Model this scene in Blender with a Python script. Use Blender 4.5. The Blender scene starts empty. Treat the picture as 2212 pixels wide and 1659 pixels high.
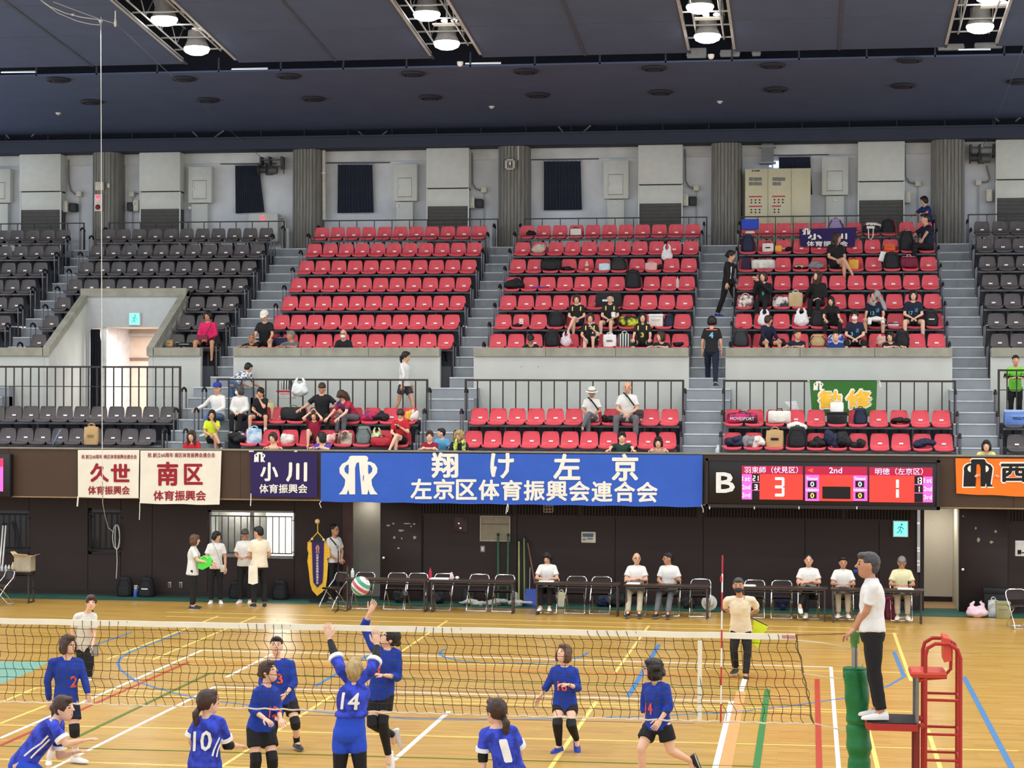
import bpy, bmesh, math, random
import numpy as np
from mathutils import Vector, Matrix
from mathutils.bvhtree import BVHTree
V = Vector
random.seed(4)
R = math.radians
SC = bpy.context.scene
COL = SC.collection

# camera
FOC, CAMH = 4280.0, 4.8
_th, _p, _ro = R(8.56), math.atan(10.3/FOC), R(.19)
_a0 = V((-math.sin(_th), math.cos(_th), 0)); _r0 = V((math.cos(_th), math.sin(_th), 0)); _u0 = V((0, 0, 1))
_a = _a0*math.cos(_p)+_u0*math.sin(_p); _u1 = -_a0*math.sin(_p)+_u0*math.cos(_p)
_r = _r0*math.cos(_ro)+_u1*math.sin(_ro); _u = -_r0*math.sin(_ro)+_u1*math.cos(_ro)
CAMP = V((0, 0, CAMH))
cam = bpy.data.cameras.new('camera'); camo = bpy.data.objects.new('camera', cam); COL.objects.link(camo)
cam.sensor_width = 36; cam.lens = 36*FOC/2212; cam.clip_end = 300
camo.matrix_world = Matrix(((_r.x, _u.x, -_a.x, 0), (_r.y, _u.y, -_a.y, 0), (_r.z, _u.z, -_a.z, CAMH), (0, 0, 0, 1)))
SC.camera = camo

def ray(x, y): return _a + _r*((x-1106)/FOC) - _u*((y-829.5)/FOC)
def atY(x, y, Y): d = ray(x, y); return CAMP + d*(Y/d.y)
def atZ(x, y, Z=0.0): d = ray(x, y); return CAMP + d*((Z-CAMH)/d.z)
def XY(x, Y): return atY(x, 840, Y).x                 # world X of a pixel column on the plane Y
def ZY(y, Y, x=1106): return atY(x, y, Y).z           # world Z of a pixel row on the plane Y

# light and exposure
w = bpy.data.worlds.new('hall_ambient'); SC.world = w; w.use_nodes = True
w.node_tree.nodes['Background'].inputs[0].default_value = (.86, .92, 1.0, 1)
w.node_tree.nodes['Background'].inputs[1].default_value = 1.72
SC.view_settings.view_transform = 'Standard'; SC.view_settings.look = 'None'
SC.view_settings.exposure = 0.0; SC.view_settings.gamma = 1.0
try: SC.view_settings.use_curve_mapping = False
except Exception: pass
LAMP_W = 160.0
def hall_lamp(x, y, z, watts=LAMP_W):
 l = bpy.data.lights.new('hall_lamp', 'AREA'); l.shape = 'DISK'; l.size = .55; l.energy = watts; l.color = (1.0, .99, .97); l.spread = R(150)
 o = bpy.data.objects.new('hall_lamp', l); COL.objects.link(o); o.location = (x, y, z)
# rows of roof lamps in the bays of the roof over the court (their slope rises towards the middle of the hall)
for bx in (-21.4, -15.3, -9.2, -3.1, 3.0, 9.1, 15.2):
 for by in (40.0, 35.5, 31.0, 26.5, 22.0, 17.0, 11.0):
  hall_lamp(bx, by, min(12.55+.105*(46-by), 16.2)-.75)
# the two lamps hanging in each visible bay shine all round through their lenses
for bx in (-21.4, -15.5, -9.6, -3.6, 2.2, 8.0):
 l = bpy.data.lights.new('bay_lamp', 'SPOT'); l.shadow_soft_size = .28; l.energy = 250; l.spot_size = R(172); l.spot_blend = .25; l.color = (1.0, .99, .97)
 o = bpy.data.objects.new('bay_lamp', l); COL.objects.link(o); o.location = (bx, 43.9, 12.1)

# materials
_mats = {}
def lin(c):
 c = c/255.0
 return c/12.92 if c <= .04045 else ((c+.055)/1.055)**2.4
def M(rgb, rough=.6, metal=0.0, var=.10, scale=6.0, bump=0.0, bscale=60.0, emit=0.0, name=None, stretch=None):
 key = (rgb, rough, metal, var, scale, bump, bscale, emit, stretch)
 if key in _mats: return _mats[key]
 m = bpy.data.materials.new(name or 'surface'); m.use_nodes = True; nt = m.node_tree; N = nt.nodes; L = nt.links
 b = N['Principled BSDF']; col = tuple(lin(c) for c in rgb)
 b.inputs['Roughness'].default_value = rough; b.inputs['Metallic'].default_value = metal
 b.inputs['Specular IOR Level'].default_value = .35
 tc = N.new('ShaderNodeTexCoord'); mp = N.new('ShaderNodeMapping')
 if stretch: mp.inputs['Scale'].default_value = stretch
 L.new(tc.outputs['Object'], mp.inputs[0])
 nz = N.new('ShaderNodeTexNoise'); nz.inputs['Scale'].default_value = scale; nz.inputs['Detail'].default_value = 3
 L.new(mp.outputs[0], nz.inputs['Vector'])
 rp = N.new('ShaderNodeValToRGB')
 rp.color_ramp.elements[0].position = .3; rp.color_ramp.elements[1].position = .7
 rp.color_ramp.elements[0].color = tuple(c*(1-var) for c in col)+(1,)
 rp.color_ramp.elements[1].color = tuple(min(1, c*(1+var)) for c in col)+(1,)
 L.new(nz.outputs['Fac'], rp.inputs[0]); L.new(rp.outputs[0], b.inputs['Base Color'])
 if emit:
  L.new(rp.outputs[0], b.inputs['Emission Color']); b.inputs['Emission Strength'].default_value = emit
 if bump:
  n2 = N.new('ShaderNodeTexNoise'); n2.inputs['Scale'].default_value = bscale; n2.inputs['Detail'].default_value = 2
  L.new(mp.outputs[0], n2.inputs['Vector'])
  bp = N.new('ShaderNodeBump'); bp.inputs['Strength'].default_value = bump; bp.inputs['Distance'].default_value = .02
  L.new(n2.outputs['Fac'], bp.inputs['Height']); L.new(bp.outputs[0], b.inputs['Normal'])
 _mats[key] = m
 return m
def two_tone(rgb1, rgb2, scale, rough=.8, sharp=.08, name=None):
 key = ('2', rgb1, rgb2, scale, rough, sharp)
 if key in _mats: return _mats[key]
 m = bpy.data.materials.new(name or 'cloth_print'); m.use_nodes = True; nt = m.node_tree; N = nt.nodes; L = nt.links
 b = N['Principled BSDF']; b.inputs['Roughness'].default_value = rough
 tc = N.new('ShaderNodeTexCoord'); nz = N.new('ShaderNodeTexNoise'); nz.inputs['Scale'].default_value = scale; nz.inputs['Detail'].default_value = 4
 L.new(tc.outputs['Object'], nz.inputs['Vector'])
 rp = N.new('ShaderNodeValToRGB'); rp.color_ramp.elements[0].position = .5-sharp; rp.color_ramp.elements[1].position = .5+sharp
 rp.color_ramp.elements[0].color = tuple(lin(c) for c in rgb1)+(1,); rp.color_ramp.elements[1].color = tuple(lin(c) for c in rgb2)+(1,)
 L.new(nz.outputs['Fac'], rp.inputs[0]); L.new(rp.outputs[0], b.inputs['Base Color'])
 _mats[key] = m
 return m
def checked(rgb1, rgb2, scale, kind='checker'):
 key = ('c', rgb1, rgb2, scale, kind)
 if key in _mats: return _mats[key]
 m = bpy.data.materials.new('cloth_weave'); m.use_nodes = True; nt = m.node_tree; N = nt.nodes; L = nt.links
 b = N['Principled BSDF']; b.inputs['Roughness'].default_value = .85
 tc = N.new('ShaderNodeTexCoord')
 a, c = tuple(lin(x) for x in rgb1)+(1,), tuple(lin(x) for x in rgb2)+(1,)
 if kind == 'checker':
  t = N.new('ShaderNodeTexChecker'); t.inputs['Scale'].default_value = scale; t.inputs[1].default_value = a; t.inputs[2].default_value = c
  L.new(tc.outputs['Object'], t.inputs[0]); L.new(t.outputs[0], b.inputs['Base Color'])
 else:
  t = N.new('ShaderNodeTexWave'); t.inputs['Scale'].default_value = scale; t.bands_direction = kind
  rp = N.new('ShaderNodeValToRGB'); rp.color_ramp.interpolation = 'CONSTANT'; rp.color_ramp.elements[1].position = .5
  rp.color_ramp.elements[0].color = a; rp.color_ramp.elements[1].color = c
  L.new(tc.outputs['Object'], t.inputs[0]); L.new(t.outputs['Fac'], rp.inputs[0]); L.new(rp.outputs[0], b.inputs['Base Color'])
 _mats[key] = m
 return m

# mesh building
class MB:
 def __init__(s): s.v = []; s.f = []; s.m = []
 def add(s, vs, fs, mi=0):
  n = len(s.v); s.v += [tuple(p) for p in vs]; s.f += [tuple(i+n for i in f) for f in fs]; s.m += [mi]*len(fs); return s
 def box(s, lo, hi, mi=0, bev=0.0):
  x0, y0, z0 = lo; x1, y1, z1 = hi
  if bev <= 0:
   vs = [(x0,y0,z0),(x1,y0,z0),(x1,y1,z0),(x0,y1,z0),(x0,y0,z1),(x1,y0,z1),(x1,y1,z1),(x0,y1,z1)]
   return s.add(vs, [(0,3,2,1),(4,5,6,7),(0,1,5,4),(1,2,6,5),(2,3,7,6),(3,0,4,7)], mi)
  # box with chamfered edges round its outline (in X and Z) seen from the front and back
  b = bev
  ring = lambda y, d: [(x0+d,y,z0+d+b),(x0+d+b,y,z0+d),(x1-d-b,y,z0+d),(x1-d,y,z0+d+b),(x1-d,y,z1-d-b),(x1-d-b,y,z1-d),(x0+d+b,y,z1-d),(x0+d,y,z1-d-b)]
  rs = ring(y0, b*.6)+ring(y0+b*.6, 0)+ring(y1-b*.6, 0)+ring(y1, b*.6)
  fs = [tuple(range(8))[::1]]
  for k in range(3):
   for i in range(8):
    j = (i+1) % 8; fs.append((k*8+j, k*8+i, k*8+8+i, k*8+8+j))
  fs.append(tuple(range(31, 23, -1)))
  return s.add(rs, fs, mi)
 def cbox(s, c, d, mi=0, bev=0.0):
  return s.box((c[0]-d[0]/2, c[1]-d[1]/2, c[2]-d[2]/2), (c[0]+d[0]/2, c[1]+d[1]/2, c[2]+d[2]/2), mi, bev)
 def rings(s, rs, mi=0, caps=True, closed=True):
  n = len(rs[0]); vs = [p for r_ in rs for p in r_]; fs = []
  for k in range(len(rs)-1):
   for i in range(n if closed else n-1):
    j = (i+1) % n; fs.append((k*n+i, k*n+j, k*n+n+j, k*n+n+i))
  if caps and closed:
   fs.append(tuple(range(n))[::-1]); fs.append(tuple(range((len(rs)-1)*n, len(rs)*n)))
  return s.add(vs, fs, mi)
 def tube(s, pts, r, n=6, mi=0, caps=True, closed=False):
  pts = [V(p) for p in pts]; k = len(pts); rs = []
  rad = r if isinstance(r, (list, tuple)) else [r]*k
  prev = None
  for i, p in enumerate(pts):
   t = (pts[min(i+1, k-1)]-pts[max(i-1, 0)])
   if closed: t = pts[(i+1) % k]-pts[i-1]
   if t.length < 1e-9: t = V((0, 0, 1))
   t.normalize()
   if prev is None:
    a = t.cross(V((0, 0, 1))) if abs(t.z) < .95 else t.cross(V((0, 1, 0)))
   else: a = prev-t*prev.dot(t)
   if a.length < 1e-6: a = t.cross(V((1, 0, 0)))
   a.normalize(); b = t.cross(a); prev = a
   rs.append([p+(a*math.cos(2*math.pi*j/n)+b*math.sin(2*math.pi*j/n))*rad[i] for j in range(n)])
  if closed: rs.append(rs[0]); caps = False
  return s.rings(rs, mi, caps)
 def lathe(s, c, prof, n=16, mi=0, axis='z'):
  rs = []
  for r_, z in prof:
   ring = []
   for j in range(n):
    t = 2*math.pi*j/n; x, y = r_*math.cos(t), r_*math.sin(t)
    ring.append((c[0]+x, c[1]+y, c[2]+z) if axis == 'z' else (c[0]+x, c[1]+z, c[2]-y) if axis == 'y' else (c[0]+z, c[1]+x, c[2]+y))
   rs.append(ring)
  return s.rings(rs, mi)
 def ball(s, c, r, n=10, m=6, mi=0):
  rx, ry, rz = r if isinstance(r, (tuple, list)) else (r, r, r); vs = [(c[0], c[1], c[2]-rz)]; fs = []
  for k in range(1, m):
   ph = -math.pi/2+math.pi*k/m
   for j in range(n):
    t = 2*math.pi*j/n; vs.append((c[0]+rx*math.cos(ph)*math.cos(t), c[1]+ry*math.cos(ph)*math.sin(t), c[2]+rz*math.sin(ph)))
  vs.append((c[0], c[1], c[2]+rz)); top = len(vs)-1
  for j in range(n):
   fs.append((0, 1+(j+1) % n, 1+j)); fs.append((top, 1+(m-2)*n+j, 1+(m-2)*n+(j+1) % n))
  for k in range(m-2):
   for j in range(n): fs.append((1+k*n+j, 1+k*n+(j+1) % n, 1+(k+1)*n+(j+1) % n, 1+(k+1)*n+j))
  return s.add(vs, fs, mi)
 def prism(s, pts, d, mi=0):
  """closed outline pts (3-D, planar) pushed along vector d"""
  n = len(pts); d = V(d); a = [V(p) for p in pts]; b = [p+d for p in a]
  fs = [tuple(range(n)), tuple(range(2*n-1, n-1, -1))]+[((i+1) % n, i, n+i, n+(i+1) % n) for i in range(n)]
  return s.add(a+b, fs, mi)
 def quad(s, a, b, c, d, mi=0): return s.add([a, b, c, d], [(0, 1, 2, 3)], mi)
 def grid(s, P, nu, nv, mi=0):
  vs = [P(i/nu, j/nv) for j in range(nv+1) for i in range(nu+1)]
  fs = [(j*(nu+1)+i, j*(nu+1)+i+1, (j+1)*(nu+1)+i+1, (j+1)*(nu+1)+i) for j in range(nv) for i in range(nu)]
  return s.add(vs, fs, mi)
 def move(s, mat): s.v = [tuple(mat @ V(p)) for p in s.v]; return s
 def mesh(s, name, mats, inv=None, smooth=40):
  me = bpy.data.meshes.new(name)
  vs = s.v if inv is None else [tuple(inv @ V(p)) for p in s.v]
  me.from_pydata(vs, [], s.f)
  for m in (mats if isinstance(mats, (list, tuple)) else [mats]): me.materials.append(m)
  me.polygons.foreach_set('material_index', s.m)
  bm = bmesh.new(); bm.from_mesh(me); bmesh.ops.recalc_face_normals(bm, faces=bm.faces); bm.to_mesh(me); bm.free()
  if smooth:
   me.polygons.foreach_set('use_smooth', [True]*len(me.polygons)); me.set_sharp_from_angle(angle=R(smooth))
  me.update(); return me

def chain(o):
 m = Matrix.Identity(4)
 while o is not None: m = o.matrix_basis @ m; o = o.parent
 return m
def link(name, me, parent=None):
 o = bpy.data.objects.new(name, me); COL.objects.link(o)
 if parent is not None: o.parent = parent
 return o
def obj(name, mb, mats, parent=None, local=False, smooth=40):
 """one mesh object; mb is in world coordinates unless local, children are stored relative to their parent"""
 inv = None if (parent is None or local) else chain(parent).inverted()
 return link(name, mb.mesh(name, mats, inv, smooth), parent)
def tag(o, label=None, cat=None, group=None, kind=None):
 if label: o['label'] = label
 if cat: o['category'] = cat
 if group: o['group'] = group
 if kind: o['kind'] = kind
 return o
def thing(name, label, cat, loc=(0, 0, 0), rz=0.0, group=None):
 o = link(name, None); o.empty_display_size = .05
 o.location = loc; o.rotation_euler = (0, 0, rz)
 return tag(o, label, cat, group)
def struct(name, mb, mats, parent=None, smooth=40):
 o = obj(name, mb, mats, parent, smooth=smooth); o['kind'] = 'structure'; return o
def sroot(name, loc=(0, 0, 0)):
 o = link(name, None); o.location = loc; o['kind'] = 'structure'; return o
_shared = {}
def copy_of(key, make, name, parent=None, loc=None, rz=0.0):
 """an object that shares its mesh data with the other copies of the same key"""
 if key not in _shared: _shared[key] = make()
 o = link(name, _shared[key], parent)
 if loc is not None: o.location = loc
 o.rotation_euler = (0, 0, rz)
 return o

# flat lettering: outlines of the built-in font as meshes
_glyph = {}
def glyphs(s, bold=.02):
 if (s, bold) not in _glyph:
  c = bpy.data.curves.new('lettering', 'FONT'); c.body = s; c.offset = bold; c.resolution_u = 2
  o = bpy.data.objects.new('lettering', c); me = bpy.data.meshes.new_from_object(o)
  vs = [tuple(v.co) for v in me.vertices]; fs = [tuple(p.vertices) for p in me.polygons]
  bpy.data.objects.remove(o); bpy.data.curves.remove(c); bpy.data.meshes.remove(me)
  x0 = min(v[0] for v in vs); x1 = max(v[0] for v in vs); y0 = min(v[1] for v in vs); y1 = max(v[1] for v in vs)
  _glyph[(s, bold)] = ([((v[0]-x0)/(x1-x0), (v[1]-y0)/(y1-y0)) for v in vs], fs)
 return _glyph[(s, bold)]
def letters(mb, s, box, P, bold=.02, mi=0, slant=0.0):
 """write s so that it fills box=(x0,y0,x1,y1); P maps those 2-D coordinates to a 3-D point; strokes are thickened by shifted copies"""
 vs, fs = glyphs(s, 0.0); x0, y0, x1, y1 = box; n = max(1, len(s)); cw = abs(x1-x0)/n
 sh = [(0, 0)]+([(bold*.8*cw*math.cos(k*1.0472), bold*.8*cw*math.sin(k*1.0472)) for k in range(6)] if bold > .012 else [])
 for i, (dx, dy) in enumerate(sh):
  e = V((0, -.0007*i, 0)); mb.add([V(P(x0+(x1-x0)*(u+slant*(v-.5))+dx, y0+(y1-y0)*v+dy))+e for u, v in vs], fs, mi)

WHITE = M((236, 236, 232), .7, name='white_paint')
STEEL = M((168, 170, 172), .3, .9, name='brushed_steel')
CHROME = M((225, 226, 228), .18, 1.0, name='chrome')
BLACK = M((26, 26, 28), .55, name='black_plastic')
RAILP = M((52, 44, 43), .5, name='dark_brown_rail_paint')

# ================================================================== THE HALL
XL, XR = -27.0, 12.0
YF, YW = 43.0, 44.0                 # gallery front, wall of the court
ROW_Y1, TREAD, RISE, FLOOR1 = 46.72, .82, .505, 5.33     # upper stand: row 1
AISLES = [(-20.15, -19.42), (-14.38, -13.32), (-8.50, -7.72), (-2.84, -1.84), (3.16, 4.08)]
def row_floor(k): return FLOOR1+RISE*(k-1)
def row_front(k): return ROW_Y1+TREAD*(k-1)

# floor
def floor_material():
 m = bpy.data.materials.new('maple_strip_floor'); m.use_nodes = True; nt = m.node_tree; N = nt.nodes; L = nt.links
 b = N['Principled BSDF']; tc = N.new('ShaderNodeTexCoord')
 br = N.new('ShaderNodeTexBrick'); br.offset = .37; br.inputs['Scale'].default_value = 1
 br.inputs['Brick Width'].default_value = 1.1; br.inputs['Row Height'].default_value = .062
 br.inputs['Mortar Size'].default_value = .0012; br.inputs['Bias'].default_value = .1
 br.inputs['Color1'].default_value = (lin(200), lin(164), lin(88), 1); br.inputs['Color2'].default_value = (lin(184), lin(144), lin(68), 1)
 br.inputs['Mortar'].default_value = (lin(150), lin(104), lin(48), 1)
 L.new(tc.outputs['Object'], br.inputs['Vector'])
 mp = N.new('ShaderNodeMapping'); mp.inputs['Scale'].default_value = (1.2, 26, 1); L.new(tc.outputs['Object'], mp.inputs[0])
 nz = N.new('ShaderNodeTexNoise'); nz.inputs['Scale'].default_value = 1.0; nz.inputs['Detail'].default_value = 5; L.new(mp.outputs[0], nz.inputs['Vector'])
 rp = N.new('ShaderNodeValToRGB'); rp.color_ramp.elements[0].position = .32; rp.color_ramp.elements[1].position = .66
 rp.color_ramp.elements[0].color = (.80, .76, .68, 1); rp.color_ramp.elements[1].color = (1.08, 1.08, 1.08, 1); L.new(nz.outputs['Fac'], rp.inputs[0])
 mx = N.new('ShaderNodeMix'); mx.data_type = 'RGBA'; mx.blend_type = 'MULTIPLY'; mx.inputs[0].default_value = .9
 L.new(br.outputs['Color'], mx.inputs[6]); L.new(rp.outputs[0], mx.inputs[7]); L.new(mx.outputs[2], b.inputs['Base Color'])
 n2 = N.new('ShaderNodeTexNoise'); n2.inputs['Scale'].default_value = .6; n2.inputs['Detail'].default_value = 3; L.new(tc.outputs['Object'], n2.inputs['Vector'])
 r2 = N.new('ShaderNodeMapRange'); r2.inputs[3].default_value = .22; r2.inputs[4].default_value = .36; L.new(n2.outputs['Fac'], r2.inputs[0])
 L.new(r2.outputs[0], b.inputs['Roughness']); b.inputs['Specular IOR Level'].default_value = .45
 return m
fl = struct('floor', MB().box((XL, -6, -.2), (XR+8, 42.85, 0)), floor_material(), smooth=0)
struct('floor_strip', MB().box((XL, 42.85, -.2), (XR+8, 47.5, .002)), M((42, 84, 72), .7, var=.15, scale=2, name='green_vinyl_border'), fl, smooth=0)

LINE = {'w': M((232, 226, 214), .4, var=.05, name='white_court_line'), 'y': M((233, 205, 112), .4, var=.06, name='yellow_court_line'),
  'b': M((70, 124, 176), .4, var=.06, name='blue_court_line'), 'r': M((176, 60, 40), .4, var=.06, name='red_court_line'),
  'g': M((86, 110, 38), .4, var=.06, name='green_court_line'), 'o': M((196, 128, 52), .4, var=.06, name='amber_court_line'),
  'p': M((140, 110, 98), .4, var=.06, name='grey_court_line'), 't': M((205, 150, 92), .5, var=.05, name='tan_floor_tape'),
  'G': M((38, 122, 62), .4, var=.06, name='bright_green_court_line')}
_lz = [0.0]
def court_line(pts, c, wd=.05):
 _lz[0] += .00012
 P = [atZ(x, y) for x, y in pts]; mb = MB(); k = len(P); rs = []
 for i in range(k):
  t = P[min(i+1, k-1)]-P[max(i-1, 0)]; n = V((-t.y, t.x, 0)).normalized()*(wd/2)
  z = V((0, 0, .0012+_lz[0])); rs.append([P[i]-n, P[i]+n, P[i]+n+z, P[i]-n+z])
 o = struct('court_line', mb.rings(rs), LINE[c], fl, smooth=0)
for y0 in (1330, 1339.5): court_line([(360, y0-8), (1940, y0+29)], 'y')
for c, pts, wd in [
 ('p', [(300, 1366), (1300, 1386), (2120, 1412)], .04), ('y', [(260, 1421), (1300, 1440), (1968, 1453)], .05), ('o', [(300, 1430), (1000, 1445), (1700, 1463)], .08),
 ('y', [(232, 1424), (471, 1331)], .05), ('y', [(329, 1425), (552, 1332)], .05), ('y', [(78, 1486), (1000, 1512), (1730, 1531), (1969, 1537)], .05),
 ('y', [(78, 1486), (0, 1518)], .05), ('y', [(0, 1495), (600, 1511), (1290, 1526), (1880, 1540)], .05), ('y', [(-60, 1565), (420, 1574), (1000, 1592), (1650, 1608), (2200, 1622)], .05),
 ('y', [(720, 1501), (474, 1659), (440, 1683)], .05), ('y', [(966, 1341), (866, 1408)], .05), ('y', [(1401, 1352), (1329, 1453)], .05), ('y', [(1288, 1516), (1188, 1660), (1166, 1692)], .06),
 ('y', [(1931, 1367), (1968, 1471)], .06), ('y', [(2004, 1576), (2034, 1668)], .06), ('y', [(1872, 1560), (1900, 1676)], .06), ('y', [(0, 1640), (420, 1655), (700, 1664)], .05), ('y', [(0, 1563), (100, 1524)], .05),
 ('w', [(434, 1405), (1000, 1419), (1795, 1441)], .06), ('w', [(436, 1405), (0, 1595)], .06), ('w', [(1795, 1441), (1803, 1550), (1813, 1680)], .06),
 ('w', [(462, 1484), (1000, 1499), (1580, 1515)], .06), ('w', [(464, 1484), (117, 1658), (70, 1682)], .06), ('w', [(1580, 1515), (1545, 1660), (1538, 1690)], .08),
 ('w', [(588, 1413), (489, 1463)], .06), ('w', [(970, 1537), (850, 1643)], .07), ('w', [(1609, 1466), (1601, 1494)], .08), ('t', [(1601, 1494), (1566, 1664)], .16),
 ('b', [(392, 1367), (330, 1390), (280, 1409), (258, 1424), (254, 1433), (260, 1447), (293, 1472), (366, 1495), (420, 1507), (478, 1516), (600, 1531), (720, 1541), (880, 1553), (1020, 1556), (1195, 1553), (1350, 1549), (1568, 1540), (1700, 1526), (1820, 1509), (1917, 1483), (1953, 1462)], .05),
 ('b', [(1953, 1462), (1931, 1408)], .07), ('b', [(1271, 1409), (1258, 1418), (1241, 1423), (1198, 1430), (1138, 1433), (1039, 1432), (990, 1427), (960, 1420), (950, 1413), (953, 1406), (962, 1402)], .05),
 ('b', [(1423, 1393), (1357, 1505)], .08), ('b', [(680, 1483), (797, 1415)], .06), ('b', [(2082, 1462), (2190, 1668)], .08), ('b', [(200, 1395), (284, 1366)], .05),
 ('r', [(408, 1430), (0, 1611)], .06), ('r', [(1765, 1467), (1770, 1675)], .08), ('o', [(408, 1430), (1100, 1449), (1765, 1467)], .05),
 ('g', [(454, 1454), (115, 1617)], .06), ('G', [(1658, 1490), (1633, 1664)], .09), ('g', [(454, 1454), (1050, 1474), (1658, 1490)], .04), ('g', [(0, 1612), (408, 1623), (1000, 1640), (1634, 1656)], .035),
 ('p', [(462, 1480), (1000, 1494), (1700, 1511)], .04), ('p', [(650, 1545), (1000, 1553), (1500, 1563)], .03)]:
 court_line(pts, c, wd)
_lz[0] += .0002
tp = [atZ(x, y) for x, y in [(-60, 1428), (106, 1430), (70, 1450), (0, 1478), (-60, 1494)]]
struct('painted_floor_area', MB().prism([p+V((0, 0, .0009)) for p in tp], (0, 0, .0006)), M((118, 168, 150), .4, var=.06, name='teal_court_paint'), fl, smooth=0)

# wall of the court: one panel after the other, openings left free
WALLM = M((46, 34, 32), .62, var=.09, scale=1.2, bump=.12, bscale=25, name='maroon_wall_panel')
WALLD = M((40, 29, 28), .6, var=.10, scale=1.5, name='dark_wall_trim')
zt = 2.55
def xw(px): return XY(px, YW)
def zw(py, px=1106): return atY(px, py, YW).z
holes = [(xw(-30), xw(64), zw(1196, 30), zw(1100, 30), 'win'), (xw(191), xw(262), zw(1198, 226), zw(1098, 226), 'win'), (xw(450), xw(637), zw(1205, 545), zw(1103, 545), 'win'),
         (xw(747), xw(822), 0, zt, 'door'), (xw(1996), xw(2072), 0, zt, 'door')]
wl = sroot('wall_court', (0, YW, 0))
cuts = sorted([XL, XR]+[h[0] for h in holes]+[h[1] for h in holes]+[xw(x) for x in (915, 1118, 1330, 1520, 1740, 1900, 330)])
for i in range(len(cuts)-1):
 x0, x1 = cuts[i]+.006, cuts[i+1]-.006; mid = (x0+x1)/2
 if x1-x0 < .03: continue
 hs = [h for h in holes if h[0] < mid < h[1]]
 spans = [(0, zt)] if not hs else [] if hs[0][4] == 'door' else [(0, hs[0][2]), (hs[0][3], zt)]
 for z0, z1 in spans:
  struct('wall_panel', MB().box((x0, YW, z0), (x1, YW+.12, z1)), WALLM, wl, smooth=0)
  struct('seam_batten', MB().box((x1-.02, YW+.08, z0), (x1+.03, YW+.11, z1)), WALLD, wl, smooth=0) if not (i+1 < len(cuts)-1 and any(h[0] < cuts[i+1]+.05 < h[1] for h in holes)) else None
sk = MB()
for x0, x1 in [(XL, xw(747)), (xw(822), xw(1996)), (xw(2072), XR)]: sk.box((x0, YW-.02, 0), (x1, YW, .10))
struct('baseboard_court', sk, WALLD, wl, smooth=0)
# alcoves behind the two doorways
AL = M((150, 146, 136), .7, var=.05, scale=3, name='beige_alcove_wall')
def alcove(px0, px1, dep, wallm, base=True, depl=None):
 x0, x1 = xw(px0), xw(px1); mb = MB()
 mb.box((x0-.1, YW+dep, 0), (x1+.1, YW+dep+.1, zt)); mb.box((x0-.1, YW+.12, 0), (x0, YW+dep, zt)); mb.box((x1, YW+.12, 0), (x1+.1, YW+dep, zt))
 mb.box((x0-.1, YW+.12, zt), (x1+.1, YW+dep+.1, zt+.1))
 o = struct('wall_alcove', mb, wallm, wl, smooth=0)
 if base: struct('baseboard_alcove', MB().box((x0, YW+dep-.02, 0), (x1, YW+dep, .12)), WALLD, wl, smooth=0)
def alcove_fill(px0, px1, dep, watts):  # added fill light without a fixture, brightens the alcove walls
 l = bpy.data.lights.new('alcove_fill', 'AREA'); l.size = .25; l.energy = watts; l.color = (1, .95, .86)
 lo = bpy.data.objects.new('alcove_fill', l); COL.objects.link(lo); lo.location = ((xw(px0)+xw(px1))/2, YW+.12+dep*.45, 2.25)
alcove_fill(747, 822, .75, 5); alcove_fill(1996, 2072, 1.9, 16)
alcove(747, 822, .75, AL, base=False)
alcove(1996, 2072, 1.9, M((196, 190, 176), .7, var=.05, scale=30, name='cream_alcove_wall'))
struct('floor_alcove', MB().box((xw(1996)-.05, YW+.5, .003), (xw(2072)+.05, YW+1.9, .006)), M((172, 140, 104), .5, var=.1, name='corridor_linoleum'), fl, smooth=0)
# brown jamb beside the left alcove and the open door leaves
struct('trim_1', MB().box((xw(742), YW-.03, 0), (xw(764), YW-.002, zt)), M((72, 48, 45), .55, name='brown_door_jamb'), wl, smooth=0)
struct('trim_2', MB().box((xw(1988), YW-.03, 0), (xw(1997), YW-.002, zt)), WALLD, wl, smooth=0)
def wall_door(name, px0, px1, Y, knob_px, scuffs):
 r_ = sroot(name, (xw(px0), Y, 0)); x0, x1 = XY(px0, Y), XY(px1, Y)
 struct('door_leaf', MB().box((x0, Y, .01), (x1, Y+.045, 2.38), bev=.01), M((44, 32, 30), .55, var=.12, scale=2, bump=.05, bscale=20, name='dark_brown_door'), r_)
 k = atY(knob_px[0], knob_px[1], Y-.05)
 struct('door_knob', MB().lathe((k.x, Y, k.z), [(.028, 0), (.028, -.012), (.012, -.014), (.012, -.04), (.028, -.05), (.034, -.065), (.028, -.08), (.004, -.084)], 12, axis='y'), CHROME, r_)
 for sx, sy, a, b_ in scuffs:
  c = atY(sx, sy, Y); n = 9
  struct('paint_chip', MB().prism([(c.x+a*math.cos(t*6.283/n)*(1+.3*math.sin(3*t)), Y-.0005, c.z+b_*math.sin(t*6.283/n)*(1+.3*math.cos(2*t))) for t in range(n)], (0, -.0015, 0)), M((172, 160, 146), .8, name='bare_filler'), r_, smooth=0)
wall_door('door_1', 823, 911, YW-.05, (829, 1205), [(839, 1135, .05, .02), (867, 1146, .07, .025), (850, 1131, .03, .02), (880, 1131, .09, .015), (895, 1132, .03, .02), (852, 1161, .03, .03), (868, 1163, .02, .02), (896, 1161, .04, .035), (861, 1184, .03, .02), (888, 1137, .02, .02)])
wall_door('door_2', 2073, 2178, YW-.05, (2080, 1230), [(2108, 1141, .02, .03), (2151, 1148, .03, .03), (2114, 1166, .035, .05), (2142, 1171, .04, .03), (2104, 1300, .02, .02), (2120, 1298, .015, .02), (2081, 1115, .02, .015)])

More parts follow.
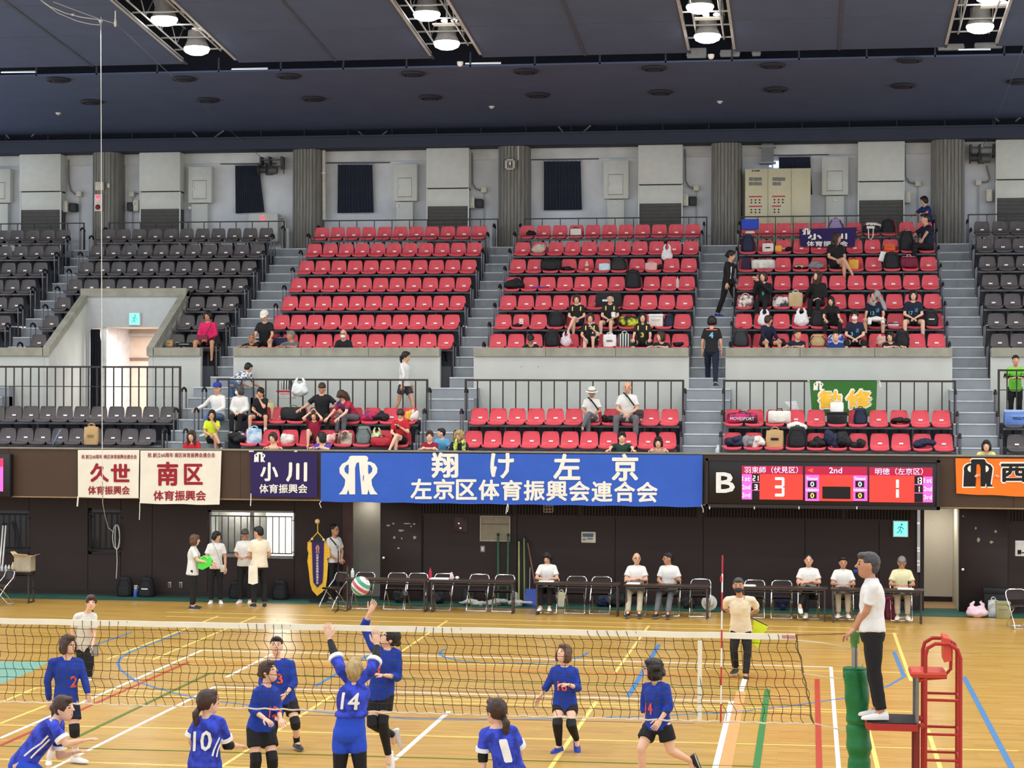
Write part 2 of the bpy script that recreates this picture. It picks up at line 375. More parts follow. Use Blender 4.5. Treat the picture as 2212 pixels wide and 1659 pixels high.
# barred windows in the wall
GLASSD = M((38, 36, 40), .15, var=.1, name='dark_window_glass')
def barred_window(name, h, lit):
 x0, x1, z0, z1 = h[:4]; r_ = sroot(name, ((x0+x1)/2, YW, z0)); f = MB()
 fm = M((150, 150, 146), .5, .3, name='aluminium_frame') if lit else M((50, 46, 46), .5, name='dark_frame')
 for a, b_, c, d in [(x0, x1, z0, z0+.05), (x0, x1, z1-.05, z1), (x0, x0+.05, z0, z1), (x1-.05, x1, z0, z1)]: f.box((a, YW+.10, c), (b_, YW+.16, d))
 struct('window_frame', f, fm, r_, smooth=0)
 if lit:
  xm = x0+(x1-x0)*.49
  struct('window_sash', MB().box((xm-.03, YW+.1, z0+.05), (xm+.06, YW+.15, z1-.05)), fm, r_, smooth=0)
  gl = bpy.data.materials.new('clear_glass'); gl.use_nodes = True; b = gl.node_tree.nodes['Principled BSDF']
  b.inputs['Transmission Weight'].default_value = 1; b.inputs['Roughness'].default_value = .02; b.inputs['IOR'].default_value = 1.05
  struct('window_pane', MB().box((x0+.05, YW+.12, z0+.05), (xm-.03, YW+.125, z1-.05)), gl, r_, smooth=0)
  rm = MB(); rm.box((x0-1, YW+3.2, -.1), (x1+1, YW+3.3, 2.3)); rm.box((x0-1.1, YW+.13, -.1), (x0-1, YW+3.2, 2.3)); rm.box((x1+1, YW+.13, -.1), (x1+1.1, YW+3.2, 2.3)); rm.box((x0-1, YW+.13, 2.28), (x1+1, YW+3.2, 2.31)); rm.box((x0-1, YW+.13, -.1), (x1+1, YW+3.2, 0))
  struct('wall_office', rm, M((206, 206, 198), .8, var=.04, name='office_wall'), None, smooth=0)
  struct('window_blind', MB().box((x0+.06, YW+.6, z0-.2), (xm+.2, YW+.63, z1+.3)), M((150, 148, 138), .8, name='grey_office_screen'), r_, smooth=0)
  l = bpy.data.lights.new('office_light', 'AREA'); l.size = 1.2; l.energy = 210; l.color = (1, .98, .95)
  lo = bpy.data.objects.new('office_light', l); COL.objects.link(lo); lo.location = ((x0+x1)/2+.35, YW+1.6, 2.24)
  l = bpy.data.lights.new('office_light', 'AREA'); l.size = .3; l.energy = 30; lo = bpy.data.objects.new('office_light', l); COL.objects.link(lo); lo.location = ((x0+x1)/2-.4, YW+.38, 2.25)  # second, unseen light added only to brighten the front of the blind
 else:
  struct('window_pane', MB().box((x0+.05, YW+.12, z0+.05), (x1-.05, YW+.13, z1-.05)), GLASSD, r_, smooth=0)
  struct('window_recess', MB().box((x0-.02, YW+.13, z0-.02), (x1+.02, YW+.17, z1+.02)), WALLD, r_, smooth=0)
 g = MB(); g.box((x0+.03, YW-.05, z1-.14), (x1-.03, YW-.03, z1-.115)); g.box((x0+.03, YW-.05, z0+.10), (x1-.03, YW-.03, z0+.125))
 for x in (x0, x1-.04):
  for z in (z1-.22, z0+.14): g.box((x, YW-.05, z), (x+.06, YW+.01, z+.02))
 struct('window_guard_rail', g, RAILP if lit else BLACK, r_, smooth=0)
 n = max(4, round((x1-x0)/.16))
 for i in range(n+1):
  x = x0+.05+(x1-x0-.1)*i/n
  struct('window_guard_bar', MB().box((x-.009, YW-.048, z0+.11), (x+.009, YW-.032, z1-.13)), RAILP if lit else BLACK, r_, smooth=0)
for i, h in enumerate(holes[:3]): barred_window('window_%d' % (i+1), h, i == 2)

# air grille under the gallery: slats one by one
gr = sroot('trim_3', (xw(915), YW, 2.3))
for px0, px1 in [(913, 1108), (1114, 1250), (1258, 1505), (1524, 1820), (1828, 1968), (2184, 2330)]:
 x0, x1 = xw(px0), xw(px1)
 struct('grille_back', MB().box((x0, YW-.012, 1.98), (x1, YW-.004, 2.28)), M((34, 26, 25), .8, name='grille_dark'), gr, smooth=0)
 struct('grille_sill', MB().box((x0, YW-.05, 1.945), (x1, YW-.004, 1.98)), WALLD, gr, smooth=0)
 n = int((x1-x0)/.068)
 key = 'grille_slat'
 for i in range(n):
  copy_of(key, lambda: MB().box((-.014, -.03, 0), (.014, 0, .30)).mesh('grille_slat', WALLD, smooth=0), 'grille_slat', gr, loc=(x0+.034+i*.068-gr.location.x, -.012, 1.98-2.3))['kind'] = 'structure'

# gallery front, soffit and cap
FASC = M((70, 51, 37), .55, var=.05, scale=1.5, name='brown_gallery_front')
ga = sroot('wall_gallery', (0, YF, 2.3))
fx = [XL, XY(20, YF), XY(300, YF), XY(520, YF), XY(690, YF), XY(930, YF), XY(1230, YF), XY(1520, YF), XY(1790, YF), XY(2028, YF), XY(2190, YF), XR]
for a, b in zip(fx, fx[1:]): struct('gallery_panel', MB().box((a+.003, YF, 2.30), (b-.003, YF+.12, 3.40)), FASC, ga, smooth=0)
CONC = M((150, 148, 134), .85, var=.16, scale=3.5, bump=.25, bscale=30, name='weathered_concrete')
GREYP = M((140, 146, 151), .7, var=.07, scale=2.5, name='grey_painted_concrete')
struct('gallery_soffit', MB().box((XL, YF, 2.28), (XR, YW+.2, 2.30)), M((60, 44, 40), .8, name='soffit_board'), ga, smooth=0)
struct('gallery_bottom_trim', MB().box((XL, YF-.015, 2.29), (XR, YF+.02, 2.315)), M((150, 124, 92), .6, name='tan_edge_strip'), ga, smooth=0)
struct('gallery_cap', MB().box((XL, YF-.03, 3.395), (XR, YF+.20, 3.43)), M((136, 130, 116), .7, var=.12, name='gallery_cap_concrete'), ga, smooth=0)

# terraces of the lower stand and the gangway behind it
TERR = M((60, 62, 68), .8, var=.08, scale=2.5, name='terrace_concrete')
low = sroot('floor_lower_stand', (0, YF, 0))
for y0, y1, z in [(YF+.12, 44.36, 3.05), (44.36, 45.16, 3.555), (45.16, 46.52, 4.06)]:
 struct('terrace_step', MB().box((XL, y0, 2.32), (XR, y1, z)), TERR, low, smooth=0)
# parapet of the upper stand, block by block
PARW = M((192, 195, 188), .8, var=.05, scale=1.6, bump=.15, bscale=18, name='pale_grey_parapet')
YP = 46.5
VX0, VX1, VY1 = -18.52, -15.98, 49.05
def parapet(name, x0, x1, joints):
 r_ = sroot(name, (x0, YP, 4.06))
 struct('parapet_wall', MB().box((x0, YP, 4.06), (x1, YP+.16, 5.57)), PARW, r_, smooth=0)
 cs = [x0]+joints+[x1]
 for a, b in zip(cs, cs[1:]): struct('coping_block', MB().box((a+.004, YP-.05, 5.57), (b-.004, YP+.20, 5.775), bev=.008), CONC, r_, smooth=30)
 for x in (x0, x1-.12): struct('parapet_return', MB().box((x, YP+.16, 4.06), (x+.12, ROW_Y1+.6, 5.33)), PARW, r_, smooth=0)
def xp(px): return XY(px, YP)
parapet('wall_parapet_middle', xp(504), xp(950), [xp(651), xp(797)])
parapet('wall_parapet_centre', xp(1023), xp(1488), [xp(1179), xp(1330)])
parapet('wall_parapet_right', xp(1567), xp(2057), [xp(1728), xp(1889)])
parapet('wall_parapet_end', xp(2140), XR, [])
parapet('wall_parapet_vomitory', VX1+.125, xp(433), [])
parapet('wall_parapet_far', XL, VX0-.125, [xp(-150)])

# upper terraces, with the passage (vomitory) cut into the left block
up = sroot('floor_upper_stand', (0, ROW_Y1, 0))
for k in range(1, 8):
 y0, y1, z = row_front(k)-.06, row_front(k+1)-.06, row_floor(k)
 if k == 7: y1 = 54.3
 spans = []
 for a, b in zip([XL]+[q[1] for q in AISLES], [q[0] for q in AISLES]+[XR]):
  if a < VX0 < b and y0 < VY1-.3: spans += [(a, VX0-.06), (VX1+.06, b)]
  else: spans.append((a, b))
 for a, b in spans: struct('terrace_step', MB().box((a, y0, z-(.45 if k == 4 else .75)), (b, y1, z)), TERR, up, smooth=0)
struct('floor_landing', MB().box((XL, 52.95, 7.8), (XR, 56, 8.62)), GREYP, up, smooth=0)

# aisle stairs: one step after the other
NOSE = M((200, 204, 206), .5, name='pale_step_nosing')
def stair(name, xa, xb, lo=None):
 r_ = sroot(name, (xa, 43.6, 3.05))
 for k in range(22):
  y0 = 43.62+.4227*k; z = 3.05+.2525*(k+1); a, b = (lo if lo and y0 < 46.3 else (xa, xb))
  mb = MB().box((a, y0, z-.62), (b, y0+.62, z)); mb.box((a, y0-.012, z-.028), (b, y0+.03, z+.003), 1)
  struct('stair_step', mb, [GREYP, NOSE], r_, smooth=0)
stair('stairs_1', AISLES[0][0]-.05, AISLES[0][1]+.02)
stair('stairs_2', AISLES[1][0]-.05, AISLES[1][1]+.05, (-14.72, -13.30))
stair('stairs_3', AISLES[2][0]-.02, AISLES[2][1]+.02, (-8.88, -7.78))
stair('stairs_4', AISLES[3][0]-.02, AISLES[3][1]+.02)
stair('stairs_5', AISLES[4][0]-.02, AISLES[4][1]+.02)

# passage (vomitory)
vo = sroot('wall_passage', (VX0, YP, 4.06))
zf, zb = 5.57, 7.15
def slope_wall(x0, x1):
 z0, z1 = zf, zb
 struct('passage_side', MB().prism([(x0, YP, 4.06), (x0, VY1+.2, 4.06), (x0, VY1+.2, z1), (x0, YP, z0)], (x1-x0, 0, 0)), PARW, vo, smooth=0)
 struct('passage_coping', MB().prism([(x0-.03, YP-.05, z0), (x0-.03, VY1+.25, z1), (x0-.03, VY1+.25, z1+.205), (x0-.03, YP-.05, z0+.205)], (x1-x0+.06, 0, 0)), CONC, vo, smooth=0)
slope_wall(VX0-.12, VX0); slope_wall(VX1, VX1+.12)
dx0, dx1 = XY(194, VY1), XY(352, VY1)
mb = MB(); mb.box((VX0, VY1, 6.36), (VX1, VY1+.16, zb)); mb.box((VX0, VY1, 4.06), (dx0, VY1+.16, 6.36))
struct('passage_back', mb, M((186, 190, 190), .8, var=.04, name='passage_wall_paint'), vo, smooth=0)
struct('passage_coping', MB().box((VX0-.15, VY1-.05, zb), (VX1+.15, VY1+.22, zb+.205)), CONC, vo, smooth=0)
struct('passage_coping_back', MB().box((VX0-.15, VY1+.16, 4.06), (VX1+.15, VY1+.24, zb)), PARW, vo, smooth=0) if False else None
mb = MB(); mb.box((VX0-.1, 52.4, 4.0), (VX1+.8, 52.5, 6.6)); mb.box((VX1+.7, VY1+.16, 4.0), (VX1+.8, 52.4, 6.6)); mb.box((VX0-.1, VY1+.16, 6.4), (VX1+.8, 52.4, 6.5))
struct('wall_corridor', mb, M((226, 204, 186), .8, var=.04, name='salmon_corridor_wall'), vo, smooth=0)
struct('wall_corridor_side', MB().box((VX0-.1, VY1+.16, 4.0), (VX0, 52.4, 6.5)), M((222, 222, 226), .8, name='white_corridor_wall'), vo, smooth=0)
struct('floor_corridor', MB().box((VX0-.1, 46.4, 3.9), (VX1+.8, 52.4, 4.06)), GREYP, vo, smooth=0)
struct('door_frame_corridor', MB().box((XY(219, VY1+.1), VY1+.06, 4.06), (XY(231, VY1+.1), VY1+.14, 6.36)), WHITE, vo, smooth=0)
tr = MB(); tr.box((XY(233, 52.3), 52.33, 4.06), (XY(247, 52.3), 52.4, 6.1)); tr.box((XY(228, 52.3), 52.33, 5.55), (VX1+.7, 52.39, 5.62))
struct('trim_4', tr, M((140, 112, 100), .6, name='corridor_trim'), vo, smooth=0)
struct('trim_5', MB().box((XY(232, 52), 52.2, 6.2), (VX1+.7, 52.3, 6.28)), M((190, 186, 178), .5, name='pipe_cover'), vo, smooth=0)
cu = MB(); rs = []
for k in range(15):
 z = 4.08+(6.30-4.08)*k/14; c0 = XY(196, VY1-.02); c1 = XY(218, VY1-.02); wv = 1-.10*(k > 12)
 rs.append([(c0+(c1-c0)*t*wv, VY1-.05+.025*math.sin(t*22), z) for t in [i/12 for i in range(13)]]+[(c0+(c1-c0)*t*wv, VY1-.02+.025*math.sin(t*22), z) for t in [1-i/12 for i in range(13)]])
tag(obj('door_curtain', cu.rings(rs), M((24, 27, 36), .9, name='black_blackout_cloth')), 'narrow black curtain hanging at the lit passage doorway in the stand', 'curtain')
l = bpy.data.lights.new('corridor_lamp', 'AREA'); l.size = .9; l.energy = 150; l.color = (1, .93, .88)
lo = bpy.data.objects.new('corridor_lamp', l); COL.objects.link(lo); lo.location = (-17.0, 50.3, 6.35)
l = bpy.data.lights.new('passage_lamp', 'AREA'); l.shape = 'RECTANGLE'; l.size = .2; l.size_y = 1.1; l.energy = 34; l.color = (.93, .95, 1)
lo = bpy.data.objects.new('passage_lamp', l); COL.objects.link(lo); lo.location = (-17.3, 49.7, 6.33)

# back wall, pillars
YB, YPI = 54.25, 53.5
CW = M((216, 219, 222), .85, var=.14, scale=1.1, bump=.3, bscale=14, name='blue_grey_concrete_wall')
CW2 = M((206, 208, 206), .85, var=.16, scale=1.3, bump=.3, bscale=14, name='pale_concrete_lintel')
bw = sroot('wall_back', (0, YB, 8.6))
struct('wall_lower_part', MB().box((XL, YB, 8.0), (XR, YB+.3, ZY(345, YB))), CW, bw, smooth=0)
struct('wall_lintel', MB().box((XL, YB-.06, ZY(345, YB)), (XR, YB+.3, 11.46)), CW2, bw, smooth=0)
PIL = M((138, 136, 129), .9, var=.22, scale=5, bump=.4, bscale=40, name='board_marked_concrete', stretch=(6, 6, .35))
for i, (a, b) in enumerate([(192, 249), (626, 686), (1072, 1138), (1534, 1600), (2013, 2085), (-240, -172)]):
 x0, x1 = XY(a, YPI), XY(b, YPI); n = 9; ring = []
 for k in range(n):
  t0, t1 = k/n, (k+.82)/n; d = .018*((k*7+i*3) % 3); bow = lambda t: YPI+.22*(2*t-1)**4
  ring += [(x0+(x1-x0)*t0, bow(t0)+.02+d), (x0+(x1-x0)*(t0+.02), bow(t0)+d), (x0+(x1-x0)*t1, bow(t1)+d), (x0+(x1-x0)*(t1+.005), bow(t1)+.02+d)]
 ring += [(x1, YB+.05), (x0, YB+.05)]
 struct('column_%d' % (i+1), MB().rings([[(x, y, z) for x, y in ring] for z in (8.4, 11.45)]), PIL, smooth=0)

# ceiling
CEIL = M((84, 97, 128), .9, var=.05, scale=1.5, bump=.2, bscale=300, name='dark_grey_ceiling_board')
BEAM = M((58, 64, 80), .8, var=.05, scale=2, name='navy_beam_paint')
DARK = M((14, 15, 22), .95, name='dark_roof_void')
zlo = lambda y: 12.0+.065*(53.7-y)
zup = lambda y: 12.63+.105*(46.2-y)
ce = sroot('ceiling', (0, 46, 12))
bm_ = MB().box((XL, 53.4, 11.44), (XR, 53.6, 11.76)); bm_.box((XL, 53.34, 11.73), (XR, 53.7, 11.78)); bm_.box((XL, 53.6, 11.44), (XR, YB, 11.48))
struct('ceiling_beam', bm_, BEAM, ce, smooth=0)
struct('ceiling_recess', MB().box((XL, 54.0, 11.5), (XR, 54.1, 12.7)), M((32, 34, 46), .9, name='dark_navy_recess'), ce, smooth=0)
WIREM = M((150, 150, 156), .5, .4, name='galvanised_steel')
for a, b in [((68, 295), (80, 284)), ((415, 283), (427, 296)), ((463, 297), (484, 282)), ((774, 284), (786, 294)), ((824, 293), (836, 283)), ((1206, 273), (1216, 285)), ((1260, 285), (1276, 271)), ((2146, 252), (2158, 262)), ((2194, 262), (2206, 252)), ((12, 290), (20, 299))]:
 struct('ceiling_brace', MB().tube([atY(*a, 53.75), atY(*b, 53.65)], .022, 6), WIREM, ce)
for i in range(26): struct('ceiling_hanger', MB().box((-24+i*1.25, 53.8, 11.7), (-23.97+i*1.25, 53.83, 12.2)), BEAM, ce, smooth=0)
lx = [XL+6.1*i for i in range(7)]; lx[-1] = XR
for a, b in zip(lx, lx[1:]):
 struct('ceiling_panel', MB().prism([(a, 46.5, zlo(46.5)), (b, 46.5, zlo(46.5)), (b, 53.95, zlo(53.95)), (a, 53.95, zlo(53.95))], (0, 0, .04)), CEIL, ce, smooth=0)
slots = [(xa, xb) for xa, xb in [(XY(395, 46), XY(508, 46)), (XY(930, 46), XY(1036, 46)), (XY(1487, 46), XY(1583, 46)), (XY(2042, 46), XY(2149, 46))]]
per = slots[1][0]-slots[0][0]; sw = slots[0][1]-slots[0][0]
allslots = [(slots[0][0]-per, slots[0][1]-per)]+slots+[(slots[3][0]+per, slots[3][1]+per)]
pan = []
for (a0, b0), (a1, b1) in zip(allslots, allslots[1:]): m_ = (b0+a1)/2; pan += [(b0, m_), (m_, a1)]
jy = [46.2, 43.65, 41.3, 38.8]
for a, b in pan:
 for y1, y0 in zip(jy, jy[1:]):
  struct('ceiling_panel', MB().prism([(a+.02, y0+.015, zup(y0)), (b-.02, y0+.015, zup(y0)), (b-.02, y1-.015, zup(y1)), (a+.02, y1-.015, zup(y1))], (0, 0, .05)), CEIL, ce, smooth=0)
 struct('ceiling_joint', MB().prism([(b-.03, 38.8, zup(38.8)-.015), (b+.03, 38.8, zup(38.8)-.015), (b+.03, 46.2, zup(46.2)-.015), (b-.03, 46.2, zup(46.2)-.015)], (0, 0, .03)), M((78, 84, 102), .7, name='ceiling_joint_strip'), ce, smooth=0)
struct('ceiling_far', MB().prism([(XL, -6, 16.6), (XR+8, -6, 16.6), (XR+8, 10, 16.6), (XL, 10, 16.6)], (0, 0, .1)), CEIL, ce, smooth=0)
struct('ceiling_mid', MB().prism([(XL, 10, 16.2), (XR+8, 10, 16.2), (XR+8, 38.8, zup(38.8)), (XL, 38.8, zup(38.8))], (0, 0, .1)), CEIL, ce, smooth=0)
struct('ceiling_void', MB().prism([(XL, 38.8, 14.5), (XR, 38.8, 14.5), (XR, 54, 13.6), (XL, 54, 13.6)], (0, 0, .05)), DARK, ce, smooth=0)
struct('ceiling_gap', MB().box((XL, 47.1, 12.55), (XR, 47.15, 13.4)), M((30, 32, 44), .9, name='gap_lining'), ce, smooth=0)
for i in range(20):
 x = -22+i*1.55
 struct('ceiling_hanger', MB().box((x, 46.5, zlo(46.5)), (x+.04, 46.54, zlo(46.5)+.35)), BEAM, ce, smooth=0)
for px0, px1, y0, y1 in [(1484, 1526, 104, 127), (1556, 1598, 108, 124), (1625, 1643, 110, 122), (2026, 2082, 95, 110), (2105, 2165, 92, 106)]:
 a, b = atY(px0, y1, 46.7), atY(px1, y0, 46.7)
 tag(obj('air_duct', MB().box((a.x, 46.62, a.z), (b.x, 46.8, b.z), bev=.02).box((a.x-.01, 46.60, a.z+.05), (b.x+.01, 46.62, a.z+.08)), M((150, 152, 154), .7, name='duct_wrap')), 'duct', 'duct')['label'] = 'pale duct piece in the dark roof gap, %s' % {1484: 'under the third lamp pair from the left', 1556: 'just right of the third lamp pair', 1625: 'small, farther right of the third lamp pair', 2026: 'left of the rightmost lamp', 2105: 'right of the rightmost lamp'}[px0]

# ================================================================== SEATS
def seat_shell():
 prof = [(-.205, -.045, .37), (-.205, -.015, .40), (-.185, .004, .41), (-.10, .006, .415), (.03, -.012, .415), (.11, -.004, .41), (.15, .03, .405), (.170, .09, .405), (.186, .17, .395), (.199, .25, .375), (.204, .30, .345), (.205, .322, .29)]
 nu = 8; top, bot = [], []
 for k, (y, z, wd) in enumerate(prof):
  t = k/(len(prof)-1)
  for dst, off in ((top, 0), (bot, 1)):
   row = []
   for i in range(nu+1):
    s_ = 2*i/nu-1; e = abs(s_)**3
    yy, zz = y, z
    if t < .5: zz += .022*e
    else: yy -= .035*e
    if off: yy, zz = (yy+.006*(t < .5), zz-.014) if t < .5 else (yy+.016, zz-.004)
    row.append((s_*wd/2, yy, zz))
   dst.append(row)
 mb = MB()
 rs = [a+b[::-1] for a, b in zip(top, bot)]
 mb.rings(rs)
 return mb
RED = M((208, 72, 84), .38, var=.04, scale=3, name='red_seat_plastic')
BRN = M((80, 74, 74), .42, var=.05, scale=3, name='brown_seat_plastic')
TAGM = M((235, 232, 228), .4, var=.02, name='white_number_plate')
def seat_mesh(mat): return seat_shell().mesh('seat_shell', mat, smooth=50)
def plate_mesh(): return MB().box((-.045, -.004, -.018), (.045, .004, .018)).mesh('number_plate', TAGM, smooth=0)
def foot_mesh():
 mb = MB().box((-.17, -.10, -.055), (.17, .10, -.018)); mb.prism([(-.02, -.02, -.05), (-.02, .10, -.05), (-.02, .22, -.34), (-.02, .17, -.34)], (.04, 0, 0))
 return mb.mesh('bracket', BLACK, smooth=0)
ORD = ['first', 'second', 'third', 'fourth', 'fifth', 'sixth', 'seventh', 'eighth', 'ninth', 'tenth', 'eleventh', 'twelfth', 'thirteenth', 'fourteenth']
SEATS = {}
def seat_row(key, block, rowname, xs, y, z, colour, first=0):
 mat = RED if colour == 'red' else BRN
 for i, x in enumerate(xs):
  if x is None: continue
  o = copy_of('seat_'+colour, lambda: seat_mesh(mat), colour+'_stadium_seat', loc=(x, y, z))
  tag(o, '%s plastic seat, %s from left, %s, %s' % (colour, ORD[i+first], rowname, block), 'seat', '%s seats of %s' % (colour, block))
  p = copy_of('plate', plate_mesh, 'number_plate', o, loc=(.01, .154, .105)); p.rotation_euler = (R(-8), 0, 0)
  copy_of('foot', foot_mesh, 'bracket', o)
  SEATS[(key, i)] = o
def spread(x0, x1, n): return [x0+(x1-x0)*(i+.5)/n for i in range(n)]
def seat_y(k): return row_front(k)+.50        # shell centre
def seat_z(k): return row_floor(k)+.473
def row_name(k): return 'top row' if k == 7 else 'front row' if k == 1 else '%s row up' % ORD[k-1]
BLK = {'C': (-13.30, -8.54, 'upper block left of centre'), 'D': (-7.69, -2.85, 'upper centre block'), 'E': (-1.82, 3.14, 'upper block right of centre')}
for k in range(1, 8):
 for b, (x0, x1, nm) in BLK.items(): seat_row((b, k), nm, row_name(k), spread(x0, x1, 11), seat_y(k), seat_z(k), 'red')
 xs = spread(-19.36, -14.42, 11)
 if k <= 3: xs = [x if (x < VX0-.28 or x > VX1+.28) else None for x in xs]
 seat_row(('B', k), 'upper block by the passage', row_name(k), xs, seat_y(k), seat_z(k), 'brown')
 lim = XY(-40, seat_y(k)); xs = [x for x in [-20.42-.45*i for i in range(8)] if x > lim][::-1]
 seat_row(('A', k), 'upper block left of the passage', row_name(k), xs, seat_y(k), seat_z(k), 'brown')
 lim = XY(2250, seat_y(k)); xs = [x for x in [4.36+.45*i for i in range(6)] if x < lim]
 seat_row(('F', k), 'upper block at the right end', row_name(k), xs, seat_y(k), seat_z(k), 'brown')
LOWY = {1: 43.92, 2: 44.74}; LOWZ = {1: 3.525, 2: 4.03}
def low_name(k): return 'front row' if k == 1 else 'back row'
for k in (1, 2):
 for b, x0, x1, n, nm in [('c', (-12.86, -12.86)[k-1], -8.92, 9, 'lower block left of centre'), ('d', -7.72, -2.92, 11, 'lower centre block'), ('e', -1.92, 3.10, 11, 'lower block right of centre')]:
  seat_row((b, k), nm, low_name(k), spread(x0, x1, n), LOWY[k], LOWZ[k], 'red')
 xs = [x for x in [(-15.15, -14.93)[k-1]-.425*i for i in range(12)] if x > XY(-30, LOWY[k])][::-1]
 seat_row(('b', k), 'lower block under the passage', low_name(k), xs, LOWY[k], LOWZ[k], 'brown')
 xs = [4.42+.45*i for i in range(2)]
 seat_row(('f', k), 'lower block at the right end', low_name(k), xs, LOWY[k], LOWZ[k], 'brown')
# beams the seats are bolted to, with a thin upright every third seat
sb = sroot('trim_6', (0, 0, 0))
def beam(x0, x1, y, z):
 struct('seat_beam', MB().box((x0, y-.06, z-.10), (x1, y+.02, z-.055)), M((120, 120, 122), .5, .5, name='seat_beam_steel'), sb, smooth=0)
 n = max(2, int((x1-x0)/1.3))
 for i in range(n):
  x = x0+(x1-x0)*(i+.5)/n
  struct('seat_beam_post', MB().box((x-.018, y+.24, z-.47), (x+.018, y+.27, z-.05)), M((120, 120, 122), .5, .5, name='seat_beam_steel'), sb, smooth=0)
for k in range(1, 8):
 for x0, x1 in [(v[0], v[1]) for v in BLK.values()]+[(4.12, 6.5), (XL+3, -20.2)]+([(-19.36, -14.42)] if k > 3 else [(-19.36, -18.7), (-15.8, -14.42)]): beam(x0, x1, seat_y(k), seat_z(k))
for k in (1, 2):
 for x0, x1 in [(-12.86, -8.92), (-7.72, -2.92), (-1.92, 3.10), (XL+4, -14.76), (4.2, 6)]: beam(x0, x1, LOWY[k], LOWZ[k])

# ================================================================== RAILS
def railing(label, x0, x1, y, zb_, zt_, pitch, mid=None, group='barrier rails of the stand', thick=.035, post=.014):
 t = thing('barrier_rail', label, 'railing', (x0, y, zb_), group=group)
 obj('top_rail', MB().box((x0, y-.02, zt_-thick), (x1, y+.02, zt_)), RAILP, t, smooth=0)
 if mid: obj('mid_rail', MB().box((x0, y-.012, mid-.02), (x1, y+.012, mid)), RAILP, t, smooth=0)
 n = max(2, round((x1-x0)/pitch))
 for i in range(n+1):
  r_ = post*1.7 if i in (0, n) else post; x = x0+(x1-x0)*i/n; x = min(max(x, x0+r_), x1-r_)
  obj('post', MB().box((x-r_, y-r_, zb_), (x+r_, y+r_, zt_-thick)), RAILP, t, smooth=0)
 return t
YR7 = 52.92
for b, x0, x1, nm in [('A', XL+4, -20.05, 'beyond the far left stairs'), ('B', -19.35, -14.30, 'of the brown block by the passage'), ('C', -13.25, -8.35, 'of the red block left of centre'), ('D', -7.65, -2.72, 'of the red centre block'), ('E', -1.85, 3.25, 'of the red block right of centre'), ('F', 4.05, 7, 'beyond the far right stairs')]:
 railing('dark steel rail behind the top seat row '+nm, x0, x1, YR7, 8.62, 9.40, .47, post=.010, thick=.03)
 railing('low dark rail below the top seat row '+nm, x0+.1, x1-.12, row_front(7)-.02, 8.38, 8.84, .47, post=.008, thick=.022, group='low rails below the top row')
YG = 45.22
for x0, x1, zt_, mid, nm in [(XY(468, YG), XY(925, YG), 5.02, None, 'left of centre, people before it'), (XY(1004, YG), XY(1478, YG), 5.02, None, 'of the centre block, two seated men before it'), (XY(1562, YG), XY(2065, YG), 5.02, None, 'of the right block, the green banner on it'), (XL+5, XY(391, YG), 5.31, 4.83, 'of the brown block, two tiers tall'), (XY(2155, YG), 7.0, 5.27, 4.82, 'at the right end, person in green leaning on it')]:
 railing('dark barred barrier at the gangway '+nm, x0, x1, YG, 4.06, zt_, .205 if mid else .305, mid, thick=.045)
POSTM = M((104, 104, 108), .38, .75, name='stainless_post')
GRIP = M((34, 33, 34), .5, name='black_handrail_grip')
def arch(hh, dy):
 pts = [(0, 0, 0), (0, 0, hh-.09), (0, dy*.12, hh-.03), (0, dy*.5, hh), (0, dy*.88, hh-.03), (0, dy, hh-.09), (0, dy, .05)]
 a = MB().tube(pts[:2], .019, 8).mesh('chrome_post', POSTM); c = MB().tube(pts[5:], .019, 8).mesh('rear_post', POSTM)
 g = MB().tube(pts[1:6], .027, 8).mesh('grip', GRIP)
 return a, c, g
_ar = arch(.80, .32)
side = {0: 'left side', 1: 'right side'}
def handrail(x, y, z, label, group, s=1.0):
 t = thing('aisle_handrail', label, 'handrail', (x, y, z), group=group)
 for nm, me in zip(('post', 'post', 'grip'), _ar): link(nm, me, t)
anames = ['far left stairs', 'stairs left of the red blocks', 'stairs left of centre block', 'stairs right of centre block', 'far right stairs']
for ai, (xa, xb) in enumerate(AISLES):
 for sd, x in ((0, xa+.03), (1, xb-.03)):
  for k in range(1, 8):
   if ai in (0,) and x < XY(-60, seat_y(k)): continue
   handrail(x, row_front(k)+.06, row_floor(k)-.22, 'arched handrail, %s of %s, %s' % (side[sd], anames[ai], row_name(k)), 'arched handrails of the stand')
  handrail(x, YR7-.12, 8.45, 'arched handrail at the head of %s, %s' % (anames[ai], side[sd]), 'arched handrails of the stand')
for x, nm in [(XY(372, 44.3), 'right end of the lower brown rows'), (XY(408, 44), 'left end of the lower red rows'), (XY(912, 44.3), 'right end of the lower red rows left of centre'), (XY(993, 44.3), 'left end of the lower centre rows'), (XY(1475, 44.3), 'right end of the lower centre rows'), (XY(1559, 44.3), 'left end of the lower right rows'), (XY(2070, 44.3), 'right end of the lower right rows'), (XY(2158, 44.3), 'left end of the last brown rows')]:
 for k, y in ((1, 43.62), (2, 44.42), (3, 45.02)):
  handrail(x, y, (3.03, 3.50, 3.98)[k-1]+.02, 'arched handrail at the %s, %s' % (nm, ('front row', 'back row', 'gangway')[k-1]), 'arched handrails of the lower stand')

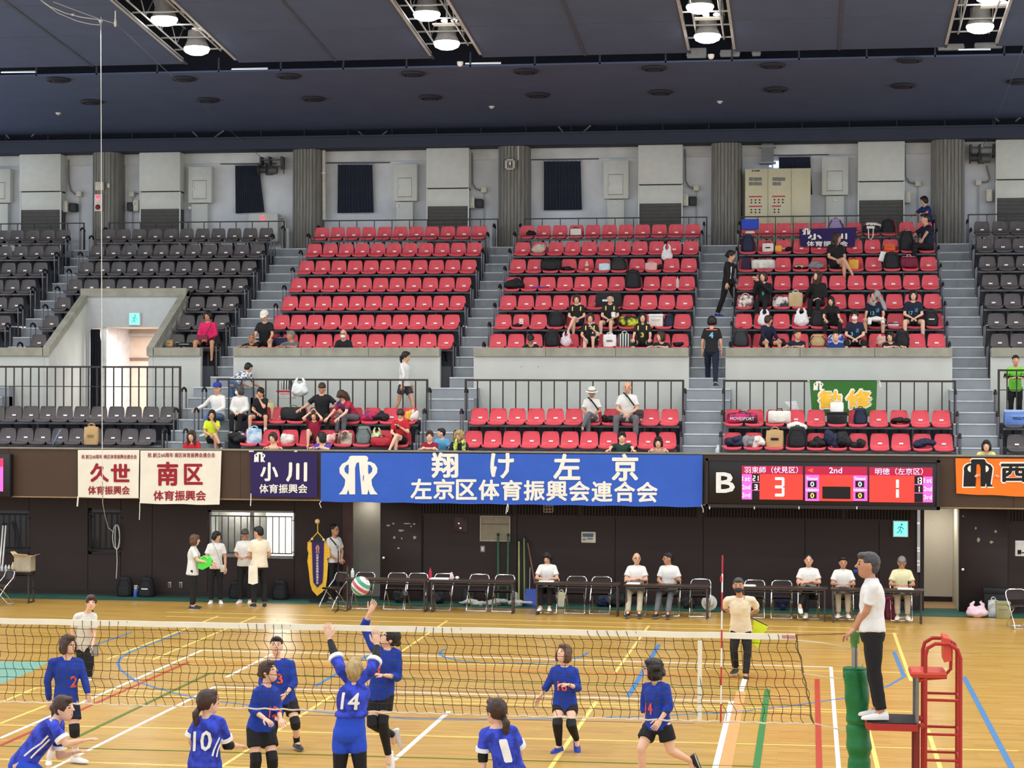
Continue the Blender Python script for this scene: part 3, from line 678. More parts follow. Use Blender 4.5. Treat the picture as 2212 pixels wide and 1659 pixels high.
# ================================================================== BACK WALL EQUIPMENT
ACM = M((212, 214, 206), .5, var=.04, name='ivory_air_unit_steel')
GRIL = M((84, 82, 78), .6, var=.1, name='grey_air_grille')
def air_unit(px0, px1, yt, yb1, yb2, label):
 Y = 53.72; x0, x1 = XY(px0, Y), XY(px1, Y); z3 = min(11.43, ZY(yt, Y, (px0+px1)/2)); z2 = ZY(yb1, Y, (px0+px1)/2); z1 = ZY(yb2, Y, (px0+px1)/2)
 t = thing('air_unit', label, 'air unit', (x0, Y, 8.62), group='tall ivory air units along the back wall')
 obj('hood', MB().box((x0, Y, z2+.02), (x1, YB-.06, z3), bev=.012), ACM, t)
 obj('front_panel', MB().box((x0+.03, Y+.05, z1), (x1-.03, YB-.06, z2-.01), bev=.01), ACM, t)
 obj('slot', MB().box((x0+.02, Y+.10, z2-.02), (x1-.02, YB-.1, z2+.03)), BLACK, t, smooth=0)
 obj('body', MB().box((x0+.03, Y+.08, 8.62), (x1-.03, YB-.06, z1)), GRIL, t, smooth=0)
 for i in range(6):
  z = z1-.06-i*.10
  obj('grille_blade', MB().box((x0+.06, Y+.055, z-.03), (x1-.06, Y+.08, z)), GRIL, t, smooth=0)
 for x in (x0+.015, x1-.015): obj('corner_post', MB().box((x-.018, Y+.045, 8.62), (x+.018, Y+.08, z2)), ACM, t, smooth=0)
for a, b, c, d, e, nm in [(40, 129, 327, 414, 453, 'ivory air unit left of the first pillar, switch box beside it'), (299, 387, 324, 414, 451, 'ivory air unit right of the pillar with the red alarm'), (919, 1011, 317, 407, 445, 'ivory air unit left of the pillar with the speaker'), (1377, 1473, 308, 399, 439, 'ivory air unit above the red centre block, near its right end'), (1852, 1953, 298, 392, 432, 'ivory air unit between control cabinet and the last pillar'), (2150, 2246, 291, 388, 427, 'ivory air unit cut by the right edge of the view')]: air_unit(a, b, c, d, e, nm)
def wall_cabinet(px0, px1, yt, yb, dx0, dx1, label):
 Y = 53.98; x0, x1 = XY(px0, Y), XY(px1, Y); m_ = (px0+px1)/2; z1, z0 = ZY(yt, Y, m_), ZY(yb, Y, m_)
 t = thing('wall_cabinet', label, 'cabinet', (x0, Y, 8.62), group='grey hose cabinets along the back wall')
 obj('body', MB().box((x0, Y, z0), (x1, YB-.02, z1), bev=.012), ACM, t)
 wd = x1-x0; d = obj('door', MB().box((x0+wd*.2, Y-.012, z0+.12), (x1-wd*.22, Y+.002, z1-.40), bev=.004), M((218, 220, 212), .5, var=.03, name='grey_cabinet_door'), t)
 obj('door_edge', MB().box((x0+wd*.19, Y-.004, z0+.105), (x1-wd*.21, Y, z1-.385)), M((110, 110, 106), .6, name='door_gap_grey'), t, smooth=0)
 obj('latch', MB().box((x0+wd*.225, Y-.03, (z0+z1)/2-.17), (x0+wd*.26, Y-.01, (z0+z1)/2-.08)), STEEL, d, smooth=0)
 obj('duct', MB().box((XY(dx0, Y), Y+.04, 8.62), (XY(dx1, Y), YB-.02, z0-.03), bev=.01), ACM, t)
 obj('round_lamp', MB().lathe((XY(dx0, Y)+.04*(1 if dx0 > 700 else -1)+(.2 if dx0 > 1200 else 0), Y+.04, z0-.14), [(.045, 0), (.05, -.02), (.035, -.04), (.005, -.05)], 10, axis='y'), WHITE, t)
 obj('wall_shelf', MB().box((XY(dx1, Y)+.02, Y+.1, 8.62), (XY(dx1, Y)+.28, YB-.02, 8.86)), ACM, t, smooth=0)
for a, b, c, d, e, f, nm in [(-32, 20, 365, 438, -24, 14, 'grey wall cabinet cut by the left edge of the view'), (405, 455, 360, 438, 411, 446, 'grey wall cabinet left of the first navy curtain'), (848, 899, 354, 434, 854, 890, 'grey wall cabinet right of the second navy curtain'), (1302, 1356, 346, 429, 1310, 1347, 'grey wall cabinet right of the third navy curtain'), (1774, 1831, 338, 421, 1783, 1822, 'grey wall cabinet right of the control panel')]: wall_cabinet(a, b, c, d, e, f, nm)
NAVY = M((42, 48, 62), .9, var=.12, scale=4, name='navy_curtain_cloth')
def wall_curtain(pts, label, wave=14):
 """pts: top-left, top-right, bottom-right, bottom-left pixels"""
 Y = 54.12; P = [atY(x, y, Y) for x, y in pts]; n = 40; mb = MB(); rs = []
 for k in range(13):
  t = k/12; a = P[0].lerp(P[3], t); b = P[1].lerp(P[2], t); row = []
  for s_ in range(n+1): q = a.lerp(b, s_/n); q.y = Y+.022*math.sin(s_/n*wave*2*3.1416)*(.6+.4*t); row.append(q)
  rs.append(row+[q+V((0, .02, 0)) for q in row[::-1]])
 t = thing('wall_curtain', label, 'curtain', (P[3].x, Y, P[3].z), group='navy curtains on the back wall')
 obj('curtain_cloth', mb.rings(rs), NAVY, t)
 a, b = P[0], P[1]; obj('curtain_rod', MB().tube([a+V((-.45, .05, .06)), b+V((.5, .05, .06))], .016, 6), STEEL, t)
 for i in range(9):
  q = a.lerp(b, i/8); obj('curtain_ring', MB().tube([q+V((.03*math.cos(u), .05, .035+.035*math.sin(u))) for u in [j*6.283/8 for j in range(8)]], .006, 4, closed=True), STEEL, t)
wall_curtain([(508, 358), (559, 358), (571, 458), (509, 461)], 'narrow navy curtain between cabinet and winch, left of the second pillar')
wall_curtain([(730, 356), (804, 356), (807, 459), (729, 460)], 'wide navy curtain right of the second pillar')
wall_curtain([(1175, 349), (1254, 348), (1257, 453), (1175, 454)], 'wide navy curtain right of the pillar with the speaker')
wall_curtain([(1683, 340), (1750, 339), (1755, 420), (1683, 420)], 'navy curtain half hidden behind the ivory control cabinet')

# control cabinet
Y = 53.45; cbx = [XY(1608, Y), XY(1657.5, Y), XY(1708, Y), XY(1750, Y)]; zt_ = ZY(364, Y, 1680)
CAB = M((212, 204, 170), .45, var=.03, name='ivory_control_cabinet')
t = thing('control_cabinet', 'three-door ivory control cabinet with meters and switches above the right block', 'cabinet', (cbx[0], Y, 8.62))
obj('cabinet_body', MB().box((cbx[0], Y+.02, 8.62), (cbx[3], 54.0, zt_)), CAB, t, smooth=0)
doors = [obj('door', MB().box((a+.012, Y-.01, 8.70), (b-.012, Y+.018, zt_-.02), bev=.008), CAB, t) for a, b in zip(cbx, cbx[1:])]
MET = M((60, 66, 62), .3, name='meter_glass'); REDL = M((196, 70, 78), .4, name='pale_red_lamp_label')
for di, xs, ys in [(0, (1622, 1632, 1641.5), (387, 397)), (1, (1673, 1682.5, 1692), (387, 397))]:
 for yy in ys:
  for x in xs:
   if di == 1 and yy == 397 and x == 1692: continue
   c = atY(x, yy, Y); m_ = obj('meter', MB().box((c.x-.05, Y-.03, c.z-.045), (c.x+.05, Y-.008, c.z+.045)), M((120, 122, 116), .4, name='meter_rim'), doors[di], smooth=0)
for di, xs, y_ in [(0, (1623, 1632, 1641), 425), (0, (1623, 1632, 1641), 446), (1, (1673, 1682, 1691), 424.5), (1, (1673, 1682), 445.5)]:
 c0, c1 = atY(xs[0]-5, y_, Y), atY(xs[-1]+5, y_, Y); obj('name_strip', MB().box((c0.x, Y-.018, c0.z-.02), (c1.x, Y-.008, c0.z+.02)), REDL, doors[di], smooth=0)
 for dy in (7, 13):
  for x in xs:
   c = atY(x, y_+dy, Y); obj('switch_knob', MB().lathe((c.x, Y-.008, c.z), [(.022, 0), (.02, -.025), (.003, -.028)], 8, axis='y'), BLACK, doors[di])
for di, x, y_ in [(0, 1632, 376), (2, 1728.5, 375)]:
 c = atY(x, y_, Y); obj('pilot_lamp', MB().lathe((c.x, Y-.008, c.z), [(.03, 0), (.03, -.015), (.018, -.03), (.003, -.032)], 10, axis='y'), M((220, 214, 190), .3), doors[di])
mb = MB(); Pm = lambda u, v: (u, Y-.0115, v)
a, b = atY(1624, 371, Y), atY(1641, 367, Y); letters(mb, '動力制御盤', (a.x, a.z, b.x, b.z), Pm); obj('cabinet_lettering', mb, BLACK, doors[0], smooth=0)
for di, x in ((0, 1649), (1, 1663), (2, 1715)):
 c = atY(x, 449, Y); obj('door_handle', MB().box((c.x-.012, Y-.03, c.z-.05), (c.x+.012, Y-.008, c.z+.05)), STEEL, doors[di], smooth=0)
# duct on top of it and a cold bright window gap behind
t = thing('vertical_duct', 'galvanised duct running up the wall above the control cabinet', 'duct', (XY(1648, 54), 54, 10.0))
a, b = atY(1645, 345, 53.9), atY(1671, 310, 53.9)
obj('duct_body', MB().box((a.x, 53.9, a.z-.1), (b.x, 54.22, b.z)), M((120, 122, 120), .5, .3, name='duct_zinc'), t, smooth=0)
for y_ in (316, 351):
 q = ZY(y_, 53.88, 1660); obj('duct_flange', MB().box((a.x-.06, 53.86, q-.02), (b.x+.06, 54.22, q+.02)), M((150, 152, 148), .5, .3, name='duct_flange_zinc'), t, smooth=0)
a, b = atY(1671, 362, 54.2), atY(1682, 348, 54.2)
EMB = M((200, 222, 255), .4, var=.0, emit=1.6, name='daylight_gap')
struct('window_4', MB().box((a.x, 54.2, a.z), (b.x, 54.24, b.z)), EMB, None, smooth=0)
c = atY(1664, 359, 53.7); struct('window_5', MB().cbox((c.x, 53.7, c.z), (.06, .03, .05)), EMB, None, smooth=0)

# winches
def winch(px, py, label):
 c = atY(px, py, 53.95); t = thing('wall_winch', label, 'winch', (c.x, 53.95, c.z), group='cable winches high on the back wall')
 G = M((96, 96, 94), .6, .3, name='winch_grey_steel'); D = M((74, 74, 74), .6, .3, name='winch_dark_steel')
 for dz in (.16, -.02): obj('mounting_rail', MB().box((c.x-.34, 53.95, c.z+dz-.02), (c.x+.36, 53.99, c.z+dz+.02)), G, t, smooth=0)
 for dx in (-.30, -.06, .30): obj('bracket', MB().box((c.x+dx-.025, 53.9, c.z-.10), (c.x+dx+.025, YB-.05, c.z+.24)), D, t, smooth=0)
 obj('drum', MB().lathe((c.x-.34, 53.85, c.z-.14), [(.15, 0), (.15, .03), (.09, .03), (.09, .22), (.15, .22), (.15, .25)], 14, axis='x'), D, t)
 obj('motor', MB().lathe((c.x-.05, 53.86, c.z-.16), [(.04, 0), (.10, .02), (.11, .2), (.09, .25), (.03, .27)], 12, axis='x'), G, t)
 obj('gear_box', MB().box((c.x-.12, 53.78, c.z-.28), (c.x+.06, 53.98, c.z-.04), bev=.02), D, t)
 obj('brace', MB().tube([(c.x+.34, 53.9, c.z+.2), (c.x+.38, 53.9, c.z-.25)], .018, 6), G, t)
winch(586, 357, 'grey cable winch above the right edge of the narrow navy curtain')
winch(2122, 331, 'grey cable winch right of the last pillar')

# small boxes, conduits, alarm
IV = M((214, 210, 196), .5, var=.03, name='ivory_box')
def junction(px, py, label, conduit, down=True):
 c = atY(px, py, 54.1); t = thing('junction_box', label, 'junction box', (c.x, 54.1, c.z), group='ivory junction boxes on the back wall')
 obj('box', MB().box((c.x-.075, 54.08, c.z-.075), (c.x+.075, YB-.01, c.z+.075), bev=.012), IV, t)
 if down: obj('lower_conduit', MB().tube([(c.x, 54.18, c.z-.07), (c.x, 54.18, 8.62)], .014, 6), M((168, 172, 178), .5), t)
 if conduit:
  P = [atY(x, y, 54.16) for x, y in conduit]; obj('conduit', MB().tube(P, .022, 6), M((128, 130, 132), .5, name='conduit_grey'), t)
junction(170, 419, 'ivory junction box left of the first pillar', [(163, 420), (153, 412), (149, 395), (148, 345)])
junction(284, 419, 'ivory junction box right of the first pillar', [(290, 419), (298, 418)])
junction(1045, 410, 'ivory junction box left of the speaker pillar', [(1038, 411), (1028, 408), (1021, 396), (1020, 330)])
junction(1504, 406, 'ivory junction box left of the fourth pillar', [(1497, 407), (1488, 403), (1481, 390), (1480, 322)])
junction(1983, 396, 'ivory junction box left of the last pillar', [(1976, 397), (1965, 394), (1956, 382), (1955, 312)])
junction(2114, 394, 'ivory junction box right of the last pillar', [(2122, 394), (2133, 393), (2138, 385), (2134, 372), (2131, 358)])
def starter(px, py, label, flip=1):
 c = atY(px, py, 53.95); t = thing('switch_box', label, 'switch box', (c.x, 53.95, c.z), group='switch boxes beside the air units')
 obj('box', MB().box((c.x-.075, 53.92, c.z-.16), (c.x+.075, YB-.02, c.z+.16), bev=.015), IV, t)
 obj('lever', MB().box((c.x+.05*flip-.015, 53.87, c.z+.02), (c.x+.05*flip+.015, 53.93, c.z+.08)), M((230, 230, 226), .4), t, smooth=0)
 if not flip: return
 x = c.x+.19*flip; obj('side_unit', MB().box((x-.10, 53.98, c.z-.14), (x+.10, YB-.02, c.z+.10), bev=.02), M((60, 60, 62), .6, name='dark_switch_unit'), t)
starter(141, 446, 'ivory switch box right of the leftmost full air unit'); starter(294, 444, 'ivory switch box left of the air unit by the alarm', -1)
starter(1019, 437, 'ivory switch box right of the air unit at the speaker pillar'); starter(1481, 432, 'ivory switch box right of the air unit of the centre block'); starter(1961, 425, 'ivory switch box right of the air unit before the last pillar', 0); starter(2137, 422, 'ivory switch box left of the rightmost air unit', 0)
# fire alarm and boxes on the first pillar
Yp = 53.46; c = atY(212.5, 438, Yp)
t = thing('fire_alarm', 'white fire alarm plate with lit red lamp on the first pillar', 'fire alarm', (c.x, Yp, c.z-.23))
obj('plate', MB().box((c.x-.115, Yp-.02, c.z-.24), (c.x+.115, Yp+.04, c.z+.24), bev=.01), M((226, 214, 206), .5), t)
b = atY(211.5, 425.5, Yp); obj('lamp', MB().lathe((b.x, Yp-.02, b.z), [(.05, 0), (.05, -.03), (.03, -.06), (.004, -.07)], 12, axis='y'), M((255, 70, 80), .3, emit=2.2, name='red_alarm_lamp'), t)
b = atY(212, 447.5, Yp); obj('bell', MB().lathe((b.x, Yp-.02, b.z), [(.07, 0), (.075, -.02), (.06, -.045), (.02, -.055), (.004, -.06)], 14, axis='y'), M((120, 30, 34), .4, name='dark_red_bell'), t)
c = atY(215, 402, Yp); t = thing('pillar_box', 'blank ivory box above the fire alarm on the first pillar', 'box', (c.x, Yp, c.z))
obj('cover', MB().box((c.x-.12, Yp-.03, c.z-.12), (c.x+.12, Yp+.05, c.z+.12), bev=.01), M((206, 200, 184), .5), t); obj('base', MB().box((c.x-.11, Yp-.01, c.z-.11), (c.x+.11, Yp+.08, c.z+.11)), IV, t, smooth=0)
c = atY(234.5, 401, Yp); tag(obj('pillar_switch', MB().box((c.x-.03, Yp-.02, c.z-.06), (c.x+.03, Yp+.05, c.z+.06), bev=.008), IV), 'small white switch right of the box on the first pillar', 'switch')
c = atY(1102.5, 356, Yp); t = thing('wall_speaker', 'square caged speaker on the third pillar', 'speaker', (c.x, Yp, c.z))
fr = MB()
for a, b_, e, f in [(-.13, .13, .11, .14), (-.13, .13, -.14, -.11), (-.13, -.10, -.14, .14), (.10, .13, -.14, .14)]: fr.box((c.x+a, Yp-.10, c.z+e), (c.x+b_, Yp-.07, c.z+f))
obj('cage_frame', fr, IV, t, smooth=0)
for i in range(4): obj('cage_bar', MB().box((c.x-.08+i*.053-.008, Yp-.10, c.z-.12), (c.x-.08+i*.053+.008, Yp-.085, c.z+.12)), IV, t, smooth=0)
obj('horn', MB().lathe((c.x, Yp+.05, c.z), [(.05, 0), (.06, -.06), (.085, -.11)], 12, axis='y'), M((50, 50, 52), .6), t)
obj('sounder', MB().cbox((c.x, Yp-.06, c.z+.03), (.06, .03, .08)), WHITE, t, smooth=0)
P = [atY(1119.5, 346, Yp), atY(1119, 316, Yp)]; tag(obj('pillar_conduit', MB().tube(P, .02, 6), IV), 'thin ivory conduit stub at the head of the third pillar', 'conduit')
P = [atY(700, 475, 53.9), atY(699, 325, 53.9)]
t = thing('white_pipe', 'white vertical pipe right of the second pillar', 'pipe', P[0]); obj('pipe', MB().tube(P, .055, 10), M((216, 212, 196), .5, name='cream_pipe'), t)
q = atY(699, 374, 53.9); obj('clamp', MB().box((q.x-.10, 53.84, q.z-.012), (q.x+.08, 53.98, q.z+.012)), STEEL, t, smooth=0)
# red-lamp hydrant box low on the wall
a, b = atY(537, 478, 53.9), atY(600, 461, 53.9)
t = thing('hydrant_box', 'grey box with lit red lamp under the narrow navy curtain', 'hydrant box', (a.x, 53.9, 8.62))
obj('box', MB().box((a.x, 53.9, 8.9), (b.x, YB-.02, b.z), bev=.012), ACM, t)
c = atY(567, 470, 53.9); obj('lamp', MB().lathe((c.x, 53.9, c.z), [(.05, 0), (.05, -.03), (.03, -.06), (.004, -.07)], 12, axis='y'), M((255, 70, 80), .3, emit=2.2, name='red_alarm_lamp'), t)
for y_ in (465.5, 470.5): c = atY(595, y_, 53.9); obj('indicator', MB().cbox((c.x, 53.89, c.z), (.04, .02, .04)), WHITE, t, smooth=0)
obj('side_pipe', MB().tube([(b.x, 54.1, b.z-.1), (b.x+.12, 54.1, b.z-.1), (b.x+.17, 54.1, b.z-.18), (b.x+.17, 54.1, 8.62)], .025, 8), M((196, 196, 188), .5), t)
obj('thick_pipe', MB().tube([(b.x+.1, 53.9, 9.25), (b.x+.3, 53.9, 9.25), (b.x+.3, 53.9, 8.62)], .05, 8), M((206, 206, 198), .5), t)

# ================================================================== ROOF: lamps, trusses, discs
LENS = bpy.data.materials.new('lamp_lens'); LENS.use_nodes = True
_b = LENS.node_tree.nodes['Principled BSDF']; _b.inputs['Emission Color'].default_value = (1, .99, .97, 1); _b.inputs['Emission Strength'].default_value = 14
LMET = M((150, 148, 146), .5, .1, name='lamp_housing')
lampnames = ['lower lamp of the first pair from the left', 'upper lamp of the first pair from the left', 'lower lamp of the second pair', 'upper lamp of the second pair', 'lower lamp of the third pair', 'upper lamp of the third pair, cut by the top edge', 'lower lamp of the rightmost pair', 'upper lamp of the rightmost pair, cut by the top edge']
for i, (lx_, ly_, yy) in enumerate([(425, 104, 44.6), (355, 40, 43.0), (965, 92, 44.6), (922, 29, 43.0), (1528, 77, 44.6), (1512, 13, 43.0), (2117, 56, 44.6), (2138, -10, 43.0)]):
 c = atY(lx_, ly_, yy); t = thing('high_bay_lamp', 'lit round high bay lamp, '+lampnames[i], 'lamp', c, group='high bay lamps in the roof bays')
 obj('housing', MB().lathe(c, [(.16, .42), (.2, .40), (.225, .16), (.29, .02), (.29, -.02), (.27, -.02)], 24), LMET, t)
 for k in range(8):
  u = k*.785; obj('cooling_fin', MB().box((c.x+.2*math.cos(u)-.012, c.y+.2*math.sin(u)-.012, c.z+.15), (c.x+.2*math.cos(u)+.012, c.y+.2*math.sin(u)+.012, c.z+.39)), LMET, t, smooth=0)
 obj('lens', MB().lathe(c, [(.265, .03), (.295, .01), (.30, -.03), (.265, -.10), (.16, -.15), (.01, -.17)], 24), LENS, t)
 obj('hook', MB().tube([c+V((0, 0, .40)), c+V((0, 0, .66))], .02, 6), STEEL, t)
TRM = M((170, 172, 174), .45, .2, name='pale_truss_steel')
for i, (a, b) in enumerate(slots):
 nm = ORD[i]; t = thing('roof_truss', 'pale steel lamp truss in the %s roof bay from the left' % nm, 'truss', ((a+b)/2, 46, 12.4), group='lamp trusses in the roof bays')
 for x in (a-.01, b+.01): obj('edge_rail', MB().prism([(x-.03, 40.5, zup(40.5)-.02), (x+.03, 40.5, zup(40.5)-.02), (x+.03, 45.9, zup(45.9)-.02), (x-.03, 45.9, zup(45.9)-.02)], (0, 0, .08)), M((190, 190, 188), .4, name='bay_edge_trim'), t, smooth=0)
 for x in (a+.22, b-.2):
  for dz in (.08, .62): obj('chord', MB().tube([(x, 40.5, zup(40.5)+dz), (x, 45.4, zup(45.4)+dz)], .022, 6), TRM, t)
  for k in range(8):
   y0 = 40.9+k*.55; z0, z1 = (.08, .62) if k % 2 else (.62, .08)
   obj('web', MB().tube([(x, y0, zup(y0)+z0), (x, y0+.55, zup(y0+.55)+z1)], .013, 5), TRM, t)
 for k in range(5):
  y0 = 41.3+k*1.0; obj('cross_bar', MB().tube([(a, y0, zup(y0)+.1), (b, y0, zup(y0)+.1)], .02, 6), TRM, t)
 fx_ = [446, 965, 1530, 2150][i]; c = atY(fx_, [57, 47, 34, 8][i], 43.9)
 t2 = thing('flood_light_pair', 'small pair of lit flood lights on a white tray, %s roof bay' % nm, 'lamp', c, group='small flood lights in the roof bays')
 obj('tray', MB().cbox((c.x, 43.9, c.z-.06), (.62, .25, .03)), WHITE, t2, smooth=0)
 for dx in (-.1, .13): obj('flood_lens', MB().lathe((c.x+dx+.05, 43.85, c.z+.02), [(.03, .03), (.075, 0), (.06, -.03), (.005, -.04)], 10), LENS, t2)
 obj('tray_bracket', MB().box((c.x-.02, 43.89, c.z-.05), (c.x+.02, 43.93, c.z+.5)), STEEL, t2, smooth=0)
# sound discs on the low ceiling
DISC = M((40, 41, 52), .7, name='dark_diffuser_disc')
rows = {'near': [(126, 171), (398, 169), (624, 163), (892, 158), (1136, 153), (1413, 146), (1669, 140), (1965, 128)], 'far': [(198, 219), (449, 215), (677, 212), (930, 209), (1162, 204), (1427, 198), (1676, 192), (1951, 184), (2202, 175)]}
for rn, lst in rows.items():
 for i, (x, y) in enumerate(lst):
  lo_, hi_ = 46.6, 53.8
  for _ in range(40):
   mid = (lo_+hi_)/2
   if atY(x, y, mid).z > zlo(mid): hi_ = mid
   else: lo_ = mid
  c = atY(x, y, lo_); c.z = zlo(lo_)
  t = thing('ceiling_diffuser', 'dark round ceiling diffuser, %s from the left in the %s row' % (ORD[i], 'upper' if rn == 'near' else 'lower'), 'diffuser', c, group='round diffusers in the low ceiling')
  obj('outer_ring', MB().lathe(c, [(.30, .0), (.29, -.05), (.22, -.07), (.21, -.03)], 20), DISC, t); obj('inner_cone', MB().lathe(c, [(.19, -.02), (.15, -.08), (.01, -.09)], 20), DISC, t)
for i, (x, y) in enumerate([(126, 244), (1062, 230), (1555, 219)]):
 lo_, hi_ = 46.6, 53.8
 for _ in range(40):
  mid = (lo_+hi_)/2
  if atY(x, y, mid).z > zlo(mid): hi_ = mid
  else: lo_ = mid
 c = atY(x, y, lo_); c.z = zlo(lo_); t = thing('smoke_detector', 'small white smoke detector in the low ceiling, %s from the left' % ORD[i], 'smoke detector', c, group='smoke detectors')
 obj('base', MB().lathe(c, [(.075, .01), (.075, -.02), (.05, -.03)], 14), WHITE, t); obj('head', MB().lathe(c, [(.045, -.02), (.04, -.055), (.01, -.065)], 12), M((206, 196, 186), .5), t)
for i, (x, y) in enumerate([(994, 138), (1536, 122)]):
 c = atY(x, y, 46.35); t = thing('ceiling_sensor', 'white dome sensor under the %s lamp pair' % ('second', 'third')[i], 'sensor', c)
 obj('base', MB().lathe(c, [(.075, .05), (.075, 0), (.07, -.02)], 14), WHITE, t); obj('dome', MB().lathe(c, [(.06, -.02), (.055, -.05), (.01, -.07)], 12), M((240, 238, 230), .3), t)
TUBE = M((220, 240, 255), .4, var=0, emit=.9, name='tube_lamp')
for i, (x0, x1, y) in enumerate([(2, 78, 159), (500, 578, 152), (1005, 1082, 140), (2070, 2140, 110)]):
 a, b = atY(x0, y-2, 46.52), atY(x1, y-2-(x1-x0)*.01, 46.52); t = thing('tube_light', 'lit tube light in the roof gap, %s from the left' % ORD[i], 'lamp', a, group='tube lights in the roof gap')
 obj('tube', MB().tube([a, b], .009, 6), TUBE, t); obj('batten', MB().box((a.x, 46.53, a.z+.01), (b.x, 46.57, a.z+.03)), WHITE, t, smooth=0)
# hoist ropes
ROPE = M((206, 204, 196), .8, name='pale_rope')
Yr = 40.0; a = atY(218, 46, Yr)
t = thing('hoist_rope', 'long thin pale rope hanging from the roof past the brown seats to the court wall', 'rope', atY(250, 1250, 43.85))
obj('rope', MB().tube([a]+[atY(218+.03*(y-46)/10, y, Yr) for y in range(140, 1060, 60)]+[atY(222, 1088, 42.6), atY(227, 1115, 43.3), atY(234, 1140, 43.8), atY(246, 1150, 43.85)], .009, 5), ROPE, t)
obj('coil', MB().tube([atY(252+9*math.cos(u)*(.7+.3*math.sin(u*.5)), 1160+27*math.sin(u), 43.86+.002*u) for u in [j*.45 for j in range(44)]], .010, 5), ROPE, t)
obj('tail', MB().tube([atY(252, 1185, 43.86), atY(253, 1215, 43.87), atY(251, 1250, 43.87)], .010, 5), ROPE, t)
obj('pulley', MB().lathe(a, [(.03, .10), (.05, .06), (.05, 0), (.02, -.05)], 10), STEEL, t)
t = thing('slack_cable', 'pair of slack cables sagging from the top left of the roof to the hoist rope', 'cable', a)
obj('cable', MB().tube([atY(x, y, Yr) for x, y in [(88, 0), (108, 14), (140, 28), (175, 37), (218, 43)]], .010, 5), ROPE, t); obj('cable', MB().tube([atY(x, y, Yr) for x, y in [(92, 4), (125, 28), (165, 45), (195, 52), (216, 54)]], .008, 5), ROPE, t)
obj('cable', MB().tube([atY(x, y, Yr) for x, y in [(115, 4), (160, 21), (218, 42), (246, 50)]], .006, 5), ROPE, t); c = atY(157, 32, Yr); obj('connector', MB().cbox(c, (.05, .03, .04)), IV, t, smooth=0)
t = thing('winch_wire', 'thin steel wire running from the roof down to the winch by the narrow curtain', 'wire', atY(560, 340, 53.9))
obj('wire', MB().tube([atY(250, 51, 40.0), atY(510, 294, 53.2), atY(562, 338, 53.9)], .008, 5), M((120, 120, 124), .5, .5), t); c = atY(249, 46, Yr); obj('insulator', MB().lathe(c, [(.012, .22), (.016, .05), (.03, -.02), (.03, -.08), (.01, -.12)], 8), M((226, 222, 206), .5), t)
t = thing('winch_wire', 'thin steel wire running from the roof to the winch right of the last pillar', 'wire', atY(2120, 320, 53.9))
obj('wire', MB().tube([atY(2216, 90, 42.5), atY(2152, 258, 53.2), atY(2122, 318, 53.9)], .008, 5), M((120, 120, 124), .5, .5), t); obj('shackle', MB().cbox(atY(2122, 316, 53.9), (.04, .04, .06)), STEEL, t, smooth=0)

# ================================================================== BANNERS
EMB_R = [(0, 1), (.36, 1), (.47, .975), (.50, .91), (.45, .85), (.62, .845), (.84, .79), (.97, .68), (.955, .56), (.80, .46), (.67, .38), (.70, .24), (.83, .10), (1, 0), (.60, 0), (.52, .13), (.46, 0), (.17, 0), (.17, .68), (.11, .80), (0, .835)]
EMB_H = [(.50, .77), (.62, .755), (.72, .67), (.68, .58), (.52, .52), (.50, .60)]
def emblem(mb, box, P, mi=0, hole=None, grow=0.0):
 x0, y0, x1, y1 = box; cx, hw = (x0+x1)/2, (x1-x0)/2
 q = lambda u, v: (cx+hw*u, y0+(y1-y0)*v)
 for sg in (1, -1):
  pts = [P(*q(sg*u, v)) for u, v in EMB_R]
  # strips of quads between the outline's outer and inner side keep the shape concave-safe
  bm = bmesh.new(); vs = [bm.verts.new(p) for p in pts]; f = bm.faces.new(vs); r_ = bmesh.ops.triangulate(bm, faces=[f]); bm.verts.index_update()
  mb.add([v.co[:] for v in bm.verts], [tuple(v.index for v in t.verts) for t in bm.faces], mi); bm.free()
  if hole is not None: mb.add([V(P(*q(sg*u, v)))+V((0, -.004, 0)) for u, v in EMB_H], [tuple(range(len(EMB_H)))], hole)
def clothM(rgb, name): return M(rgb, .85, var=.05, scale=2.2, bump=.25, bscale=7, name=name)
def banner(label, corners, Y, mat, amp=.012, sag=.012, seedv=0.0, group=None, cat='banner'):
 P0 = [atY(x, y, Y) for x, y in corners]; t = thing('cloth_banner', label, cat, (P0[3].x, Y, P0[3].z), group=group)
 def wave(x, z): return amp*(math.sin(x*3.1+seedv)+.6*math.sin(x*7.3+z*2+seedv*2)+.5*math.sin(z*4+x*1.3+seedv))
 n = max(16, int((P0[1].x-P0[0].x)/.07)); f, bk = [], []
 for k in range(13):
  for dst, dy in ((f, 0), (bk, .006)):
   row = []
   for i in range(n+1):
    u, v = i/n, k/12; a = P0[0].lerp(P0[1], u).lerp(P0[3].lerp(P0[2], u), v)
    a.z -= sag*math.sin(u*math.pi*max(1, round(n/14)))**2*v
    row.append(V((a.x, Y+wave(a.x, a.z)+dy, a.z)))
   dst.append(row)
 obj('cloth', MB().rings([a+b[::-1] for a, b in zip(f, bk)]), mat, t)
 def P(x, y, off=.007):
  q = atY(x, y, Y); return (q.x, Y+wave(q.x, q.z)-off, q.z)
 return t, P
def cord(t, pts, Y, r=.009): obj('tie_cord', MB().tube([atY(x, y, Y) for x, y in pts], r, 5), M((226, 222, 210), .8, name='white_cord'), t)
YBN = YF-.07
CREAM = clothM((226, 220, 204), 'cream_cloth'); CRIM = M((150, 30, 44), .8, var=.04, name='crimson_print'); INKW = M((232, 229, 218), .8, var=.03, name='white_print')
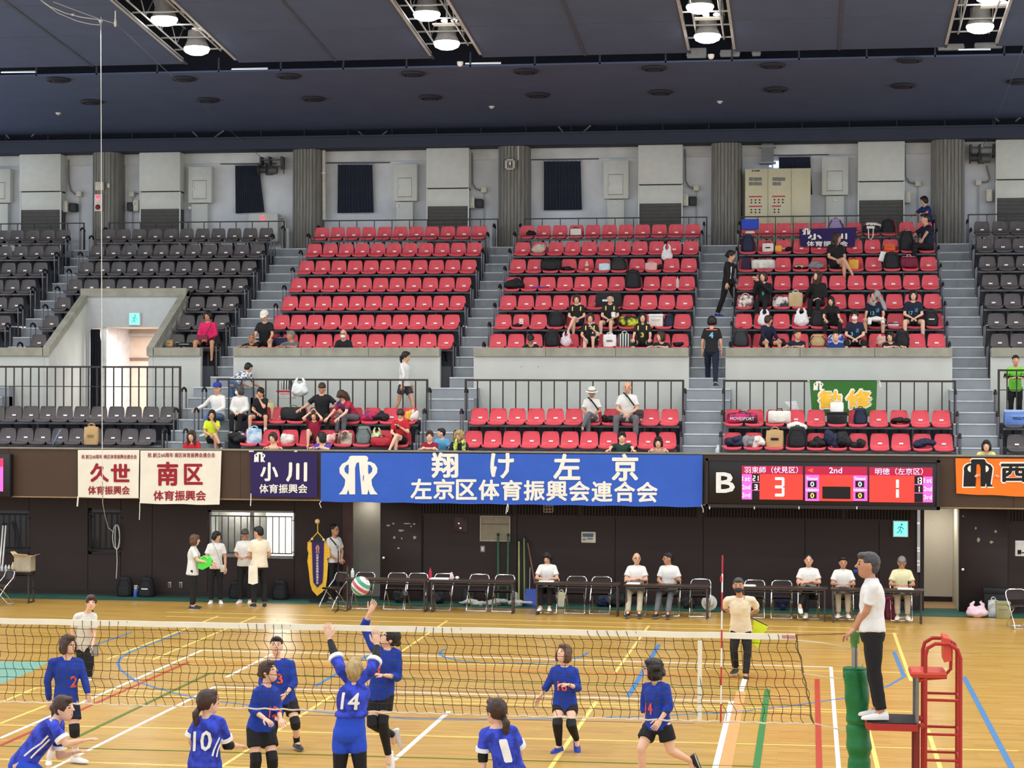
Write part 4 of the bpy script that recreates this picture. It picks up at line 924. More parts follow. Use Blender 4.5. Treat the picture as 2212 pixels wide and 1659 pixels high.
PUR = clothM((44, 32, 84), 'purple_cloth'); BLU = clothM((52, 92, 186), 'blue_cloth'); ORA = clothM((240, 118, 36), 'orange_cloth'); GRN = clothM((52, 106, 46), 'green_cloth'); BLK_ = M((26, 26, 30), .8, name='black_print'); YEL = M((240, 190, 60), .7, name='yellow_print')
def print_text(t, P, items, mat, name='lettering', bold=.03):
 for s, x0, y0, x1, y1 in items:
  mb = MB(); letters(mb, s, (x0, y1, x1, y0), P, bold); obj(name, mb, mat, t, smooth=0)
TOP60 = '祝 創立60周年 南区体育振興会連合会'; TAI = '体育振興会'
t, P = banner('cream banner with two large crimson characters, leftmost on the gallery front', [(168, 972), (301, 972), (300, 1076), (168, 1074)], YBN, CREAM, seedv=1)
print_text(t, P, [(TOP60, 176, 982, 296, 991)], CRIM, 'lettering', .015); print_text(t, P, [('久', 196, 1002, 234, 1040), ('世', 241, 1003, 280, 1040)], CRIM, 'lettering', .05); print_text(t, P, [(c, 190+i*18.4, 1050, 207+i*18.4, 1068) for i, c in enumerate(TAI)], CRIM)
cord(t, [(169, 1072), (168, 1082), (167, 1094)], YBN, .018)
t, P = banner('larger cream banner with two large crimson characters, second on the gallery front', [(303, 973), (479, 974), (474, 1090), (302, 1087)], YBN-.02, CREAM, seedv=2.3)
print_text(t, P, [(TOP60, 319, 978, 465, 988)], CRIM, 'lettering', .015); print_text(t, P, [('南', 341, 999, 383, 1048), ('区', 399, 1003, 437, 1046)], CRIM, 'lettering', .05); print_text(t, P, [(c, 332+i*23, 1060, 353+i*23, 1081) for i, c in enumerate(TAI)], CRIM)
cord(t, [(302, 1084), (302, 1102), (301, 1123)], YBN)
t, P = banner('dark purple banner with white emblem and characters between cream and blue banners', [(540, 976), (685, 978), (685, 1074), (542, 1072)], YBN, PUR, seedv=3)
mb = MB(); emblem(mb, (549, 998, 573.5, 976.8), P, 0, 1); obj('emblem', mb, [INKW, PUR], t, smooth=0)
print_text(t, P, [('小', 564, 1000, 600, 1038), ('川', 620, 1000, 662, 1039)], INKW, 'lettering', .05); print_text(t, P, [(c, 561+i*21, 1046, 580+i*21, 1065) for i, c in enumerate(TAI)], INKW)
cord(t, [(542, 1066), (542, 1078), (541, 1093)], YBN, .012); cord(t, [(538, 975), (548, 975)], YBN, .016); cord(t, [(636, 975), (642, 975)], YBN, .016)
t, P = banner('very wide blue banner with white emblem and two rows of white characters', [(694, 978), (1518, 983), (1517, 1095), (693, 1083)], YBN-.02, BLU, amp=.010, seedv=.5)
mb = MB(); emblem(mb, (732, 1068, 816.5, 984.5), P, 0, 1); obj('emblem', mb, [INKW, BLU], t, smooth=0)
print_text(t, P, [('翔', 934, 979, 988, 1031), ('け', 1061, 980, 1109, 1032), ('左', 1197, 982, 1252, 1035), ('京', 1323, 982, 1377, 1038)], INKW, 'lettering', .045)
print_text(t, P, [(c, 888.6+i*48.8, 1035+i*.72, 931.6+i*48.8, 1077+i*.72) for i, c in enumerate('左京区体育振興会連合会')], INKW, 'lettering', .04)
cord(t, [(694, 1082), (690, 1088), (694, 1097)], YBN-.03); cord(t, [(1097, 1088), (1094, 1098), (1093, 1110)], YBN-.03); cord(t, [(1097, 1088), (1098, 1096), (1096, 1106)], YBN-.03); cord(t, [(1515, 1090), (1519, 1100), (1519, 1107)], YBN-.03)
t, P = banner('orange banner with black emblem at the right end of the gallery front', [(2064, 990), (2236, 991), (2236, 1073), (2066, 1066)], YBN, ORA, seedv=4)
mb = MB(); emblem(mb, (2078, 1054, 2148, 989.5), lambda x, y: P(x, y, .006), 0); obj('emblem_outline', mb, INKW, t, smooth=0)
mb = MB(); emblem(mb, (2081, 1051, 2145, 992), lambda x, y: P(x, y, .010), 0, 1); obj('emblem', mb, [BLK_, INKW], t, smooth=0)
print_text(t, lambda x, y: P(x, y, .006), [('西', 2162, 1001, 2218, 1041)], INKW, 'lettering_outline', .09); print_text(t, lambda x, y: P(x, y, .010), [('西', 2163.5, 1003, 2216.5, 1039.5)], BLK_, 'lettering', .045)
t, P = banner('green banner with yellow characters tied to the gangway rail of the right block', [(1749, 823), (1895, 823), (1892, 899), (1754, 897)], YG-.09, GRN, amp=.02, seedv=5)
mb = MB(); emblem(mb, (1757, 843, 1779, 823.5), P, 0, 1); obj('emblem', mb, [INKW, GRN], t, smooth=0)
print_text(t, lambda x, y: P(x, y, .006), [('勧', 1768, 843, 1817, 884), ('修', 1828, 842, 1882, 883)], INKW, 'lettering_outline', .09); print_text(t, lambda x, y: P(x, y, .011), [('勧', 1770, 845, 1815, 882), ('修', 1830, 844, 1880, 881)], YEL, 'lettering', .045)
cord(t, [(1750, 824), (1744, 822)], YG-.08, .012); cord(t, [(1894, 824), (1900, 823), (1902, 836)], YG-.08, .014)
t, P = banner('purple banner laid over seats near the top of the right block', [(1726, 495), (1851, 491), (1846, 533), (1729, 532)], seat_y(6)+.09, PUR, amp=.012, seedv=6)
mb = MB(); emblem(mb, (1733, 507, 1751, 493.5), P, 0, 1); obj('emblem', mb, [INKW, PUR], t, smooth=0)
print_text(t, P, [('小', 1746, 506, 1774, 517), ('川', 1806, 505, 1829, 516)], INKW, 'lettering', .06); print_text(t, P, [(c, 1743+i*18, 521, 1759+i*18, 532) for i, c in enumerate(TAI)], INKW)

# ================================================================== SCOREBOARDS
SBF = M((26, 22, 24), .4, var=.1, name='scoreboard_case'); YS = 42.80
def scr(rgb, e=1.0): return M(rgb, .5, var=.0, emit=e, name='led_screen')
t = thing('scoreboard', 'wide electronic scoreboard with letter B on the gallery front', 'scoreboard', (atY(1527, 1095, YS).x, YS, atY(1527, 1095, YS).z))
sx0, sx1 = XY(1527, YS), XY(2029, YS); sz0, sz1 = ZY(1098, YS, 1780), ZY(992, YS, 1780)
obj('case', MB().box((sx0, YS, sz0), (sx1, YF-.005, sz1), bev=.02), SBF, t)
obj('case_rim', MB().box((sx0-.02, YS-.02, sz1-.05), (sx1+.02, YS, sz1+.01)).box((sx0-.02, YS-.02, sz0-.01), (sx1+.02, YS, sz0+.06)).box((sx1-.05, YS-.02, sz0), (sx1+.02, YS, sz1)).box((sx0-.02, YS-.02, sz0), (sx0+.03, YS, sz1)), M((40, 32, 32), .4, name='scoreboard_rim'), t, smooth=0)
sp = lambda cx, cy: (1500+cx/3.107, 760+cy/3.107)
def rect(name, x0, y0, x1, y1, mat, parent, d=.010, off=0.0):
 a, b = atY(*sp(x0, y1), YS), atY(*sp(x1, y0), YS); obj(name, MB().box((a.x, YS-d-off, a.z), (b.x, YS-off, b.z)), mat, parent, smooth=0)
def stext(s, x0, y0, x1, y1, mat, parent, off=.018, bold=.02, name='lettering', slope=0.0):
 mb = MB(); a, b = sp(x0, y1), sp(x1, y0)
 letters(mb, s, (a[0], a[1], b[0], b[1]), lambda u, v: tuple(atY(u, v, YS)-V((0, off, 0))), bold); obj(name, mb, mat, parent, smooth=0)
stext('B', 150, 812, 268, 942, M((225, 225, 222), .5, name='white_letter_vinyl'), t, off=.022, bold=.05)
HEAD, RED_, PNK, BLKS = scr((150, 18, 52), .9), scr((250, 52, 44), .95), scr((226, 88, 176), .9), scr((12, 6, 10), .3)
LW, LB, LG, LY = scr((255, 244, 236), 1.0), scr((178, 206, 255), 1.0), scr((200, 255, 246), 1.0), scr((255, 240, 90), 1.0)
def seven(s, x0, y0, x1, y1, mat, parent, wd=.13, off=.018):
 """digits of bars, as on a segment display"""
 seg = {'0': 'abcdef', '1': 'bc', '2': 'abged', '3': 'abgcd'}
 mb = MB(); n = len(s); cw = (x1-x0)/n
 for i, ch in enumerate(s):
  a0, a1 = x0+i*cw+cw*.08*(n > 1), x0+(i+1)*cw-cw*.08*(n > 1); w_ = (a1-a0)*wd*1.35; h = (y1-y0); b0, bm, b1 = y0, y0+h/2, y1; tk = h*wd*.8
  R_ = {'a': (a0+w_*.6, b0, a1-w_*.3, b0+tk), 'g': (a0+w_*.6, bm-tk/2, a1-w_*.6, bm+tk/2), 'd': (a0+w_*.6, b1-tk, a1-w_*.3, b1), 'b': (a1-w_, b0+tk*.3, a1, bm-tk*.3), 'c': (a1-w_, bm+tk*.3, a1, b1-tk*.3), 'f': (a0, b0+tk*.3, a0+w_, bm-tk*.3), 'e': (a0, bm+tk*.3, a0+w_, b1-tk*.3)}
  for k in seg[ch]:
   u0, v0, u1, v1 = R_[k]; p, q = atY(*sp(u0, v1), YS), atY(*sp(u1, v0), YS); mb.box((p.x, YS-off-.004, p.z), (q.x, YS-off, q.z))
 obj('digits', mb, mat, parent, smooth=0)
a = atY(*sp(318, 990), YS)
s1 = obj('left_screen', MB().box((atY(*sp(318, 990), YS).x, YS-.008, ZY(sp(0, 991)[1], YS, 1670)), (atY(*sp(730, 0), YS).x, YS, ZY(sp(0, 766)[1], YS, 1670))), HEAD, t, smooth=0)
s2 = obj('middle_screen', MB().box((atY(*sp(743, 990), YS).x, YS-.008, ZY(sp(0, 1000)[1], YS, 1806)), (atY(*sp(1162, 0), YS).x, YS, ZY(sp(0, 770)[1], YS, 1806))), HEAD, t, smooth=0)
s3 = obj('right_screen', MB().box((atY(*sp(1173, 990), YS).x, YS-.008, ZY(sp(0, 1010)[1], YS, 1946)), (atY(*sp(1600, 0), YS).x, YS, ZY(sp(0, 775)[1], YS, 1946))), HEAD, t, smooth=0)
rect('score_field', 438, 824, 728, 990, RED_, s1, .012); rect('set_column', 319, 822, 386, 990, PNK, s1, .012); rect('set_scores', 387, 820, 437, 990, BLKS, s1, .014)
for a_, b_ in ((873, 877), (928, 931)): rect('cell_line', 387, a_, 437, b_, PNK, s1, .016)
stext('羽束師（伏見区）', 335, 770, 695, 814, LB, s1, bold=.01); seven('3', 532, 842, 604, 970, LW, s1, .17)
for s_, y_ in (('1st', 836), ('2nd', 892), ('3rd', 946)): stext(s_, 321, y_, 374, y_+30, LW, s1, bold=.01)
seven('21', 390, 830, 432, 866, LW, s1, .2); seven('3', 400, 890, 424, 926, LW, s1, .2)
rect('red_field', 840, 828, 1064, 1000, RED_, s2, .012); rect('timeout_column', 743, 826, 838, 1000, PNK, s2, .012); rect('timeout_column', 1065, 830, 1161, 1000, PNK, s2, .012); rect('clock_field', 858, 905, 1048, 986, BLKS, s2, .015)
stext('2nd', 905, 776, 990, 814, LB, s2, bold=.015)
mb = MB(); mb.add([atY(*sp(u, v), YS)-V((0, .016, 0)) for u, v in [(757, 795), (795, 780), (795, 811)]], [(0, 1, 2)]); obj('serve_arrow', mb, scr((255, 70, 60), .9), s2, smooth=0)
for x in (752, 1072):
 stext('Timeout', x, 840, x+76, 860, LW, s2, bold=.0); stext('Substitution', x-4, 916, x+82, 934, LW, s2, bold=.0)
 for y_, lm in ((866, LG), (942, LY)): rect('count_field', x+8, y_, x+68, y_+43, BLKS, s2, .015); stext('0', x+27, y_+6, x+51, y_+38, lm, s2, bold=.03)
rect('score_field', 1174, 832, 1476, 1008, RED_, s3, .012); rect('set_column', 1534, 838, 1599, 1009, PNK, s3, .012); rect('set_scores', 1477, 834, 1533, 1008, BLKS, s3, .014)
for a_, b_ in ((889, 893), (945, 949)): rect('cell_line', 1477, a_, 1533, b_, PNK, s3, .016)
stext('明徳（左京区）', 1213, 780, 1533, 825, LB, s3, bold=.01); seven('1', 1300, 852, 1372, 984, LW, s3, .19)
for s_, y_ in (('1st', 848), ('2nd', 904), ('3rd', 960)): stext(s_, 1540, y_, 1593, y_+30, LW, s3, bold=.01)
seven('13', 1484, 842, 1528, 886, LW, s3, .2); seven('1', 1490, 902, 1512, 940, LW, s3, .2)
for x in (103, 403, 702, 1090): c = atY(*sp(x, 1046), YS); obj('clip', MB().cbox((c.x, YS-.03, c.z), (.025, .04, .06)), CHROME, t, smooth=0)
t = thing('scoreboard', 'edge of a second electronic scoreboard cut by the left border', 'scoreboard', (atY(-60, 1070, YS).x, YS, 2.4))
a, b = atY(-150, 1072, YS), atY(22, 981, YS); obj('case', MB().box((a.x, YS, a.z), (b.x, YF-.005, b.z), bev=.02), SBF, t)
a, b = atY(-120, 1060, YS), atY(7, 990, YS); s_ = obj('screen', MB().box((a.x, YS-.008, a.z), (b.x, YS, b.z)), PNK, t, smooth=0)
a, b = atY(-120, 1007, YS), atY(7, 990, YS); obj('screen_head', MB().box((a.x, YS-.012, a.z), (b.x, YS-.008, b.z)), scr((214, 40, 80), .9), s_, smooth=0)

# ================================================================== COURT WALL DETAILS
def exit_sign(px0, py0, px1, py1, Y, label):
 a, b = atY(px0, py1, Y), atY(px1, py0, Y); t = thing('exit_sign', label, 'exit sign', (a.x, Y, a.z), group='green running-man exit signs')
 obj('housing', MB().box((a.x-.02, Y, a.z-.02), (b.x+.02, Y+.06, b.z+.02)), M((206, 214, 206), .5), t, smooth=0)
 obj('panel', MB().box((a.x, Y-.006, a.z), (b.x, Y, b.z)), M((120, 236, 226), .4, var=0, emit=1.1, name='exit_panel_light'), t, smooth=0)
 cx, cz, s_ = (a.x+b.x)/2, (a.z+b.z)/2, (b.z-a.z); mb = MB(); Q = lambda u, v: (cx+u*s_, Y-.010, cz+v*s_)
 for pts in [[(.02, .16), (-.06, -.08)], [(-.06, -.08), (.08, -.16), (.02, -.34)], [(-.06, -.08), (-.12, -.22), (-.26, -.28)], [(.0, .14), (.14, .06), (.2, -.04)], [(.02, .16), (-.12, .12), (-.2, .0)]]: mb.tube([Q(*p) for p in pts], .030*s_, 5)
 mb.ball(Q(.07, .30), (.07*s_, .006, .07*s_)); obj('running_figure', mb, M((24, 138, 116), .5, emit=.35), t)
exit_sign(1931, 1127, 1960, 1158, YW-.08, 'lit green exit sign on the dark court wall under the scoreboard')
exit_sign(280, 677, 301, 701, VY1-.08, 'lit green exit sign above the passage doorway in the stand')
def wall_plate(name, label, cat, px0, py0, px1, py1, mat, extra=None, d=.03, rim=None):
 a, b = atY(px0, py1, YW), atY(px1, py0, YW); t = thing(name, label, cat, (a.x, YW-d, a.z))
 obj('board', MB().box((a.x, YW-d, a.z), (b.x, YW-.001, b.z), bev=.006), mat, t)
 if rim: obj('frame', MB().box((a.x-.02, YW-d-.01, b.z-.01), (b.x+.02, YW-d+.01, b.z+.02)).box((a.x-.02, YW-d-.01, a.z-.02), (b.x+.02, YW-d+.01, a.z+.01)).box((a.x-.02, YW-d-.01, a.z), (a.x+.01, YW-d+.01, b.z)).box((b.x-.01, YW-d-.01, a.z), (b.x+.02, YW-d+.01, b.z)), rim, t, smooth=0)
 for nm, x0, y0, x1, y1, m in extra or []:
  p, q = atY(x0, y1, YW), atY(x1, y0, YW); obj(nm, MB().box((p.x, YW-d-.012, p.z), (q.x, YW-d-.001, q.z)), m, t, smooth=0)
 return t
wall_plate('notice_board', 'beige framed board on the court wall above the green poles', 'board', 1039, 1115, 1101, 1167, M((150, 140, 118), .7, name='faded_beige_board'), [('lower_panel', 1040, 1131, 1100, 1133, M((120, 110, 92), .7))], rim=M((172, 164, 142), .6, name='beige_board_frame'))
wall_plate('wall_hatch', 'dark flush hatch on the court wall right of the door', 'hatch', 982, 1116, 1009, 1149, M((66, 46, 44), .5, name='hatch_paint'), [('latch', 990, 1129, 993, 1132, CHROME), ('slot', 993, 1139, 997, 1142, CHROME), ('edge', 982, 1149, 1009, 1150, BLACK)], d=.012)
wall_plate('wall_thermostat', 'small ivory wall control panel with a blue display', 'control panel', 1256, 1149, 1287, 1172, M((214, 206, 186), .5, name='ivory_panel'), [('display', 1259, 1152, 1282, 1159.5, M((70, 104, 116), .2, name='blue_display')), ('button_row', 1259, 1163, 1266, 1166, M((120, 118, 110), .5)), ('button_row', 1269, 1162, 1281, 1165, M((120, 118, 110), .5))])
wall_plate('wall_switch', 'grey light switch on the court wall below the beige board', 'switch', 1038, 1179, 1047.5, 1192.5, M((140, 136, 128), .5), [('rocker', 1040, 1182, 1045.5, 1190, M((206, 204, 196), .4))], d=.015)
for i, x in enumerate((363, 387)): wall_plate('wall_outlet', 'steel wall socket low on the court wall, %s of a pair' % ('left', 'right')[i], 'socket', x, 1257, x+7, 1270, M((150, 148, 142), .4, .4), [('socket', x+2, 1259, x+5, 1268, M((80, 74, 70), .5))], d=.012)
wall_plate('paper_notice', 'white paper notice on the brown wall at the right edge', 'notice', 2193, 1168, 2226, 1201, WHITE, [('print', 2198, 1188, 2206, 1197, BLK_), ('print', 2207, 1193, 2222, 1195, BLK_)], d=.006)
wall_plate('white_plate', 'white board leaning behind the left pair of black backpacks', 'board', 290, 1264, 302, 1279, M((214, 212, 206), .6), [('edge', 290, 1278, 302, 1279.5, BLACK)], d=.03)
a, b = atY(1979, 1236, YW-.06), atY(1990, 1098, YW-.06)
t = thing('metal_pole', 'shiny metal pole with hooks on the wall left of the open doorway', 'pole', (a.x, YW-.06, a.z)); obj('pole', MB().box((a.x+.02, YW-.08, a.z), (b.x-.02, YW-.035, b.z)), STEEL, t, smooth=0)
for y_ in (1130, 1184, 1190, 1212, 1220): c = atY(1984, y_, YW-.1); obj('hook', MB().cbox((c.x, YW-.10, c.z), (.06, .05, .04)), CHROME, t, smooth=0)
a = atY(1184, 1098, YW-.35)
t = thing('wire_basket', 'small wire cage hanging under the blue banner', 'wire cage', (a.x, YW-.3, 2.05))
for dx in (-.10, -.033, .033, .10):
 for dy in (-.08, .08): obj('upright_wire', MB().tube([(a.x+dx, YW-.3+dy, 2.28), (a.x+dx, YW-.3+dy, 2.06)], .006, 4), M((178, 160, 132), .5, .3, name='brass_wire'), t)
for z in (2.06, 2.13, 2.20): obj('ring_wire', MB().tube([(a.x-.10, YW-.38, z), (a.x+.10, YW-.38, z), (a.x+.10, YW-.22, z), (a.x-.10, YW-.22, z)], .006, 4, closed=True), M((178, 160, 132), .5, .3, name='brass_wire'), t)
# purple pennant with gold fringe on its pole
Yp = 43.3; pt = lambda cx, cy: atY(640+cx/4.096, 1080+cy/4.096, Yp)
t = thing('pennant', 'purple hanging pennant with gold fringe on a stand left of the dark doorway', 'pennant', (pt(190, 850).x, Yp, 0))
GOLD = M((226, 178, 52), .6, .1, var=.2, scale=30, name='gold_fringe'); DP = clothM((52, 36, 92), 'pennant_purple')
fr = [(130, 372), (100, 372), (98, 440), (108, 470), (98, 540), (112, 640), (122, 740), (140, 800), (185, 850), (232, 812), (258, 780), (272, 690), (280, 560), (270, 520), (300, 505), (292, 430), (266, 385), (240, 372)]
obj('fringe', MB().prism([pt(*p) for p in fr], (0, .02, 0)), GOLD, t, smooth=0)
obj('pennant_cloth', MB().prism([pt(*p)+V((0, -.012, 0)) for p in [(138, 372), (246, 372), (240, 640), (232, 730), (188, 775), (152, 730), (146, 640)]], (0, .012, 0)), DP, t, smooth=0)
obj('black_yoke', MB().prism([pt(*p)+V((0, -.004, 0)) for p in [(130, 375), (188, 295), (196, 295), (250, 375)]], (0, .012, 0)), BLACK, t, smooth=0)
mb = MB(); emblem(mb, (172, 470, 208, 398), lambda x, y: tuple(pt(x, y)+V((0, -.016, 0)))); obj('emblem', mb, M((186, 130, 116), .6), t, smooth=0)
mb = MB()
for i, ch in enumerate('京都市体育振興会連合会'): letters(mb, ch, (177, 498+i*24.5, 199, 476+i*24.5), lambda x, y: tuple(pt(x, y)+V((0, -.016, 0))), .03)
obj('lettering', mb, M((220, 212, 214), .7), t, smooth=0)
obj('cord', MB().tube([pt(190, 210), pt(190, 285), pt(140, 340), pt(110, 375)], .012, 5), GOLD, t); obj('cord', MB().tube([pt(190, 285), pt(245, 350), pt(262, 385)], .012, 5), GOLD, t)
for p in ((140, 345), (242, 352)): obj('tassel_knot', MB().ball(pt(*p), .03), M((226, 210, 170), .6), t)
obj('finial', MB().ball(pt(187, 190), .06), M((214, 178, 120), .4), t); q = pt(187, 200); obj('pole', MB().tube([V((q.x, Yp+.06, q.z)), V((q.x, Yp+.06, .02))], .014, 6), BLACK, t); obj('base', MB().lathe((q.x, Yp+.06, 0), [(.2, 0), (.2, .02), (.03, .04)], 14), BLACK, t)

# ================================================================== NET
YN = 22.0
nt_l, nt_r = XY(-40, YN), XY(1718, YN)
def topz(x):
 px_ = 1106+FOC*((V((x, YN, 2)) - CAMP).dot(_r)/((V((x, YN, 2))-CAMP).dot(_a))); return ZY(1336+(px_)*(1371.5-1336)/1718, YN, px_)
def netx(px_, y): return atY(px_, y, YN)
TL, TR, BR, BL = netx(-40, 1335), netx(1718, 1370), netx(1757, 1563), netx(-40, 1513)
t = thing('volleyball_net', 'wide volleyball net with white top band across the court', 'net', (TR.x, YN, 0))
BAND = M((232, 226, 204), .7, var=.04, name='white_net_tape'); NETC = M((62, 52, 30), .8, name='black_net_cord')
def net_pt(u, v):
 """u along the net, v from top (0) to bottom (1)"""
 p = TL.lerp(TR, u).lerp(BL.lerp(BR, u), v)
 p.z += -.006*math.sin(u*math.pi*9)**2*(1-v)
 p.x += .016*math.sin(v*17+u*40)+.010*math.sin(v*31+u*13); p.y += .02*math.sin(v*5+u*30)
 return p
mb = MB(); nu, nv = 91, 10
for i in range(nu+1):
 mb.tube([net_pt(i/nu, j/26) for j in range(27)], .0034, 4, caps=False)
for j in range(1, nv):
 mb.tube([net_pt(k/320, (j+.02*math.sin(k*.9+j))/nv)+V((0, 0, -.005*math.sin(k*.89)**2)) for k in range(321)], .0034, 4, caps=False)
tag(obj('net_mesh', mb, NETC, t), kind='stuff')
rs = []
for k in range(61):
 u = k/60; p = TL.lerp(TR, u); p.z += -.004*math.sin(u*math.pi*11)**2
 rs.append([p+V((0, -.012, .004)), p+V((0, .012, .004)), p+V((0, .016, -.06)), p+V((0, -.016, -.06))])
obj('top_band', MB().rings(rs), BAND, t)
p0, p1 = netx(1689, 1374), netx(1717, 1382); obj('band_patch', MB().prism([V((p0.x, YN-.020, p0.z+.012)), V((p1.x, YN-.020, p1.z+.05)), V((p1.x, YN-.020, p1.z+.01)), V((p0.x, YN-.020, p0.z-.02))], (0, .004, 0)), M((206, 140, 130), .7, name='faded_red_print'), t, smooth=0)
obj('bottom_rope', MB().tube([BL.lerp(BR, k/90)+V((0, .004*math.sin(k*2), -.012*math.sin(k*1.57)**2)) for k in range(91)], .010, 5), M((228, 214, 190), .8, name='cream_rope'), t)
obj('edge_rope', MB().tube([TR.lerp(BR, k/20)+V((.008*math.sin(k*1.3), 0, 0)) for k in range(21)], .009, 5), M((120, 106, 66), .8, name='dark_edge_rope'), t)
a, b = netx(1512, 1384), netx(1511, 1558); obj('side_band', MB().prism([a+V((-.024, -.014, 0)), a+V((.024, -.014, 0)), b+V((.024, -.014, 0)), b+V((-.024, -.014, 0))], (0, .028, 0)), BAND, t, smooth=0)
PC = netx(1846, 1400); YPOST = YN-.02
CORD = M((226, 216, 180), .7, name='pale_net_cord')
obj('guy_cord', MB().tube([netx(1718, 1383), netx(1780, 1389), netx(1843, 1401)], .008, 5), CORD, t); obj('guy_cord', MB().tube([netx(1718, 1371), netx(1833, 1368)], .010, 5), M((156, 110, 60), .5, name='brass_cable'), t)
obj('guy_cord', MB().tube([netx(1734, 1455), netx(1826, 1468)], .007, 5), CORD, t); obj('guy_cord', MB().tube([netx(1757, 1562), netx(1830, 1580)], .008, 5), CORD, t)
# antenna
t = thing('net_antenna', 'thin red and white antenna rod standing up from the net', 'antenna', netx(1558, 1560))
pts = [netx(1561-4*k/18, 1199+(1560-1199)*k/18)+V((0, -.02, 0)) for k in range(19)]
for k in range(18): obj('band', MB().tube([pts[k], pts[k+1]], .0085, 6), M((190, 36, 50), .4, name='antenna_red') if (k//2) % 2 == 0 else WHITE, t)
obj('clip', MB().cbox(netx(1558, 1250)+V((0, -.02, 0)), (.022, .022, .06)), M((190, 36, 50), .4, name='antenna_red'), t, smooth=0)
# post with green padding
pc = netx(1846, 1500); t = thing('net_post', 'grey net post wrapped in green padding beside the referee stand', 'net post', (pc.x, YPOST, 0))
PADM = M((24, 112, 58), .38, var=.12, scale=5, bump=.5, bscale=9, name='green_vinyl_padding')
ztop = ZY(1441, YPOST, 1846); rs = []
for k in range(61):
 z = ztop*(1-k/60); seg = (ztop-z); lump = .012*math.sin(seg*9)+.016*math.sin(seg*23)*.5
 for zc_ in (.62, .93, .98): lump -= .035*math.exp(-((seg-zc_)/.02)**2)
 off = .02*math.sin(seg*2.2)+seg*.03; rad = .128+lump*.6 if k else .11
 rs.append([(pc.x+off+rad*math.cos(a_)*(1+.05*math.sin(3*a_+seg*8)), YPOST+rad*math.sin(a_), z) for a_ in [j*math.pi/10 for j in range(20)]])
obj('padding', MB().rings(rs), PADM, t)
for dz in (.02, .09): z = ztop-dz; obj('strap', MB().lathe((pc.x+.0, YPOST, z), [(.121, .01), (.128, .01), (.128, -.02), (.121, -.02)], 20), M((20, 92, 50), .4, name='green_strap'), t)
obj('pole', MB().tube([V((pc.x, YPOST, ztop-.1)), V((pc.x, YPOST, ZY(1396, YPOST, 1846)))], .034, 12), M((150, 148, 140), .35, .7, name='aluminium_pole'), t)
z = ZY(1378, YPOST, 1846); GR = M((92, 148, 84), .5, name='pale_green_paint')
obj('head', MB().lathe((pc.x, YPOST, z), [(.04, -.10), (.045, -.06), (.052, -.05), (.052, .02), (.065, .04), (.065, .07), (.03, .085)], 14), GR, t)
obj('pulley', MB().lathe((pc.x, YPOST-.05, z+.03), [(.05, 0), (.05, -.02), (.02, -.025)], 14, axis='y'), GR, t)
obj('loose_cord', MB().tube([V((pc.x+.03, YPOST-.04, z-.06)), V((pc.x+.07, YPOST-.04, z-.25)), V((pc.x+.055, YPOST-.04, z-.36)), V((pc.x+.085, YPOST-.04, ztop+.05)), V((pc.x+.08, YPOST-.03, ztop-.02))], .006, 5), CORD, t)

# ================================================================== REFEREE STAND
YRS = 21.45; RR = M((168, 44, 38), .4, var=.06, name='red_tube_paint'); PADR = M((206, 74, 56), .45, var=.05, name='orange_red_vinyl')
def rs_(px_, y, Y=YRS): return atY(px_, y, Y)
t = thing('referee_stand', 'red tubular referee stand with high seat and black standing platform', 'referee stand', (rs_(1990, 1600).x, YRS, 0))
xl, xr = rs_(1999, 1500).x, rs_(2075, 1500).x; zt_ = ZY(1391, YRS, 2040); YB2 = YRS+.5
for nm, Y_, dz in (('front_frame', YRS, 0), ('rear_frame', YB2, 0)):
 obj(nm, MB().tube([(xl, Y_, 0), (xl, Y_, zt_-.13), (xl+.02, Y_, zt_-.05), (xl+.10, Y_, zt_), (xr-.12, Y_, zt_), (xr-.03, Y_, zt_-.06), (xr, Y_, zt_-.15), (xr, Y_, 0)], .021, 10), RR, t)
for y_ in (1513, 1587, 1643):
 z = ZY(y_, YRS, 2040); obj('front_rung', MB().tube([(xl, YRS, z), (xr, YRS, z)], .015, 8), RR, t); obj('rear_rung', MB().tube([(xl, YB2, z), (xr, YB2, z)], .015, 8), RR, t)
 obj('side_rung', MB().tube([(xr, YRS, z), (xr, YB2, z)], .015, 8), RR, t)
for z in (.12, .45, .75): obj('side_rung', MB().tube([(xr, YRS, z), (xr, YB2, z)], .015, 8), RR, t)
zs = ZY(1460, YRS, 2000); x0, x1 = rs_(1966, 1450).x, rs_(2046, 1450).x
obj('seat_pad', MB().box((x0, YRS-.02, zs-.02), (x1, YRS+.44, zs+.04), bev=.02), PADR, t)
xb0, xb1 = rs_(2040, 1400).x, rs_(2056, 1400).x
obj('back_pad', MB().prism([(xb0, YRS+.02, ZY(1432, YRS, 2050)), (xb1-.0, YRS+.02, ZY(1428, YRS, 2050)), (xb1-.01, YRS+.02, ZY(1382, YRS, 2050)), (xb0-.01, YRS+.02, ZY(1378, YRS, 2050))], (0, .42, 0)), PADR, t)
obj('seat_bracket', MB().tube([(x0+.1, YRS+.2, zs-.05), (x1-.02, YRS+.2, zs-.03), (x1+.05, YRS+.2, zs+.05), (x1+.06, YRS+.2, zs+.35)], .018, 8), RR, t)
obj('seat_bracket', MB().tube([(xl, YRS, zs-.10), (x0+.16, YRS+.05, zs-.04), (x1, YRS+.05, zs-.02)], .016, 8), RR, t)
zp = ZY(1561, YRS, 1930); xp0, xp1 = rs_(1870, 1560).x, rs_(1983, 1560).x; YP0, YP1 = YRS-.06, YRS+.56
rim = [(xp0+.06, YP0), (xp1, YP0), (xp1, YP1), (xp0+.06, YP1), (xp0+.01, YP1-.06), (xp0, YP1-.2), (xp0, YP0+.2), (xp0+.01, YP0+.06)]
